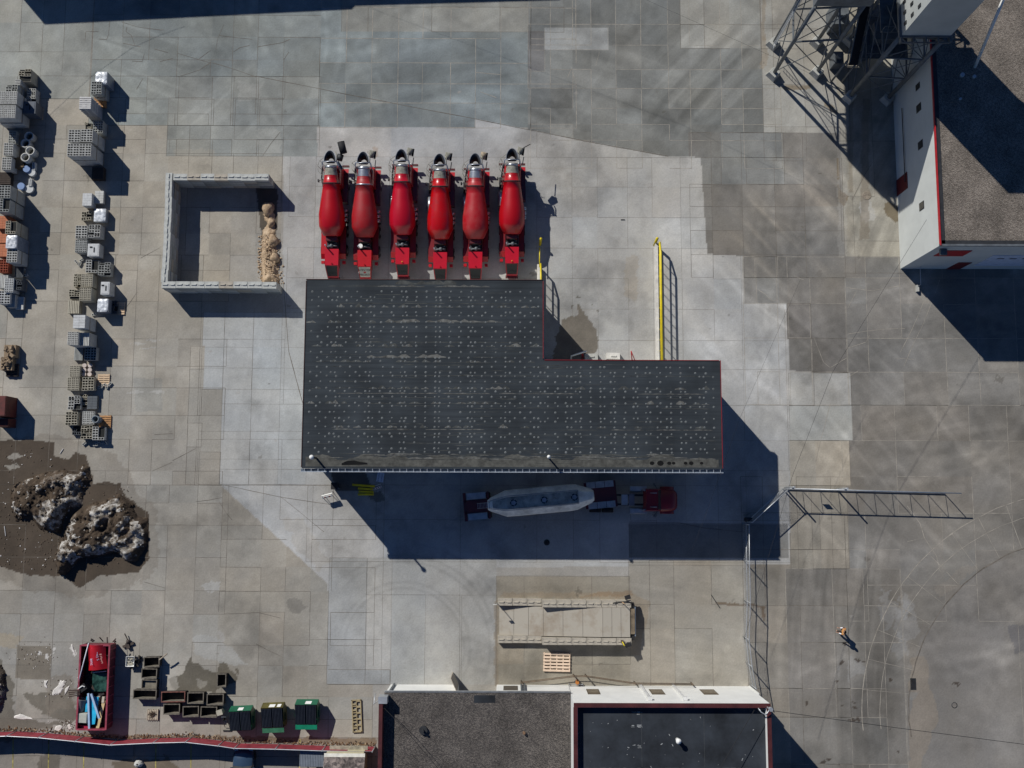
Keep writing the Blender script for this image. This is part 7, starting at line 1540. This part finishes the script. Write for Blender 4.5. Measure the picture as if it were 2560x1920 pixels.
# rock, sticks
p_ = P(345, 1910, .3); b = MB(); n = 9; vs = []
for j in range(5):
    for i in range(n): th = 2 * PI * i / n; r_ = .42 * math.cos(PI / 2 * j / 4.6) * (1 + R.uniform(-.15, .15)); vs.append((r_ * math.cos(th), r_ * .8 * math.sin(th), .5 * math.sin(PI / 2 * j / 4)))
b.add(vs, [(j * n + i, j * n + (i + 1) % n, (j + 1) * n + (i + 1) % n, (j + 1) * n + i) for j in range(4) for i in range(n)], 0); tag(b.build("boulder", C_P, None, (p_.x, p_.y, 0)), "pale boulder in the parking strip at the bottom edge", "boulder")
for (a, b_, c_, d_, nm) in ((150, 1134, 158, 1122, "pale stick on the paving above the mud"), (11, 1315, 14, 1340, "pale lath on the mud near the left edge"), (1778, 1487, 1800, 1520, "thin dark rod on the paving right of the ramp"), (1552, 549, 1562, 549, "short dark stick on the bright paving")):
    p_, q_ = P(a, b_, .04), P(c_, d_, .04); o = MB().tube([(0, 0, 0), tuple(q_ - p_)], .035, 0, 5).build("stick", M_WX if 'pale' in nm else M_DST, None, p_); tag(o, nm, "stick")
# parking bay lines
M_LIN = mat("faded_yellow_line", (.34, .29, .09), .9, var=.5, scale=1.5)
ln_ = MB()
for a in (33, 122, 210, 390, 478, 750):
    u_, v_ = P(a, 1848), P(a - 3, 2050); ln_.add([(u_.x - .05, u_.y, .006), (u_.x + .05, u_.y, .006), (v_.x + .05, v_.y, .006), (v_.x - .05, v_.y, .006)], [(0, 1, 2, 3)], 0)
tag(ln_.build("parking_lines", M_LIN, recalc=False), kind="structure")
# posts and raking bars of the slatted fence
for k, a in enumerate((301, 402)): pass
# ================================================================ THE WALKER
M_SKN = mat("skin", (.42, .24, .16), .6, var=.05); M_HIV = mat("orange_jacket", (.55, .26, .075), .7, var=.15, scale=6); M_JEA = mat("dark_brown_trousers", (.055, .04, .03), .8, var=.15); M_HAI = mat("black_hair", (.006, .005, .005), .9, spec=.1); M_SHO = mat("brown_boots", (.07, .05, .035), .7); M_SLV = mat("white_sleeve", (.70, .71, .72), .8, var=.05)
def skin_obj(name, verts, edges, radii, mt, parent=None, root=0, sub=2):
    me = bpy.data.meshes.new(name); me.from_pydata(verts, edges, []); o = bpy.data.objects.new(name, me); COL.objects.link(o)
    md = o.modifiers.new("skin", 'SKIN'); sk = me.skin_vertices[0].data
    for i, r in enumerate(radii): sk[i].radius = (r, r) if not isinstance(r, tuple) else r
    sk[root].use_root = True; sd = o.modifiers.new("sub", 'SUBSURF'); sd.levels = sub; sd.render_levels = sub; md.use_smooth_shade = True
    dg = bpy.context.evaluated_depsgraph_get(); m2 = bpy.data.meshes.new_from_object(o.evaluated_get(dg)); o.modifiers.clear(); o.data = m2
    m2.materials.clear(); m2.materials.append(mt)
    for p in m2.polygons: p.use_smooth = True
    if parent: o.parent = parent
    return o
def person(px_, py_, rz, label, S=1.08, lean=.16, carry=True):
    p_ = P(px_, py_); T = thing("person", label, "person", (p_.x, p_.y, 0), rz); T.scale = (S, S, S)
    # faces +x, mid stride, leaning forward a little
    V = [(0, 0, .95), (.02, 0, 1.12), (.05, 0, 1.30), (.07, 0, 1.44), (.09, 0, 1.52),            # pelvis, belly, chest, neck base, neck
         (0, .10, .90), (.18, .11, .52), (.14, .11, .10), (.26, .11, .04), (0, -.10, .90), (-.02, -.11, .50), (-.26, -.11, .14), (-.16, -.11, .05),
         (.06, .19, 1.40), (.12, .25, 1.14), (.34, .22, 1.04), (.06, -.19, 1.40), (.10, -.26, 1.14), (.32, -.20, 1.06), (.42, .2, 1.03), (.40, -.18, 1.05)]
    E = [(0, 1), (1, 2), (2, 3), (3, 4), (0, 5), (5, 6), (6, 7), (7, 8), (0, 9), (9, 10), (10, 11), (11, 12), (3, 13), (13, 14), (14, 15), (15, 19), (3, 16), (16, 17), (17, 18), (18, 20)]
    Rr = [.10, .12, .14, .085, .06, .095, .07, .05, .045, .095, .07, .05, .045, .07, .05, .038, .07, .05, .038, .032, .032]
    skin_obj("body", V, E, Rr, M_SKN, T)
    skin_obj("jacket", [V[0], V[1], V[2], V[3], V[13], V[14], V[16], V[17]], [(0, 1), (1, 2), (2, 3), (3, 4), (4, 5), (3, 6), (6, 7)], [(.15, .15), (.18, .16), (.20, .17), (.13, .13), .11, .085, .11, .085], M_HIV, T)
    for i, j in ((14, 15), (17, 18)): skin_obj("sleeve", [V[i], V[j]], [(0, 1)], [.066, .052], M_SLV, T)
    skin_obj("trousers", [V[0], V[5], V[6], V[7], V[9], V[10], V[11]], [(0, 1), (1, 2), (2, 3), (0, 4), (4, 5), (5, 6)], [.105, .11, .088, .07, .11, .088, .07], M_JEA, T)
    for a, b_ in ((7, 8), (11, 12)): skin_obj("boot", [tuple(Vector(V[a]) + Vector((-.04, 0, -.03))), V[b_]], [(0, 1)], [.06, .052], M_SHO, T)
    hd = MB(); c_ = Vector((.12, 0, 1.65)); n = 16
    hd.lathe([(-.14, .02), (-.12, .06), (-.06, .078), (0, .088), (.06, .085), (.10, .065), (.125, .001)], c_, (.08, 0, 1), 0, n); hd.box(c_ + Vector((.09, 0, -.02)), (.03, .022, .045), 0, taper=.6)
    for s_ in (-1, 1): hd.box(c_ + Vector((.0, s_ * .088, -.01)), (.035, .018, .06), 0)
    h_ = hd.build("head", M_SKN, T)
    for s_ in (-1, 1): MB().cyl(c_ + Vector((.082, s_ * .032, .012)), .010, .012, 0, 8, 'X').build("eye", M_BLK, h_)
    MB().box(c_ + Vector((.08, 0, -.065)), (.012, .045, .01), 0).build("mouth", mat("lips", (.25, .08, .07), .6), h_)
    MB().lathe([(-.12, .085), (-.08, .112), (0, .118), (.07, .108), (.13, .07), (.155, .001)], c_ + Vector((-.034, 0, .004)), (-.05, 0, 1), 0, n).build("hair", M_HAI, T)
    for s_, e in ((1, V[19]), (-1, V[20])):
        vv = [e, (e[0] + .05, e[1], e[2])]; ee = [(0, 1)]; rr_ = [.028, .034]
        o = skin_obj("hand", [e, (e[0] + .08, e[1], e[2] - .005)], [(0, 1)], [(.03, .018), (.036, .018)], M_SKN, T, sub=1)
        for k in range(4):
            y = e[1] + (-.027 + .018 * k); ln = (.075, .085, .08, .062)[k]
            skin_obj("finger", [(e[0] + .085, y, e[2]), (e[0] + .085 + ln * .55, y, e[2] - .006), (e[0] + .085 + ln * .9, y, e[2] - .035)], [(0, 1), (1, 2)], [.0095, .009, .008], M_SKN, o, sub=1)
        skin_obj("thumb", [(e[0] + .03, e[1] - s_ * .03, e[2]), (e[0] + .06, e[1] - s_ * .06, e[2] + .005), (e[0] + .085, e[1] - s_ * .062, e[2])], [(0, 1), (1, 2)], [.011, .010, .009], M_SKN, o, sub=1)
    return T
person(2098, 1574, PI * .93, "person in a tan-orange jacket with white sleeves walking alone, lower right")
# hydrant-like orange valve by the white wall
p_ = P(1443, 1706, .7); b = MB().cyl((0, 0, .35), .12, .7, 0, 14).cyl((0, 0, .72), .17, .08, 0, 14).tube([(-.25, 0, .5), (.25, 0, .5)], .07, 1, 8).tube([(0, -.3, .4), (0, .2, .5)], .06, 0, 8)
tag(b.build("hydrant", [mat("orange_valve", (.48, .17, .03), .5), M_DST], None, (p_.x, p_.y, 0)), "orange and black hydrant by the white wall under the railing", "hydrant")
p_ = P(1440, 1711, .5); b = MB().tube([(-.6, 0, 0), (.6, 0, 0), (.6, -.2, 0), (-.6, -.2, 0), (-.6, 0, 0)], .03, 0, 6)
for s_ in (-.6, .6): b.tube([(s_, 0, 0), (s_, 0, -.5)], .03, 0, 6)
tag(b.build("bike_rack", M_STL, None, p_), "low grey bent-tube rack against the white wall", "rack")
